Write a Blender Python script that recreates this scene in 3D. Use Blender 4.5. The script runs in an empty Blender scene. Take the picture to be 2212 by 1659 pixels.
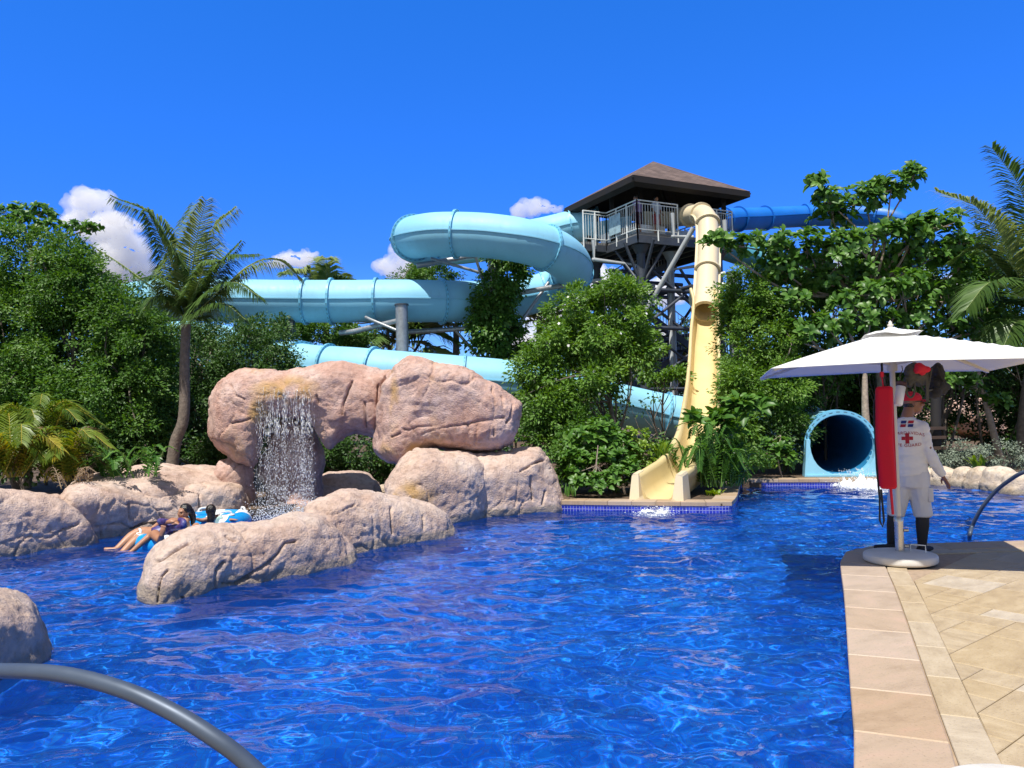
import bpy, bmesh, math, random
import numpy as np
from mathutils import Vector, Matrix, Euler, noise
from mathutils.bvhtree import BVHTree
sc = bpy.context.scene
COL = sc.collection
PI = math.pi
# ------------------------------------------------------------------ camera
CAM_Z = 1.8
PITCH = 0.0376
ROLL = -0.024
FPX = 1663.0            # focal length in photo pixels (2212 wide)
cam_d = bpy.data.cameras.new('camera')
cam_d.sensor_width = 36.0
cam_d.lens = 36.0 * FPX / 2212.0
cam_d.clip_start = 0.05
cam_d.clip_end = 6000
cam = bpy.data.objects.new('camera', cam_d)
COL.objects.link(cam)
CM = Matrix.Rotation(PI/2 + PITCH, 3, 'X') @ Matrix.Rotation(ROLL, 3, 'Z')
cam.matrix_world = Matrix.Translation((0, 0, CAM_Z)) @ CM.to_4x4()
sc.camera = cam

def ray(u, v):
    return CM @ Vector(((u-1106.0)/FPX, -(v-829.5)/FPX, -1.0))
def P(u, v, Y):
    """surveyed point: photo pixel (2212 scale) at ground distance Y"""
    d = ray(u, v)
    return Vector((0, 0, CAM_Z)) + d * (Y / d.y)
def G(u, v, z=0.0):
    d = ray(u, v)
    return Vector((0, 0, CAM_Z)) + d * ((z - CAM_Z) / d.z)

# ------------------------------------------------------------------ objects
def tag(o, label=None, cat=None, group=None, kind=None):
    if label: o['label'] = label
    if cat: o['category'] = cat
    if group: o['group'] = group
    if kind: o['kind'] = kind
    return o
def empty(name, loc, rz=0.0, label=None, cat=None, group=None):
    o = bpy.data.objects.new(name, None)
    o.empty_display_size = 0.2
    COL.objects.link(o)
    o.location = loc
    o.rotation_euler = (0, 0, rz)
    return tag(o, label, cat, group)
def link(name, me, mat=None, parent=None, smooth=False):
    """link a mesh whose vertices are in world coordinates"""
    o = bpy.data.objects.new(name, me)
    COL.objects.link(o)
    if mat is not None and not me.materials:
        me.materials.append(mat)
    if smooth:
        me.polygons.foreach_set('use_smooth', np.ones(len(me.polygons), dtype=bool))
    if parent is not None:
        o.parent = parent
        root = parent
        m = Matrix.Identity(4)
        while root is not None:
            m = basis(root) @ m
            root = root.parent
        me.transform(m.inverted())
    return o
def basis(o):
    return Matrix.Translation(o.location) @ o.rotation_euler.to_matrix().to_4x4()
def mesh_np(name, V, F):
    """V (n,3), F (m,k) uniform polygon size"""
    V = np.asarray(V, dtype=np.float32); F = np.asarray(F, dtype=np.int32)
    me = bpy.data.meshes.new(name)
    me.vertices.add(len(V)); me.vertices.foreach_set('co', V.ravel())
    k = F.shape[1]
    me.loops.add(F.size); me.loops.foreach_set('vertex_index', F.ravel())
    me.polygons.add(len(F))
    me.polygons.foreach_set('loop_start', np.arange(0, F.size, k, dtype=np.int32))
    me.update(calc_edges=True)
    return me
class MB:
    """collects simple shapes into one mesh (one part)"""
    def __init__(s): s.v = []; s.f = []; s.sm = []
    def add(s, V, F, smooth=False):
        n = len(s.v)
        s.v.extend([tuple(p) for p in V])
        s.f.extend([tuple(i+n for i in f) for f in F]); s.sm.extend([smooth]*len(F))
    def box(s, c, size, rot=None, bev=0.0):
        bm = bmesh.new(); bmesh.ops.create_cube(bm, size=1.0)
        for v in bm.verts: v.co = Vector((v.co.x*size[0], v.co.y*size[1], v.co.z*size[2]))
        if bev > 0: bmesh.ops.bevel(bm, geom=bm.edges[:], offset=bev, segments=2, affect='EDGES', profile=0.7)
        M = rot if rot is not None else Matrix.Identity(3)
        bm.verts.index_update()
        s.add([M @ v.co + Vector(c) for v in bm.verts], [[v.index for v in f.verts] for f in bm.faces], bev > 0)
        bm.free()
    def tube(s, pts, r, n=12, caps=True, smooth=True, closed=False):
        pts = [Vector(p) for p in pts]
        rs = list(r) if hasattr(r, '__len__') else [r]*len(pts)
        N = len(pts)
        frames = pframes(pts, closed)
        V = []; F = []
        for i, p in enumerate(pts):
            _, a, b = frames[i]
            for k in range(n):
                t = 2*PI*k/n
                V.append(p + (a*math.cos(t) + b*math.sin(t))*rs[i])
        for i in range(N if closed else N-1):
            j = (i+1) % N
            for k in range(n):
                F.append((i*n+k, i*n+(k+1) % n, j*n+(k+1) % n, j*n+k))
        s.add(V, F, smooth)
        if caps and not closed:
            s.add(V[:n], [tuple(range(n))[::-1]]); s.add(V[-n:], [tuple(range(n))])
    def bar(s, a, b, r, n=10): s.tube([a, b], r, n)
    def beam(s, a, b, w, h):
        a = Vector(a); b = Vector(b); d = (b-a)
        up = Vector((0, 0, 1)) if abs(d.normalized().z) < 0.95 else Vector((0, 1, 0))
        x = d.normalized(); y = up.cross(x).normalized(); z = x.cross(y)
        M = Matrix((x, y, z)).transposed()
        s.box((a+b)/2, (d.length, w, h), M)
    def lathe(s, prof, c, n=24, axis=None, smooth=True):
        c = Vector(c); V = []; F = []
        M = axis if axis is not None else Matrix.Identity(3)
        for (r, z) in prof:
            for k in range(n):
                t = 2*PI*k/n; V.append(c + M @ Vector((r*math.cos(t), r*math.sin(t), z)))
        for i in range(len(prof)-1):
            for k in range(n):
                F.append((i*n+k, i*n+(k+1) % n, (i+1)*n+(k+1) % n, (i+1)*n+k))
        s.add(V, F, smooth)
        if prof[0][0] > 1e-5: s.add(V[:n], [tuple(range(n))[::-1]])
        if prof[-1][0] > 1e-5: s.add(V[-n:], [tuple(range(n))])
    def prism(s, poly, z0, z1):
        n = len(poly)
        V = [(p[0], p[1], z0) for p in poly] + [(p[0], p[1], z1) for p in poly]
        s.add(V, [tuple(range(n))[::-1], tuple(range(n, 2*n))] + [(i, (i+1) % n, n+(i+1) % n, n+i) for i in range(n)])
    def mesh(s, name):
        me = bpy.data.meshes.new(name)
        me.from_pydata(s.v, [], s.f); me.update()
        me.polygons.foreach_set('use_smooth', np.array(s.sm, dtype=bool))
        return me
    def build(s, name, mat, parent=None):
        me = s.mesh(name)
        return link(name, me, mat, parent)
def pframes(pts, closed=False, up=Vector((0, 0, 1))):
    N = len(pts); out = []; prev = None
    for i in range(N):
        if closed: t = (pts[(i+1) % N]-pts[i-1]).normalized()
        else: t = (pts[min(i+1, N-1)]-pts[max(i-1, 0)]).normalized()
        if prev is None:
            a = up.cross(t)
            if a.length < 1e-3: a = Vector((1, 0, 0)).cross(t)
        else:
            a = prev - t*prev.dot(t)
        a.normalize(); prev = a
        out.append((t, a, t.cross(a)))
    return out
def catmull(pts, n=12):
    pts = [Vector(p) for p in pts]; out = []
    ext = [pts[0]*2-pts[1]] + pts + [pts[-1]*2-pts[-2]]
    for i in range(1, len(ext)-2):
        p0, p1, p2, p3 = ext[i-1], ext[i], ext[i+1], ext[i+2]
        for k in range(n):
            t = k/n
            out.append(0.5*((2*p1)+(p2-p0)*t+(2*p0-5*p1+4*p2-p3)*t*t+(3*p1-p0-3*p2+p3)*t**3))
    out.append(pts[-1]); return out
def resample(pts, step):
    d = [0.0]
    for a, b in zip(pts, pts[1:]): d.append(d[-1]+(b-a).length)
    n = max(2, int(round(d[-1]/step))+1); out = []; j = 0
    for i in range(n):
        s = d[-1]*i/(n-1)
        while j < len(pts)-2 and d[j+1] < s: j += 1
        t = (s-d[j])/max(1e-9, d[j+1]-d[j]); out.append(pts[j].lerp(pts[j+1], min(1, max(0, t))))
    return out, d[-1]

# ------------------------------------------------------------------ materials
def nt(name):
    m = bpy.data.materials.new(name); m.use_nodes = True
    t = m.node_tree
    return m, t, t.nodes['Principled BSDF'], t.nodes['Material Output']
def N(t, typ, **kw):
    n = t.nodes.new(typ)
    for k, v in kw.items():
        if k.startswith('i_'):
            key = k[2:]
            n.inputs[int(key) if key.isdigit() else key.replace('_', ' ')].default_value = v
        else: setattr(n, k, v)
    return n
def ramp(t, stops, interp='LINEAR'):
    r = t.nodes.new('ShaderNodeValToRGB'); cr = r.color_ramp; cr.interpolation = interp
    while len(cr.elements) < len(stops): cr.elements.new(0.5)
    for e, (p, c) in zip(cr.elements, stops):
        e.position = p; e.color = (c[0], c[1], c[2], 1) if hasattr(c, '__len__') else (c, c, c, 1)
    return r
def simple(name, col, rough=0.5, metal=0.0, var=0.0, scale=4.0, bump=0.0, bscale=60.0, spec=0.5, coat=0.0, dirt=0.0):
    m, t, b, o = nt(name); L = t.links.new
    b.inputs['Roughness'].default_value = rough; b.inputs['Metallic'].default_value = metal
    b.inputs['Specular IOR Level'].default_value = spec; b.inputs['Coat Weight'].default_value = coat
    co = N(t, 'ShaderNodeTexCoord')
    if var > 0 or dirt > 0:
        n1 = N(t, 'ShaderNodeTexNoise', i_Scale=scale, i_Detail=6.0, i_Roughness=0.6); L(co.outputs['Object'], n1.inputs['Vector'])
        lo = [c*(1-var) for c in col]; hi = [min(1, c*(1+var)) for c in col]
        r = ramp(t, [(0.3, lo), (0.7, hi)]); L(n1.outputs['Fac'], r.inputs['Fac'])
        src = r.outputs['Color']
        if dirt > 0:
            mp = N(t, 'ShaderNodeMapping'); mp.inputs['Scale'].default_value = (1, 1, 0.15); L(co.outputs['Object'], mp.inputs['Vector'])
            n2 = N(t, 'ShaderNodeTexNoise', i_Scale=5.0, i_Detail=8.0); L(mp.outputs['Vector'], n2.inputs['Vector'])
            r2 = ramp(t, [(0.5, 0), (0.75, dirt)]); L(n2.outputs['Fac'], r2.inputs['Fac'])
            mx = N(t, 'ShaderNodeMix', data_type='RGBA'); L(r2.outputs['Color'], mx.inputs['Factor']); L(src, mx.inputs['A'])
            mx.inputs['B'].default_value = (col[0]*0.35+.02, col[1]*0.35+.02, col[2]*0.3+.015, 1); src = mx.outputs['Result']
        L(src, b.inputs['Base Color'])
        rr = ramp(t, [(0.3, max(0, rough-0.08)), (0.7, min(1, rough+0.1))]); L(n1.outputs['Fac'], rr.inputs['Fac']); L(rr.outputs['Color'], b.inputs['Roughness'])
    else: b.inputs['Base Color'].default_value = (*col, 1)
    if bump > 0:
        n3 = N(t, 'ShaderNodeTexNoise', i_Scale=bscale, i_Detail=4.0); L(co.outputs['Object'], n3.inputs['Vector'])
        bp = N(t, 'ShaderNodeBump', i_Strength=bump, i_Distance=0.02); L(n3.outputs['Fac'], bp.inputs['Height']); L(bp.outputs['Normal'], b.inputs['Normal'])
    return m
def rng(seed): return np.random.default_rng(seed)

# ------------------------------------------------------------------ vectorised value noise
def _h(ix, iy, iz, seed):
    n = (ix*374761393 + iy*668265263 + iz*2147483647 + seed*144665) & 0x7fffffff
    n = ((n ^ (n >> 13))*1274126177) & 0x7fffffff
    n = ((n ^ (n >> 16))*668265263) & 0x7fffffff
    return (n & 0xffff)/65535.0*2-1
def vnoise(p, seed=0):
    i = np.floor(p).astype(np.int64); f = p-i; w = f*f*f*(f*(f*6-15)+10); r = 0
    for dx in (0, 1):
        wx = w[:, 0] if dx else 1-w[:, 0]
        for dy in (0, 1):
            wy = w[:, 1] if dy else 1-w[:, 1]
            for dz in (0, 1):
                wz = w[:, 2] if dz else 1-w[:, 2]
                r = r + wx*wy*wz*_h(i[:, 0]+dx, i[:, 1]+dy, i[:, 2]+dz, seed)
    return r
def fbm(p, oct=4, seed=0, gain=0.5):
    r = 0; a = 1.0
    for o in range(oct):
        r = r + a*vnoise(p*(2.03**o)+17.3*o, seed+o); a *= gain
    return r
def voronoi(p, seed=0):
    """F1, F2 and a per-cell random number"""
    i = np.floor(p).astype(np.int64)
    f1 = np.full(len(p), 9.0); f2 = np.full(len(p), 9.0); cid = np.zeros(len(p))
    for dx in (-1, 0, 1):
        for dy in (-1, 0, 1):
            for dz in (-1, 0, 1):
                c = i+np.array([dx, dy, dz])
                q = np.stack([c[:, k]+0.5+0.45*_h(c[:, 0], c[:, 1], c[:, 2], seed+11*k) for k in range(3)], 1)
                d = np.linalg.norm(q-p, axis=1); h = _h(c[:, 0], c[:, 1], c[:, 2], seed+77)
                nearer = d < f1
                f2 = np.where(nearer, f1, np.minimum(f2, d)); cid = np.where(nearer, h, cid); f1 = np.where(nearer, d, f1)
    return f1, f2, cid
# ------------------------------------------------------------------ light
SUN_TRAVEL = Vector((0.17, 0.39, -0.905)).normalized()
to_sun = -SUN_TRAVEL
elev = math.asin(to_sun.z)
world = bpy.data.worlds.new('World'); sc.world = world; world.use_nodes = True
wt = world.node_tree; bg = wt.nodes['Background']
sky = N(wt, 'ShaderNodeTexSky', sky_type='NISHITA', sun_disc=False)
sky.sun_elevation = elev; sky.sun_rotation = math.atan2(to_sun.x, to_sun.y)
sky.altitude = 0; sky.air_density = 1.0; sky.dust_density = 0.3; sky.ozone_density = 2.0
wl = wt.links.new
# the clear tropical blue: deepest away from the sun, paler low down and around the sun
gc = N(wt, 'ShaderNodeTexCoord'); sp = N(wt, 'ShaderNodeSeparateXYZ'); wl(gc.outputs['Generated'], sp.inputs[0])
zr = ramp(wt, [(0.0, (0.766, 1.037, 1.544)), (0.08, (0.494, 0.914, 1.791)), (0.2, (0.247, 0.741, 2.001)), (0.3, (0.21, 0.84, 2.223)), (0.5, (0.185, 0.988, 2.347)), (1.0, (0.309, 1.112, 2.347))])
wl(sp.outputs['Z'], zr.inputs['Fac'])
mul = N(wt, 'ShaderNodeMix', data_type='RGBA', blend_type='MULTIPLY'); mul.inputs['Factor'].default_value = 1.0
wl(sky.outputs[0], mul.inputs['A']); wl(zr.outputs['Color'], mul.inputs['B'])
dt = N(wt, 'ShaderNodeVectorMath', operation='DOT_PRODUCT'); wl(gc.outputs['Generated'], dt.inputs[0]); dt.inputs[1].default_value = tuple(to_sun)
mr = N(wt, 'ShaderNodeMapRange'); mr.inputs['From Min'].default_value = 0.17; mr.inputs['From Max'].default_value = 0.62; wl(dt.outputs['Value'], mr.inputs['Value'])
mw = N(wt, 'ShaderNodeMix', data_type='RGBA'); wl(mr.outputs['Result'], mw.inputs['Factor']); wl(mul.outputs['Result'], mw.inputs['A']); wm_ = N(wt, 'ShaderNodeMix', data_type='RGBA', blend_type='MULTIPLY'); wm_.inputs['Factor'].default_value = 1.0; wl(sky.outputs[0], wm_.inputs['A']); wm_.inputs['B'].default_value = (1.32, 1.02, 0.74, 1); wl(wm_.outputs['Result'], mw.inputs['B'])
wl(mw.outputs['Result'], bg.inputs['Color'])
bg.inputs['Strength'].default_value = 0.085
sun_d = bpy.data.lights.new('sun', 'SUN'); sun_d.energy = 5.0; sun_d.angle = math.radians(0.55); sun_d.color = (1.0, 0.955, 0.88)
sun = bpy.data.objects.new('sun', sun_d); COL.objects.link(sun)
sun.rotation_euler = SUN_TRAVEL.to_track_quat('-Z', 'Y').to_euler(); sun.location = (0, 0, 40)
sun_d.cycles.is_caustics_light = True
sc.view_settings.view_transform = 'Standard'; sc.view_settings.look = 'None'; sc.view_settings.gamma = 1.0
sc.view_settings.exposure = 0.35
sc.render.use_motion_blur = False
cy = sc.cycles
cy.max_bounces = 8; cy.diffuse_bounces = 3; cy.glossy_bounces = 3; cy.transmission_bounces = 6; cy.transparent_max_bounces = 12; cy.volume_bounces = 6
cy.use_denoising = True
cy.sample_clamp_indirect = 6.0
cy.caustics_reflective = False; cy.caustics_refractive = True

# ------------------------------------------------------------------ pool
M_BASIN, t, b, o = nt('blue mosaic'); L = t.links.new
co = N(t, 'ShaderNodeTexCoord')
br = N(t, 'ShaderNodeTexBrick', offset=0.0, i_Scale=1.0); br.inputs['Brick Width'].default_value = 0.05; br.inputs['Row Height'].default_value = 0.05; br.inputs['Mortar Size'].default_value = 0.003
br.inputs['Color1'].default_value = (0.005, 0.155, 0.95, 1); br.inputs['Color2'].default_value = (0.022, 0.35, 1.0, 1); br.inputs['Mortar'].default_value = (0.08, 0.16, 0.55, 1)
L(co.outputs['Object'], br.inputs['Vector'])
n1 = N(t, 'ShaderNodeTexNoise', i_Scale=0.9, i_Detail=3.0); L(co.outputs['Object'], n1.inputs['Vector'])
r1 = ramp(t, [(0.35, (0.7, 0.7, 0.8)), (0.65, (1.15, 1.2, 1.1))]); L(n1.outputs['Fac'], r1.inputs['Fac'])
mx = N(t, 'ShaderNodeMix', data_type='RGBA', blend_type='MULTIPLY'); mx.inputs['Factor'].default_value = 1.0
L(br.outputs['Color'], mx.inputs['A']); L(r1.outputs['Color'], mx.inputs['B']); L(mx.outputs['Result'], b.inputs['Base Color'])
b.inputs['Roughness'].default_value = 0.35
f = MB(); f.add([(-20, -6, -1.15), (22, -6, -1.15), (22, 24, -1.15), (-20, 24, -1.15)], [(0, 1, 2, 3)])
basin = f.build('pool_floor', M_BASIN); tag(basin, 'deep blue mosaic pool floor under rippled water', 'pool floor', kind='structure')
basin.cycles.is_caustics_receiver = True

def water_h(x, y):
    r = rng(5); h = np.zeros_like(x)
    wx = x + 0.25*np.sin(y*0.9+0.4) + 0.12*np.sin(x*1.7+y*1.1); wy = y + 0.22*np.sin(x*0.8+1.3) + 0.10*np.sin(y*2.1-x*1.3)
    for k in range(90):
        lam = 0.10*(0.95/0.10)**r.random(); a = 2*PI*r.random() if r.random() < 0.55 else (PI/2 + r.normal()*0.55)
        amp = 0.0015*(lam/0.5)**1.05*(0.5+r.random())
        kx = 2*PI/lam*math.cos(a); ky = 2*PI/lam*math.sin(a); ph = 2*PI*r.random()
        s = np.sin(kx*wx+ky*wy+ph)
        h += amp*(1.3*np.exp(0.9*s-0.9)*2-0.9 if k % 2 else s)
    return h
ys = [-3.0]
while ys[-1] < 21.8: ys.append(ys[-1] + (0.10 if ys[-1] < 3 else 0.026 if ys[-1] < 6 else 0.026*(ys[-1]/6)**1.15))
ys = np.array(ys); xs = np.arange(-12.0, 15.0, 0.034)
X, Y = np.meshgrid(xs, ys); Z = water_h(X, Y)
V = np.stack([X.ravel(), Y.ravel(), Z.ravel()], 1); nx, ny = len(xs), len(ys)
ii = (np.arange(ny-1)[:, None]*nx + np.arange(nx-1)[None, :]).ravel()
me = mesh_np('water', V, np.stack([ii, ii+1, ii+1+nx, ii+nx], 1))
M_WATER, t, b, o = nt('pool water'); L = t.links.new
t.nodes.remove(b)
b = N(t, 'ShaderNodeBsdfRefraction', i_IOR=1.33, i_Roughness=0.0); b.inputs['Color'].default_value = (0.86, 0.95, 1.0, 1)
g = N(t, 'ShaderNodeBsdfGlossy', i_Roughness=0.02)
fr = N(t, 'ShaderNodeFresnel', i_IOR=1.33)
tp_ = N(t, 'ShaderNodeBsdfTransparent'); tp_.inputs['Color'].default_value = (.80, .93, 1, 1); df = N(t, 'ShaderNodeBsdfDiffuse'); df.inputs['Color'].default_value = (.003, .135, .92, 1)
a1 = N(t, 'ShaderNodeMixShader'); a1.inputs[0].default_value = .12; L(b.outputs[0], a1.inputs[1]); L(tp_.outputs[0], a1.inputs[2])
a2 = N(t, 'ShaderNodeMixShader'); a2.inputs[0].default_value = .12; L(a1.outputs[0], a2.inputs[1]); L(df.outputs[0], a2.inputs[2])      # the water body scatters a little blue itself
m1 = N(t, 'ShaderNodeMixShader')
L(fr.outputs[0], m1.inputs[0]); L(a2.outputs[0], m1.inputs[1]); L(g.outputs[0], m1.inputs[2])
L(m1.outputs[0], o.inputs['Surface'])
water = link('water', me, M_WATER, smooth=True); tag(water, 'rippled deep blue water of the lagoon pool', 'water', kind='structure')
water.cycles.is_caustics_caster = True
# ------------------------------------------------------------------ garden ground, shoreline
ZG = 0.2
shore = [G(1213, 1081, ZG), G(1380, 1083, ZG), G(1560, 1084, ZG), G(1578, 1080, ZG), G(1588, 1072, ZG), G(1595, 1048, ZG), G(1600, 1036, ZG), G(1650, 1035, ZG), G(1905, 1034, ZG)]
shore = [Vector((p.x, p.y, 0)) for p in shore]
left_pts = [Vector((-40, 3.5, 0)), Vector((-8.2, 10.2, 0)), Vector((-6.6, 11.8, 0)), Vector((-4.6, 14.2, 0)), Vector((-3.4, 15.6, 0)), Vector((-2.2, 15.6, 0)), Vector((-0.5, 15.0, 0)), Vector((0.6, 14.4, 0))]
right_pts = [Vector((9.4, 18.0, 0)), Vector((10.0, 17.6, 0)), Vector((11.5, 15.6, 0)), Vector((14, 13.2, 0)), Vector((24, 10, 0))]
ring = left_pts + shore + right_pts
ring = [Vector((-3500, 2.0, 0))] + ring + [Vector((3500, 9.0, 0))]
bm = bmesh.new()
vs = [bm.verts.new((p.x, p.y, ZG-0.03)) for p in ring]; fv = [bm.verts.new((-5000+10000*i/(len(ring)-1), 4500, ZG-0.03)) for i in range(len(ring))]; low = [bm.verts.new((p.x, p.y, -1.2)) for p in ring]
for i in range(len(ring)-1): bm.faces.new((vs[i], vs[i+1], fv[i+1], fv[i])); bm.faces.new((vs[i+1], vs[i], low[i], low[i+1]))
bmesh.ops.triangulate(bm, faces=bm.faces[:])
me = bpy.data.meshes.new('ground'); bm.to_mesh(me); bm.free()
M_SOIL = simple('garden soil', (0.10, 0.065, 0.04), 0.95, var=0.5, scale=3.0, bump=0.6, bscale=30)
tag(link('ground', me, M_SOIL), 'dark garden soil under the planting around the pool', 'ground', kind='structure')

# stone colours
def stone_mat(name, c1, c2, c3, scale=3.0, joint=None, rough=0.6, grain=(1, 6, 1)):
    m, t, b, o = nt(name); L = t.links.new
    uv = N(t, 'ShaderNodeUVMap')
    mp = N(t, 'ShaderNodeMapping'); mp.inputs['Scale'].default_value = grain; L(uv.outputs[0], mp.inputs['Vector'])
    n1 = N(t, 'ShaderNodeTexNoise', i_Scale=scale, i_Detail=12.0, i_Roughness=0.72, i_Distortion=0.15); L(mp.outputs[0], n1.inputs['Vector'])
    r1 = ramp(t, [(0.28, c1), (0.5, c2), (0.74, c3)]); L(n1.outputs['Fac'], r1.inputs['Fac'])
    at = N(t, 'ShaderNodeAttribute', attribute_name='tone'); hs = N(t, 'ShaderNodeHueSaturation')
    ma = N(t, 'ShaderNodeMath', operation='MULTIPLY_ADD', i_1=0.10, i_2=0.95); L(at.outputs['Fac'], ma.inputs[0]); L(ma.outputs[0], hs.inputs['Value'])
    ms = N(t, 'ShaderNodeMath', operation='MULTIPLY_ADD', i_1=-0.35, i_2=1.16); L(at.outputs['Fac'], ms.inputs[0]); L(ms.outputs[0], hs.inputs['Saturation'])
    L(r1.outputs['Color'], hs.inputs['Color'])
    n2 = N(t, 'ShaderNodeTexNoise', i_Scale=70.0, i_Detail=5.0); L(uv.outputs[0], n2.inputs['Vector'])
    r2 = ramp(t, [(0.30, 0.55), (0.42, 1.0)]); L(n2.outputs['Fac'], r2.inputs['Fac'])
    mx = N(t, 'ShaderNodeMix', data_type='RGBA', blend_type='MULTIPLY'); mx.inputs['Factor'].default_value = 0.55; L(hs.outputs[0], mx.inputs['A']); L(r2.outputs['Color'], mx.inputs['B'])
    L(mx.outputs['Result'], b.inputs['Base Color'])
    rr = ramp(t, [(0.3, rough-0.18), (0.7, rough+0.1)]); L(n1.outputs['Fac'], rr.inputs['Fac']); L(rr.outputs['Color'], b.inputs['Roughness'])
    bp = N(t, 'ShaderNodeBump', i_Strength=0.35, i_Distance=0.006); L(n2.outputs['Fac'], bp.inputs['Height']); L(bp.outputs[0], b.inputs['Normal'])
    return m
M_COPE = stone_mat('pink coping stone', (0.34, 0.245, 0.165), (0.42, 0.315, 0.22), (0.475, 0.325, 0.24), 2.2, grain=(1.0, 2.0, 1))
M_TRAV = stone_mat('cream travertine', (0.33, 0.245, 0.145), (0.425, 0.33, 0.205), (0.51, 0.415, 0.28), 3.2, grain=(1.0, 2.0, 1))
M_GROUT = simple('grout', (0.34, 0.25, 0.17), 0.9, var=0.2, scale=20)

def tiles_mesh(name, polys, z0, z1, tones, uvs, gap=0.006, cham=0.004):
    """each tile a chamfered slab, all in one mesh; polys in plan, convex"""
    V = []; F = []; T = []; UV = []
    for poly, tone, (ou, ov, ua) in zip(polys, tones, uvs):
        c = sum((Vector(p) for p in poly), Vector((0, 0)))/len(poly)
        def inset(d):
            out = []; n = len(poly)
            for i in range(n):
                a = Vector(poly[i-1]); p = Vector(poly[i]); q = Vector(poly[(i+1) % n])
                e1 = (p-a).normalized(); e2 = (q-p).normalized()
                n1 = Vector((-e1.y, e1.x)); n2 = Vector((-e2.y, e2.x)); k = max(0.2, 1+n1.dot(n2))
                out.append(p+(n1+n2)*d/k)
            return out
        A = inset(gap/2); B = inset(gap/2+cham); n = len(poly); o = len(V)
        for (L_, z) in ((A, z0), (A, z1-cham), (B, z1)):
            for p in L_:
                V.append((p.x, p.y, z)); T.append(tone)
                q = p-c; UV.append((ou+q.x*math.cos(ua)+q.y*math.sin(ua), ov-q.x*math.sin(ua)+q.y*math.cos(ua)))
        F.append(tuple(range(o+2*n, o+3*n)))
        for r in (0, n):
            for i in range(n):
                j = (i+1) % n; F.append((o+r+i, o+r+j, o+r+n+j, o+r+n+i))
    me = bpy.data.meshes.new(name); me.from_pydata(V, [], F); me.update()
    a = me.attributes.new('tone', 'FLOAT', 'POINT'); a.data.foreach_set('value', np.array(T, dtype=np.float32))
    ul = me.uv_layers.new(name='UVMap'); li = np.zeros(len(me.loops), dtype=np.int32); me.loops.foreach_get('vertex_index', li)
    ul.data.foreach_set('uv', np.array(UV, dtype=np.float32)[li].ravel())
    return me
def offset_line(pts, d):
    out = []
    for i, p in enumerate(pts):
        a = pts[max(0, i-1)]; b = pts[min(len(pts)-1, i+1)]
        e1 = (p-a).normalized() if i else (b-p).normalized(); e2 = (b-p).normalized() if i < len(pts)-1 else e1
        n1 = Vector((e1.y, -e1.x)); n2 = Vector((e2.y, -e2.x)); k = max(0.3, 1+n1.dot(n2)); out.append(p+(n1+n2)*d/k)
    return out
def band(path, d0, d1, length):
    """cells of a stone band on the right-hand side of a plan path"""
    pts, tot = resample([Vector((p[0], p[1], 0)) for p in path], length)
    pts = [Vector((p.x, p.y)) for p in pts]
    a = offset_line(pts, d0); b = offset_line(pts, d1)
    cells = []
    for i in range(len(pts)-1):
        c = [a[i], b[i], b[i+1], a[i+1]]
        area = sum(c[k].x*c[(k+1) % 4].y-c[(k+1) % 4].x*c[k].y for k in range(4))
        cells.append(c if area > 0 else c[::-1])
    return cells
R = rng(3)
def rand_uv(n, ang): return [(50*R.random(), 50*R.random(), ang + (0 if R.random() < .7 else PI/2)) for _ in range(n)]
# far coping along the planting bed with its mosaic band
path = [Vector((p.x, p.y)) for p in shore]
path = [Vector((q.x, q.y)) for q in catmull([Vector((p.x, p.y, 0)) for p in path], 5)]
cells = band(path, 0.03, -0.36, 0.42)
me = tiles_mesh('garden_coping', cells, 0.13, 0.20, [R.random() for _ in cells], rand_uv(len(cells), 0))
tag(link('garden_coping', me, M_COPE), 'pink stone coping along the planting bed behind the pool', 'coping', kind='structure')
M_BAND, t, b, o = nt('waterline mosaic'); L = t.links.new
uv = N(t, 'ShaderNodeUVMap')
br = N(t, 'ShaderNodeTexBrick', offset=0.0, i_Scale=1.0); br.inputs['Brick Width'].default_value = 0.055; br.inputs['Row Height'].default_value = 0.055; br.inputs['Mortar Size'].default_value = 0.005; br.inputs['Bias'].default_value = -0.1
br.inputs['Color1'].default_value = (0.012, 0.02, 0.30, 1); br.inputs['Color2'].default_value = (0.06, 0.08, 0.55, 1); br.inputs['Mortar'].default_value = (0.28, 0.30, 0.55, 1)
L(uv.outputs[0], br.inputs['Vector']); L(br.outputs['Color'], b.inputs['Base Color']); b.inputs['Roughness'].default_value = 0.2
def wall_strip(name, path, z0, z1, off, mat, label, cat):
    pts, tot = resample([Vector((p.x, p.y, 0)) for p in path], 0.1)
    p2 = offset_line([Vector((p.x, p.y)) for p in pts], off)
    V = []; F = []; UV = []; s = 0
    for i, p in enumerate(p2):
        if i: s += (p-p2[i-1]).length
        V += [(p.x, p.y, z0), (p.x, p.y, z1)]; UV += [(s, z0), (s, z1)]
    for i in range(len(p2)-1): F.append((2*i, 2*i+2, 2*i+3, 2*i+1))
    me = bpy.data.meshes.new(name); me.from_pydata(V, [], F); me.update()
    ul = me.uv_layers.new(name='UVMap')
    for l in me.loops: ul.data[l.index].uv = UV[l.vertex_index]
    return tag(link(name, me, mat), label, cat, kind='structure')
wall_strip('pool_wall', path, -1.2, 0.129, 0.012, M_BAND, 'dark blue mosaic band at the waterline below the garden coping', 'pool wall')

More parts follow.
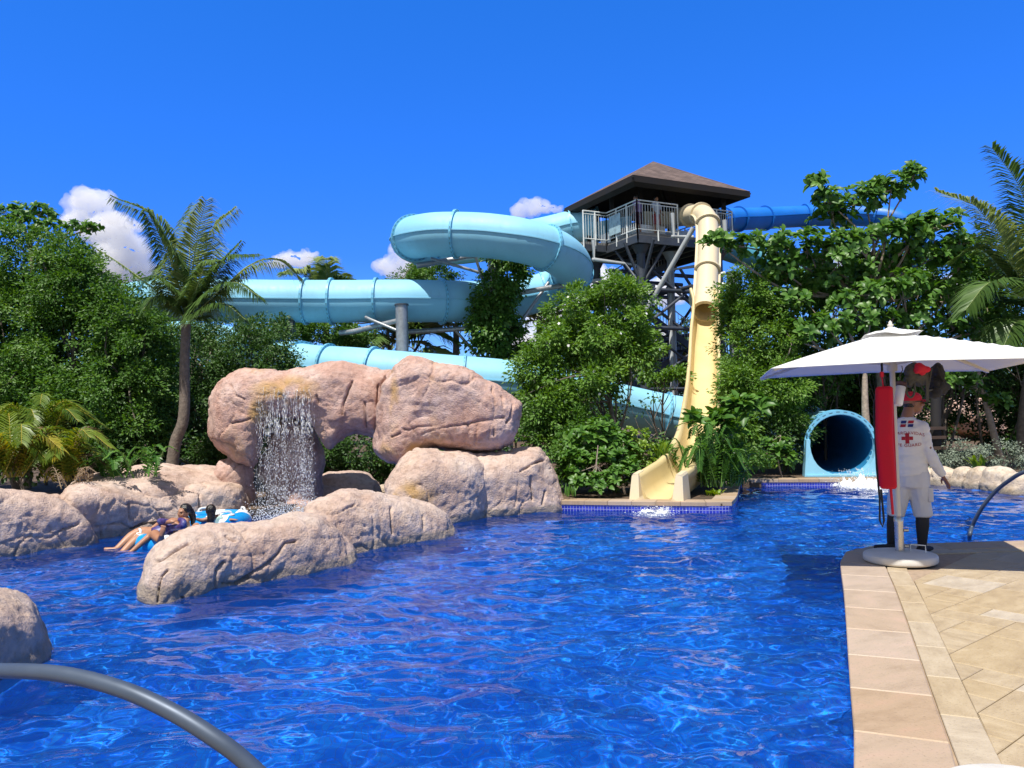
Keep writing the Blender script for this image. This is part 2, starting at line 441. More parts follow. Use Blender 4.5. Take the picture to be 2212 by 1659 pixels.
# ------------------------------------------------------------------ deck
ZD = 0.2
e = [G(1855, 1659, ZD), G(1849, 1560, ZD), G(1840, 1450, ZD), G(1832, 1340, ZD), G(1825, 1262, ZD)]
a0 = e[0]; dirv = (e[0]-e[-1]).normalized()
edge = [Vector((-9, 1.5, 0)), Vector((-3, 1.7, 0)), Vector((0.2, 1.75, 0)), Vector((0.75, 2.0, 0))] + [Vector((p.x, p.y, 0)) for p in e]
corner = [G(1818, 1222, ZD), G(1822, 1202, ZD), G(1838, 1188, ZD), G(1872, 1180, ZD)]
edge += [Vector((p.x, p.y, 0)) for p in corner]
yf = edge[-1].y + 0.05
edge += [Vector((5.2, yf+0.03, 0)), Vector((6.5, yf+0.02, 0)), Vector((16, yf, 0))]
edge_s, _ = resample(catmull(edge, 8), 0.06)
edge2 = [Vector((p.x, p.y)) for p in edge_s]
WC, WB = 0.40, 0.18
cells = band(edge2, -0.02, WC, 0.63)
me = tiles_mesh('deck_coping', cells, 0.12, ZD+0.006, [R.random() for _ in cells], rand_uv(len(cells), 0.4), gap=0.010, cham=0.006)
deck = tag(link('deck_coping', me, M_COPE), 'weathered pink coping stones edging the sunny pool deck', 'coping', kind='structure')
cells = band(edge2, WC, WC+WB, 0.62)
me = tiles_mesh('deck_border', cells, 0.12, ZD+0.003, [0.45+0.55*R.random() for _ in cells], rand_uv(len(cells), 1.2))
tag(link('deck_border', me, M_TRAV), 'narrow cream travertine border beside the pink coping', 'paving', kind='structure')
inner = offset_line(edge2, WC+WB)
# field: diagonal stone laid in mixed sizes, clipped to the border
def clip(poly, a, b):
    out = []
    n = Vector((b.y-a.y, -(b.x-a.x)))     # keep the right-hand side
    for i in range(len(poly)):
        p = poly[i]; q = poly[(i+1) % len(poly)]; dp = (p-a).dot(n); dq = (q-a).dot(n)
        if dp >= 0: out.append(p)
        if dp*dq < 0: out.append(p+(q-p)*(dp/(dp-dq)))
    return out
iA = min(range(len(inner)), key=lambda i: abs(inner[i].y-6.9) + (inner[i].x > 6)*9)
iB = min(range(len(inner)), key=lambda i: abs(inner[i].y-3.2)+abs(inner[i].x-2)*.5)
lines = [(Vector((inner[iB].x, inner[iB].y)), Vector((inner[iA].x, inner[iA].y)))]
yin = min(p.y for p in inner if p.x > 6)
lines.append((Vector((3.0, yin)), Vector((9.0, yin))))
ck = [p for p in inner if p.y > 6.9 and p.x < 5.0]
if len(ck) > 4: lines.append((ck[1], ck[-2]))
ang = math.radians(38); ca, sa = math.cos(ang), math.sin(ang)
cells = []; U = 0.25
occ = {}
for i in range(-12, 56):
    for j in range(-38, 50):
        if (i, j) in occ: continue
        r = R.random(); w, h = (2, 2) if r < .36 else (2, 1) if r < .6 else (1, 2) if r < .72 else (3, 2) if r < .86 else (1, 1)
        while w > 1 and any((i+a, j+b) in occ for a in range(w) for b in range(h)): w -= 1
        while h > 1 and any((i+a, j+b) in occ for a in range(w) for b in range(h)): h -= 1
        for a in range(w):
            for b in range(h): occ[(i+a, j+b)] = 1
        pl = [Vector((x*U, y*U)) for x, y in ((i, j), (i+w, j), (i+w, j+h), (i, j+h))]
        pl = [Vector((p.x*ca-p.y*sa+1.2, p.x*sa+p.y*ca-1.0)) for p in pl]
        for (A_, B_) in lines:
            if pl: pl = clip(pl, A_, B_)
        if len(pl) < 3: continue
        ar = abs(sum(pl[k].x*pl[(k+1) % len(pl)].y-pl[(k+1) % len(pl)].x*pl[k].y for k in range(len(pl))))/2
        c = sum(pl, Vector((0, 0)))/len(pl)
        if ar < 0.004 or c.x > 12 or c.y < -2: continue
        cells.append(pl)
tones = [(0.2+0.45*R.random()) if R.random() < .94 else 1.25 for _ in cells]
me = tiles_mesh('deck_paving', cells, 0.12, ZD+0.002, tones, rand_uv(len(cells), ang))
tag(link('deck_paving', me, M_TRAV), 'cream travertine paving laid diagonally on the sunny deck', 'paving', kind='structure')
f = MB(); base = [(p.x, p.y) for p in offset_line(edge2, 0.012)][::6] + [(16, -6), (-9, -6)]
f.prism(base[::-1], -1.2, ZD-0.012); f.build('deck_base', M_GROUT); tag(bpy.data.objects['deck_base'], 'mortar bed and pool wall under the deck stones', 'deck', kind='structure')
wall_strip('deck_wall', edge2, -1.2, 0.119, 0.004, M_BAND, 'blue mosaic pool wall under the deck coping', 'pool wall')
# ------------------------------------------------------------------ rocks
def rock_mat(name, c_lo, c_mid, c_hi, stain=0.0, rough=0.85):
    m, t, b, o = nt(name); L = t.links.new
    co = N(t, 'ShaderNodeTexCoord')
    n1 = N(t, 'ShaderNodeTexNoise', i_Scale=1.6, i_Detail=8.0, i_Roughness=0.6, i_Distortion=0.7); L(co.outputs['Object'], n1.inputs['Vector'])
    r1 = ramp(t, [(0.30, c_lo), (0.50, c_mid), (0.70, c_hi)]); L(n1.outputs['Fac'], r1.inputs['Fac'])
    n2 = N(t, 'ShaderNodeTexNoise', i_Scale=9.0, i_Detail=10.0, i_Roughness=0.7); L(co.outputs['Object'], n2.inputs['Vector'])
    r2 = ramp(t, [(0.34, (0.74, 0.70, 0.68)), (0.5, (1, 1, 1)), (0.68, (1.2, 1.2, 1.22))]); L(n2.outputs['Fac'], r2.inputs['Fac'])
    mx = N(t, 'ShaderNodeMix', data_type='RGBA', blend_type='MULTIPLY'); mx.inputs['Factor'].default_value = 1.0
    L(r1.outputs['Color'], mx.inputs['A']); L(r2.outputs['Color'], mx.inputs['B']); src = mx.outputs['Result']
    # lime bloom in loose flecks
    n4 = N(t, 'ShaderNodeTexNoise', i_Scale=5.0, i_Detail=12.0, i_Roughness=0.75); L(co.outputs['Object'], n4.inputs['Vector'])
    r4 = ramp(t, [(0.56, 0), (0.70, 0.5)]); L(n4.outputs['Fac'], r4.inputs['Fac'])
    m4 = N(t, 'ShaderNodeMix', data_type='RGBA'); L(r4.outputs['Color'], m4.inputs['Factor']); L(src, m4.inputs['A']); m4.inputs['B'].default_value = (0.70, 0.60, 0.56, 1); src = m4.outputs['Result']
    if stain > 0:
        mp = N(t, 'ShaderNodeMapping'); mp.inputs['Scale'].default_value = (1.1, 1.1, 0.35); L(co.outputs['Object'], mp.inputs['Vector'])
        n5 = N(t, 'ShaderNodeTexNoise', i_Scale=1.5, i_Detail=6.0); L(mp.outputs[0], n5.inputs['Vector'])
        r5 = ramp(t, [(0.57, 0), (0.68, stain)]); L(n5.outputs['Fac'], r5.inputs['Fac'])
        m5 = N(t, 'ShaderNodeMix', data_type='RGBA'); L(r5.outputs['Color'], m5.inputs['Factor']); L(src, m5.inputs['A']); m5.inputs['B'].default_value = (0.50, 0.30, 0.09, 1); src = m5.outputs['Result']
    at = N(t, 'ShaderNodeAttribute', attribute_name='mark')          # ochre run and mineral crust at given places
    m6 = N(t, 'ShaderNodeMix', data_type='RGBA'); L(at.outputs['Fac'], m6.inputs['Factor']); L(src, m6.inputs['A']); m6.inputs['B'].default_value = (0.52, 0.31, 0.10, 1)
    # damp, slightly green tide line just above the water
    sz = N(t, 'ShaderNodeSeparateXYZ'); L(co.outputs['Object'], sz.inputs[0]); nw = N(t, 'ShaderNodeMath', operation='MULTIPLY_ADD', i_1=-0.22); L(n1.outputs['Fac'], nw.inputs[0]); L(sz.outputs[2], nw.inputs[2])
    rw = ramp(t, [(0.0, 0.62), (0.05, 0.0)]); L(nw.outputs[0], rw.inputs['Fac']); mw_ = N(t, 'ShaderNodeMix', data_type='RGBA'); L(rw.outputs['Color'], mw_.inputs['Factor']); L(m6.outputs['Result'], mw_.inputs['A']); mw_.inputs['B'].default_value = (0.22, 0.19, 0.14, 1)
    L(mw_.outputs['Result'], b.inputs['Base Color'])
    rq = N(t, 'ShaderNodeMapRange'); rq.inputs['To Min'].default_value = rough; rq.inputs['To Max'].default_value = 0.3; L(rw.outputs['Color'], rq.inputs['Value']); L(rq.outputs[0], b.inputs['Roughness']); b.inputs['Specular IOR Level'].default_value = 0.3
    n3 = N(t, 'ShaderNodeTexNoise', i_Scale=34.0, i_Detail=10.0, i_Roughness=0.78); L(co.outputs['Object'], n3.inputs['Vector'])
    v3 = N(t, 'ShaderNodeTexVoronoi', i_Scale=38.0); L(co.outputs['Object'], v3.inputs['Vector'])
    ad = N(t, 'ShaderNodeMath', operation='MULTIPLY_ADD', i_1=0.35); L(v3.outputs['Distance'], ad.inputs[0]); L(n3.outputs['Fac'], ad.inputs[2])
    bp = N(t, 'ShaderNodeBump', i_Strength=0.85, i_Distance=0.034); L(ad.outputs[0], bp.inputs['Height']); L(bp.outputs[0], b.inputs['Normal'])
    return m
M_ROCK = rock_mat('tan rock', (0.49, 0.34, 0.27), (0.58, 0.435, 0.355), (0.635, 0.515, 0.44), 0.15)
M_ROCKP = rock_mat('pink rock', (0.46, 0.265, 0.205), (0.545, 0.36, 0.295), (0.62, 0.46, 0.40), 0.3)
M_ROCKW = rock_mat('pale rock', (0.50, 0.38, 0.26), (0.62, 0.51, 0.40), (0.70, 0.62, 0.52), 0.15)
_ico = bmesh.new(); bmesh.ops.create_icosphere(_ico, subdivisions=3, radius=1.0)
_ico.verts.index_update()
ICO_V = np.array([v.co[:] for v in _ico.verts]); ICO_F = np.array([[v.index for v in f.verts] for f in _ico.faces]); _ico.free()
def blob_cloud(blobs, boxy=0.0):
    V = []; F = []; n = 0
    for (u, v, Y, ru, rv, ry, *tl) in blobs:
        c = P(u, v, Y); k = Y/FPX
        q = ICO_V.copy()
        if boxy > 0:
            s = np.abs(q).max(axis=1, keepdims=True); q = q*(1-boxy) + q/s*boxy*0.86
        q = q*np.array([ru*k, ry, rv*k])
        tilt = tl[0] if tl else 0.0
        if tilt:
            cA, sA = math.cos(tilt), math.sin(tilt); q = np.stack([q[:, 0]*cA-q[:, 2]*sA, q[:, 1], q[:, 0]*sA+q[:, 2]*cA], 1)
        V.append(q+np.array(c)); F.append(ICO_F+n); n += len(q)
    return np.concatenate(V), np.concatenate(F)
def edges_of(me):
    e = np.zeros(len(me.edges)*2, dtype=np.int32); me.edges.foreach_get('vertices', e); return e.reshape(-1, 2)
def relax(co, E, it, lam=0.5):
    deg = np.bincount(E.ravel(), minlength=len(co))[:, None]
    for _ in range(it):
        s = np.zeros_like(co)
        for k in range(3):
            s[:, k] = np.bincount(E[:, 0], co[E[:, 1], k], len(co)) + np.bincount(E[:, 1], co[E[:, 0], k], len(co))
        co = co+lam*(s/np.maximum(deg, 1)-co)
    return co
def voxel(V, F, size, name):
    me = mesh_np(name, V, F); o = bpy.data.objects.new('remesh_source', me); COL.objects.link(o)
    md = o.modifiers.new('r', 'REMESH'); md.mode = 'VOXEL'; md.voxel_size = size
    dg = bpy.context.evaluated_depsgraph_get(); dg.update()
    out = bpy.data.meshes.new_from_object(o.evaluated_get(dg), depsgraph=dg)
    bpy.data.objects.remove(o); bpy.data.meshes.remove(me); out.name = name
    return out
def getco(me):
    c = np.zeros(len(me.vertices)*3, dtype=np.float32); me.vertices.foreach_get('co', c); return c.reshape(-1, 3).astype(np.float64)
def getno(me):
    c = np.zeros(len(me.vertices)*3, dtype=np.float32); me.vertex_normals.foreach_get('vector', c); return c.reshape(-1, 3).astype(np.float64)
def setco(me, c): me.vertices.foreach_set('co', c.astype(np.float32).ravel()); me.update()
def slab_cloud(poly, Ya, Yb, T, D, pw=2.15, step=4.0, grow=5.0):
    """a boulder from its outline: own distance (Ya at its left end, Yb at its right), thickness T and rounding D"""
    A = np.array(poly, dtype=float); nx_ = np.roll(A, -1, axis=0)-np.roll(A, 1, axis=0)
    ar_ = (A[:, 0]*np.roll(A[:, 1], -1)-np.roll(A[:, 0], -1)*A[:, 1]).sum(); nrm = np.stack([nx_[:, 1], -nx_[:, 0]], 1)*np.sign(ar_)
    A = A+grow*nrm/np.maximum(1e-6, np.linalg.norm(nrm, axis=1, keepdims=True)); B = np.roll(A, -1, axis=0)
    u0, v0 = A.min(0)-step; u1, v1 = A.max(0)+step
    cen = A.mean(0)
    us = np.arange(u0, u1+step, step); vs = np.arange(v0, v1+step, step); UU, VV = np.meshgrid(us, vs)
    Q = np.stack([UU.ravel(), VV.ravel()], 1); dmin = np.full(len(Q), 1e9); inside = np.zeros(len(Q), dtype=bool)
    for a, b in zip(A, B):
        e = b-a; t = np.clip(((Q-a)@e)/max(1e-9, e@e), 0, 1); dmin = np.minimum(dmin, np.linalg.norm(Q-(a+t[:, None]*e), axis=1))
        c = ((a[1] > Q[:, 1]) != (b[1] > Q[:, 1])) & (Q[:, 0] < (b[0]-a[0])*(Q[:, 1]-a[1])/(b[1]-a[1]+1e-12)+a[0]); inside ^= c
    nx = len(us); ny = len(vs); ins = inside.reshape(ny, nx)
    cell = ins[:-1, :-1] & ins[1:, :-1] & ins[:-1, 1:] & ins[1:, 1:]
    cnt = np.zeros((ny, nx), dtype=int)
    for dy in (0, 1):
        for dx in (0, 1): cnt[dy:ny-1+dy, dx:nx-1+dx] += cell
    rim = (cnt < 4).ravel()
    d = np.clip(dmin/D, 0, 1); t = T*(1-(1-d)**pw)**(1/pw); t[rim] = 0
    fr = (Q[:, 0]-A[:, 0].min())/(A[:, 0].max()-A[:, 0].min()); Y0 = Ya+(Yb-Ya)*np.clip(fr, 0, 1)
    used = (cnt > 0).ravel(); idx = -np.ones(len(Q), dtype=int); ids = np.where(used)[0]; idx[ids] = np.arange(len(ids))
    front = []; back = []
    for q, y, tt in zip(Q[ids], Y0[ids], t[ids]):
        r = ray(q[0], q[1]); r = r/r.y; c = Vector((0, 0, CAM_Z))+r*y; n = Vector((r.x, 1.0, 0)).normalized()
        front.append(c-n*tt); back.append(c+n*tt*0.9)
    n = len(ids); V = np.array([p[:] for p in front]+[p[:] for p in back])
    bidx = np.where(rim[ids], np.arange(n), np.arange(n)+n)       # the rim is shared
    F = []
    for j, i in zip(*np.where(cell)):
        a, b, c, dd = (idx[j*nx+i], idx[j*nx+i+1], idx[(j+1)*nx+i+1], idx[(j+1)*nx+i])
        F.append((a, dd, c)); F.append((a, c, b)); F.append((bidx[a], bidx[b], bidx[c])); F.append((bidx[a], bidx[c], bidx[dd]))
    return V, np.array(F)
ROT = np.array(CM.transposed())
def to_px(co):
    q = (co-np.array([0, 0, CAM_Z]))@ROT.T
    return np.stack([1106+FPX*q[:, 0]/-q[:, 2], 829.5-FPX*q[:, 1]/-q[:, 2]], 1)
def z5(*p): return [(x/2.88, 823+y/2.88) for x, y in p]
def z6(*p): return [(658.3+x/3.6656, 740.6+y/3.6656) for x, y in p]
def rock(name, blobs, mat, label, cat='rock', vox=0.035, seed=0, amp=0.045, crack=0.05, cell=1.1, boxy=0.25, group=None, smooth=4, marks=None, chip=0.6, cracks=None, cw=1.8):
    V, F = slab_cloud(*blobs[:5], pw=2.15 if len(blobs) < 7 else blobs[6]) if isinstance(blobs, tuple) else blob_cloud(blobs, boxy)
    if isinstance(blobs, tuple) and len(blobs) > 5 and blobs[5]:
        V2, F2 = blob_cloud(blobs[5], boxy); F = np.concatenate([F, F2+len(V)]); V = np.concatenate([V, V2])
    me = voxel(V, F, vox, name); E = edges_of(me)
    co = relax(getco(me), E, smooth+2 if isinstance(blobs, list) else smooth)
    setco(me, co); no = getno(me)
    p = co + 50*seed
    w = np.stack([fbm(p*1.1, 3, 5), fbm(p*1.1, 3, 9), fbm(p*1.1, 3, 14)], 1)
    d = amp*fbm(p*1.3, 4, 3)
    f1, f2, cid = voronoi((p+0.30*w)*np.array([cell, cell, cell*1.35]), seed+1)
    d = d + chip*amp*cid*np.clip((f2-f1)*4, 0, 1)                # big chiselled facets at slightly different heights
    line = np.exp(-((f2-f1)/0.028)**2)
    mask = np.clip(fbm(p*0.9, 2, 31)*2.2+0.55, 0, 1)
    d = d - 0.9*crack*line*np.clip(mask-.35, 0, 1)
    g1, g2, gid = voronoi((p+0.2*w)*np.array([2.6, 2.6, 3.6])*cell, seed+5)
    m2 = np.clip(fbm(p*1.1, 2, 47)*2.5-0.1, 0, 1)
    d = d - 0.25*crack*np.exp(-((g2-g1)/0.05)**2)*m2 + 0.25*amp*gid*np.clip((g2-g1)*5, 0, 1)*m2
    d = d + 0.010*fbm(p*6, 5, 8, 0.6) - 0.02*np.clip(fbm(p*12, 2, 21)-0.34, 0, 1)
    if cracks:
        px = to_px(co); wob = 3.0*np.stack([fbm(p*3.5, 2, 71), fbm(p*3.5, 2, 83)], 1); dm = np.full(len(co), 1e9)
        for line_ in cracks:
            for a_, b_ in zip(line_, line_[1:]):
                a_ = np.array(a_); e_ = np.array(b_)-a_; tt = np.clip(((px+wob-a_)@e_)/max(1e-9, e_@e_), 0, 1)
                dm = np.minimum(dm, np.linalg.norm(px+wob-(a_+tt[:, None]*e_), axis=1))
        d = d - 2.0*crack*np.exp(-(dm/cw)**2)*(no[:, 1] < 0.2)*np.clip(0.75+0.6*fbm(p*2, 2, 91), 0.2, 1.2)
    co = co + no*d[:, None]
    setco(me, co)
    mk = np.zeros(len(co))
    for (u, v, Y, hu, hv) in (marks or []):
        c = P(u, v, Y); k = Y/FPX
        dd = ((co[:, 0]-c.x)/(hu*k))**2+((co[:, 2]-c.z)/(hv*k))**2
        mk = np.maximum(mk, np.clip(1.2-dd, 0, 1)*np.clip(0.55+0.9*fbm(p*3, 4, 60), 0, 0.85))
    a = me.attributes.new('mark', 'FLOAT', 'POINT'); a.data.foreach_set('value', mk.astype(np.float32))
    o = link(name, me, mat, smooth=True); o.cycles.is_caustics_receiver = True
    return tag(o, label, cat, group)

A_ = [(445, 931), (451, 885), (465, 843), (486, 822), (521, 803), (556, 799), (608, 804), (660, 799), (681, 792), (712, 784), (736, 783), (768, 790), (800, 796), (845, 801), (850, 860), (840, 920), (817, 955), (789, 945), (770, 940), (748, 946), (729, 958), (712, 972), (698, 950), (680, 915), (655, 900), (600, 898), (578, 908), (566, 940), (560, 985), (545, 1008), (503, 1002), (490, 983), (466, 967), (449, 950)]
rock('boulder', (A_, 14.7, 14.9, .78, 62, [(638, 985, 15.3, 62, 90, .5), (636, 1070, 15.3, 62, 80, .5), (655, 1110, 15.2, 60, 40, .6), (600, 1010, 15.3, 40, 40, .4)]), M_ROCKP, 'pink arched rock that the waterfall pours over', vox=0.023, seed=1, marks=[(612, 842, 14, 78, 34), (556, 900, 14, 26, 50)],
     cracks=[z6((590, 340), (585, 500)), z6((475, 470), (480, 680)), z6((370, 300), (310, 470), (300, 560)), z6((100, 420), (115, 480)), z5((1440, 20), (1460, 80), (1520, 110)), z5((1440, 270), (1560, 230))])
B_ = z6((565, 690), (562, 560), (598, 330), (680, 226), (720, 182), (790, 132), (880, 118), (960, 131), (1010, 160), (1080, 185), (1180, 205), (1300, 250), (1420, 305), (1510, 340), (1600, 395), (1680, 455), (1726, 498), (1718, 580), (1694, 705), (1640, 800), (1560, 850), (1440, 872), (1340, 866), (1200, 856), (1110, 846), (1000, 820), (900, 836), (830, 928), (760, 938), (660, 926), (596, 884), (568, 830))
rock('boulder', (B_, 14.3, 14.5, .95, 56, None, 2.8), M_ROCKP, 'large pink boulder perched on top, at the right of the waterfall arch', vox=0.023, seed=2, marks=[(862, 890, 14, 12, 80), (880, 965, 14, 52, 16)], cell=0.7, amp=.05, chip=.9,
     cracks=[z6((680, 740), (760, 715)), z6((790, 680), (830, 690), (900, 660), (1060, 655)), z6((920, 730), (1020, 700), (1160, 655), (1290, 640), (1420, 625), (1510, 600), (1580, 595)), z6((1300, 640), (1310, 720)), z6((1490, 350), (1510, 450), (1500, 560), (1470, 720)), z6((1570, 410), (1580, 500)), z6((1660, 480), (1640, 600), (1600, 640)), z6((1370, 660), (1350, 820)), z6((1500, 600), (1510, 740))])
C_ = [(833, 1071), (838, 1049), (849, 1030), (866, 1003), (885, 983), (904, 970), (931, 972), (958, 975), (986, 976), (1010, 980), (1030, 986), (1046, 1000), (1054, 1035), (1058, 1068), (1058, 1110), (1050, 1142), (915, 1182), (850, 1165), (818, 1120)]
rock('boulder', (C_, 12.9, 13.9, .85, 66), M_ROCK, 'rounded tan boulder supporting the perched pink boulder', vox=0.024, seed=3, cell=0.6, crack=.035, amp=.04, marks=[(900, 1060, 13, 50, 30)], cracks=[z6((935, 1370), (970, 1300)), z6((1000, 1380), (1020, 1480))])
D_ = [(1000, 1013), (1015, 990), (1068, 979), (1108, 973), (1149, 970), (1165, 972), (1184, 993), (1200, 1018), (1212, 1048), (1220, 1078), (1218, 1105), (1198, 1132), (1000, 1150)]
rock('boulder', (D_, 13.9, 14.6, .80, 60), M_ROCK, 'wedge shaped tan boulder where the rocks meet the garden coping', vox=0.024, seed=4, amp=.05, cracks=[z6((1700, 1020), (1800, 960), (1900, 930)), z6((1680, 1100), (1660, 1300)), z6((1800, 1240), (1790, 1060)), z6((1890, 1280), (1920, 1180))])
E_ = [(293, 1276), (301, 1250), (318, 1207), (333, 1186), (365, 1164), (399, 1148), (451, 1136), (521, 1129), (590, 1122), (640, 1110), (690, 1112), (735, 1140), (765, 1180), (775, 1205), (780, 1225), (765, 1262), (570, 1312), (420, 1340), (335, 1340), (298, 1318)]
rock('boulder', (E_, 8.0, 9.9, .60, 74), M_ROCK, 'long low tan boulder with a blunt tip reaching into the pool', vox=0.017, seed=5, cell=0.8, amp=.035, crack=.04, cw=2.2, smooth=4,
     cracks=[z5((1140, 1350), (1180, 1390), (1250, 1400), (1300, 1370), (1340, 1330), (1340, 1250), (1350, 1180), (1400, 1120)), z5((1345, 1270), (1372, 1390)), z5((980, 1380), (985, 1290), (1000, 1220), (1050, 1170)), z5((1480, 1270), (1580, 1190), (1660, 1130), (1740, 1080), (1780, 1010), (1840, 1000)), z5((960, 1110), (1060, 1060), (1170, 1010)), z5((1390, 1260), (1470, 1265), (1560, 1230)), z5((1400, 960), (1460, 990))])
F_ = [(656, 1098), (675, 1085), (702, 1074), (729, 1062), (754, 1058), (778, 1063), (811, 1066), (844, 1076), (890, 1082), (930, 1092), (960, 1112), (975, 1140), (985, 1155), (970, 1190), (745, 1246), (700, 1215), (658, 1140)]
rock('boulder', (F_, 10.2, 11.9, .66, 66), M_ROCK, 'tan boulder in the middle of the ridge between blunt tip and rounded boulder', vox=0.021, seed=6, amp=.035, cell=.8, crack=.035, cracks=[z6((140, 1320), (200, 1330)), z6((300, 1330), (400, 1270)), z6((680, 1310), (710, 1500)), z6((930, 1380), (950, 1470))])
G_ = [(-140, 1064), (0, 1059), (35, 1060), (87, 1064), (135, 1071), (160, 1090), (190, 1125), (205, 1156), (210, 1195), (205, 1238), (-140, 1272)]
rock('boulder', (G_, 10.5, 12.0, .70, 44, None, 2.4), M_ROCK, 'square edged tan rock of the left bank below the yellow palms', vox=0.024, seed=7, crack=.045, cracks=[z5((0, 1010), (130, 960), (300, 970), (480, 890)), z5((90, 1090), (120, 1010), (180, 950)), z5((180, 1080), (180, 1060))])
H_ = [(128, 1080), (142, 1054), (181, 1046), (243, 1049), (295, 1060), (340, 1060), (417, 1050), (486, 1039), (523, 1042), (541, 1085), (545, 1120), (543, 1142), (340, 1194), (185, 1230), (158, 1185)]
rock('boulder', (H_, 11.8, 14.9, .72, 42, None, 2.4), M_ROCK, 'long tan bank rock behind the floating rings', vox=0.024, seed=8, crack=.045, cracks=[z5((520, 930), (640, 890), (760, 880), (830, 920), (920, 870)), z5((640, 900), (640, 1000)), z5((950, 730), (990, 800), (1020, 860)), z5((1235, 690), (1240, 820), (1200, 840)), z5((520, 940), (530, 1020)), z5((800, 760), (810, 860))])
rock('boulder', [(330, 1068, 14.5, 140, 64, 2.1), (430, 1064, 14.9, 90, 54, 1.5), (270, 1066, 14.6, 90, 52, 1.4)], M_ROCK, 'flat pale rock slab on the bank beneath the coconut palm', vox=0.045, seed=9, boxy=0.3, amp=.04)
rock('boulder', [(506, 1027, 14.7, 40, 42, .5), (514, 1075, 14.7, 34, 54, .5)], M_ROCKP, 'small upright pink rock beside the foot of the waterfall', vox=0.03, seed=10, amp=.03)
rock('boulder', [(745, 1046, 16.4, 66, 34, .6), (790, 1060, 16.2, 36, 28, .5), (720, 1065, 16.2, 50, 34, .5), (700, 1085, 16.0, 70, 44, .6)], M_ROCK, 'low rock seen through the arch behind the waterfall', vox=0.036, seed=11, amp=.04)
rock('boulder', [(825, 1062, 16.8, 26, 20, .3)], M_ROCKW, 'little pale rock beyond the arch, beside the rounded boulder', vox=0.03, seed=12)
I_ = [(-140, 1272), (0, 1275), (35, 1281), (66, 1297), (85, 1315), (97, 1347), (111, 1380), (117, 1420), (112, 1448), (90, 1475), (55, 1510), (0, 1532), (-140, 1560)]
rock('boulder', (I_, 5.4, 6.35, .55, 56), M_ROCK, 'grey tan boulder in the water behind the near handrail', vox=0.018, seed=13, amp=.03, cell=1.2, crack=.03, chip=.4)
for i, (u, v, Y, ru, rv, lab) in enumerate([
    (1990, 1024, 17.3, 30, 16, 'pale bank rock behind the lifeguard'), (2040, 1025, 17.0, 30, 16, 'pale bank rock just right of the lifeguard’s hand'),
    (2085, 1027, 16.5, 26, 20, 'pale bank rock below the strappy bright plant'), (2120, 1030, 16.0, 26, 22, 'pale bank rock left of the rail, in front of the silver bush'),
    (2160, 1032, 15.5, 28, 26, 'pale bank rock behind the upper curve of the right rail'), (2205, 1046, 14.9, 32, 28, 'pale bank rock cut by the right edge of the photo')]):
    lab = lab.replace('’', "'")
    rock('bank_rock', [(u, v, Y, ru, rv, .36), (u-6, v+20, Y, ru, rv, .36)], M_ROCKW, lab, vox=0.035, seed=20+i, group='pale rocks along the right bank', amp=.035, crack=.02, boxy=.15)
rock('boulder', [(2080, 900, 33, 60, 44, 1.2), (2130, 920, 33, 60, 36, 1.2), (2010, 915, 34, 40, 30, 1)], M_ROCKP, 'sunlit pink rockwork far behind the black post', vox=0.09, seed=40, amp=.12, crack=.12)
# ------------------------------------------------------------------ water slides
def fibreglass(name, col, rough=0.52, fade=0.12):
    m, t, b, o = nt(name); L = t.links.new
    co = N(t, 'ShaderNodeTexCoord')
    n1 = N(t, 'ShaderNodeTexNoise', i_Scale=0.7, i_Detail=5.0); L(co.outputs['Object'], n1.inputs['Vector'])
    r = ramp(t, [(0.3, [c*(1-fade) for c in col]), (0.7, [min(1, c*(1+fade)+0.01) for c in col])]); L(n1.outputs['Fac'], r.inputs['Fac'])
    mp = N(t, 'ShaderNodeMapping'); mp.inputs['Scale'].default_value = (1.5, 1.5, 0.25); L(co.outputs['Object'], mp.inputs['Vector'])
    n2 = N(t, 'ShaderNodeTexNoise', i_Scale=4.0, i_Detail=8.0, i_Roughness=0.7); L(mp.outputs[0], n2.inputs['Vector'])
    r2 = ramp(t, [(0.54, 0), (0.8, 0.35)]); L(n2.outputs['Fac'], r2.inputs['Fac'])
    mx = N(t, 'ShaderNodeMix', data_type='RGBA'); L(r2.outputs['Color'], mx.inputs['Factor']); L(r.outputs['Color'], mx.inputs['A']); mx.inputs['B'].default_value = (col[0]*.55+.05, col[1]*.6+.03, col[2]*.6+.02, 1)
    L(mx.outputs['Result'], b.inputs['Base Color'])
    rr = ramp(t, [(0.3, rough-0.06), (0.7, rough+0.12)]); L(n2.outputs['Fac'], rr.inputs['Fac']); L(rr.outputs['Color'], b.inputs['Roughness'])
    b.inputs['Specular IOR Level'].default_value = 0.35; b.inputs['Coat Weight'].default_value = 0.0; b.inputs['Coat Roughness'].default_value = 0.2
    bp = N(t, 'ShaderNodeBump', i_Strength=0.05, i_Distance=0.05); L(n1.outputs['Fac'], bp.inputs['Height']); L(bp.outputs[0], b.inputs['Normal'])
    return m
M_SKYBLUE = fibreglass('light blue fibreglass', (0.25, 0.56, 0.74), fade=0.08)
M_FLANGE = fibreglass('light blue flange', (0.18, 0.50, 0.70), 0.4)
M_DEEPBLUE = fibreglass('strong blue fibreglass', (0.010, 0.17, 0.62), 0.42)
M_TEAL = fibreglass('teal fibreglass', (0.06, 0.26, 0.36), 0.4)
M_YELLOW = fibreglass('sand yellow fibreglass', (0.68, 0.575, 0.39), 0.4, 0.06)
M_CHUTE = fibreglass('yellowed chute', (0.66, 0.53, 0.275), 0.38, 0.10)
M_STEEL = simple('galvanised steel', (0.36, 0.38, 0.40), 0.45, 0.55, var=0.18, scale=9, dirt=0.3)
M_DKSTEEL = simple('painted dark steel', (0.062, 0.072, 0.092), 0.5, 0.2, var=0.2, scale=6, dirt=0.3)
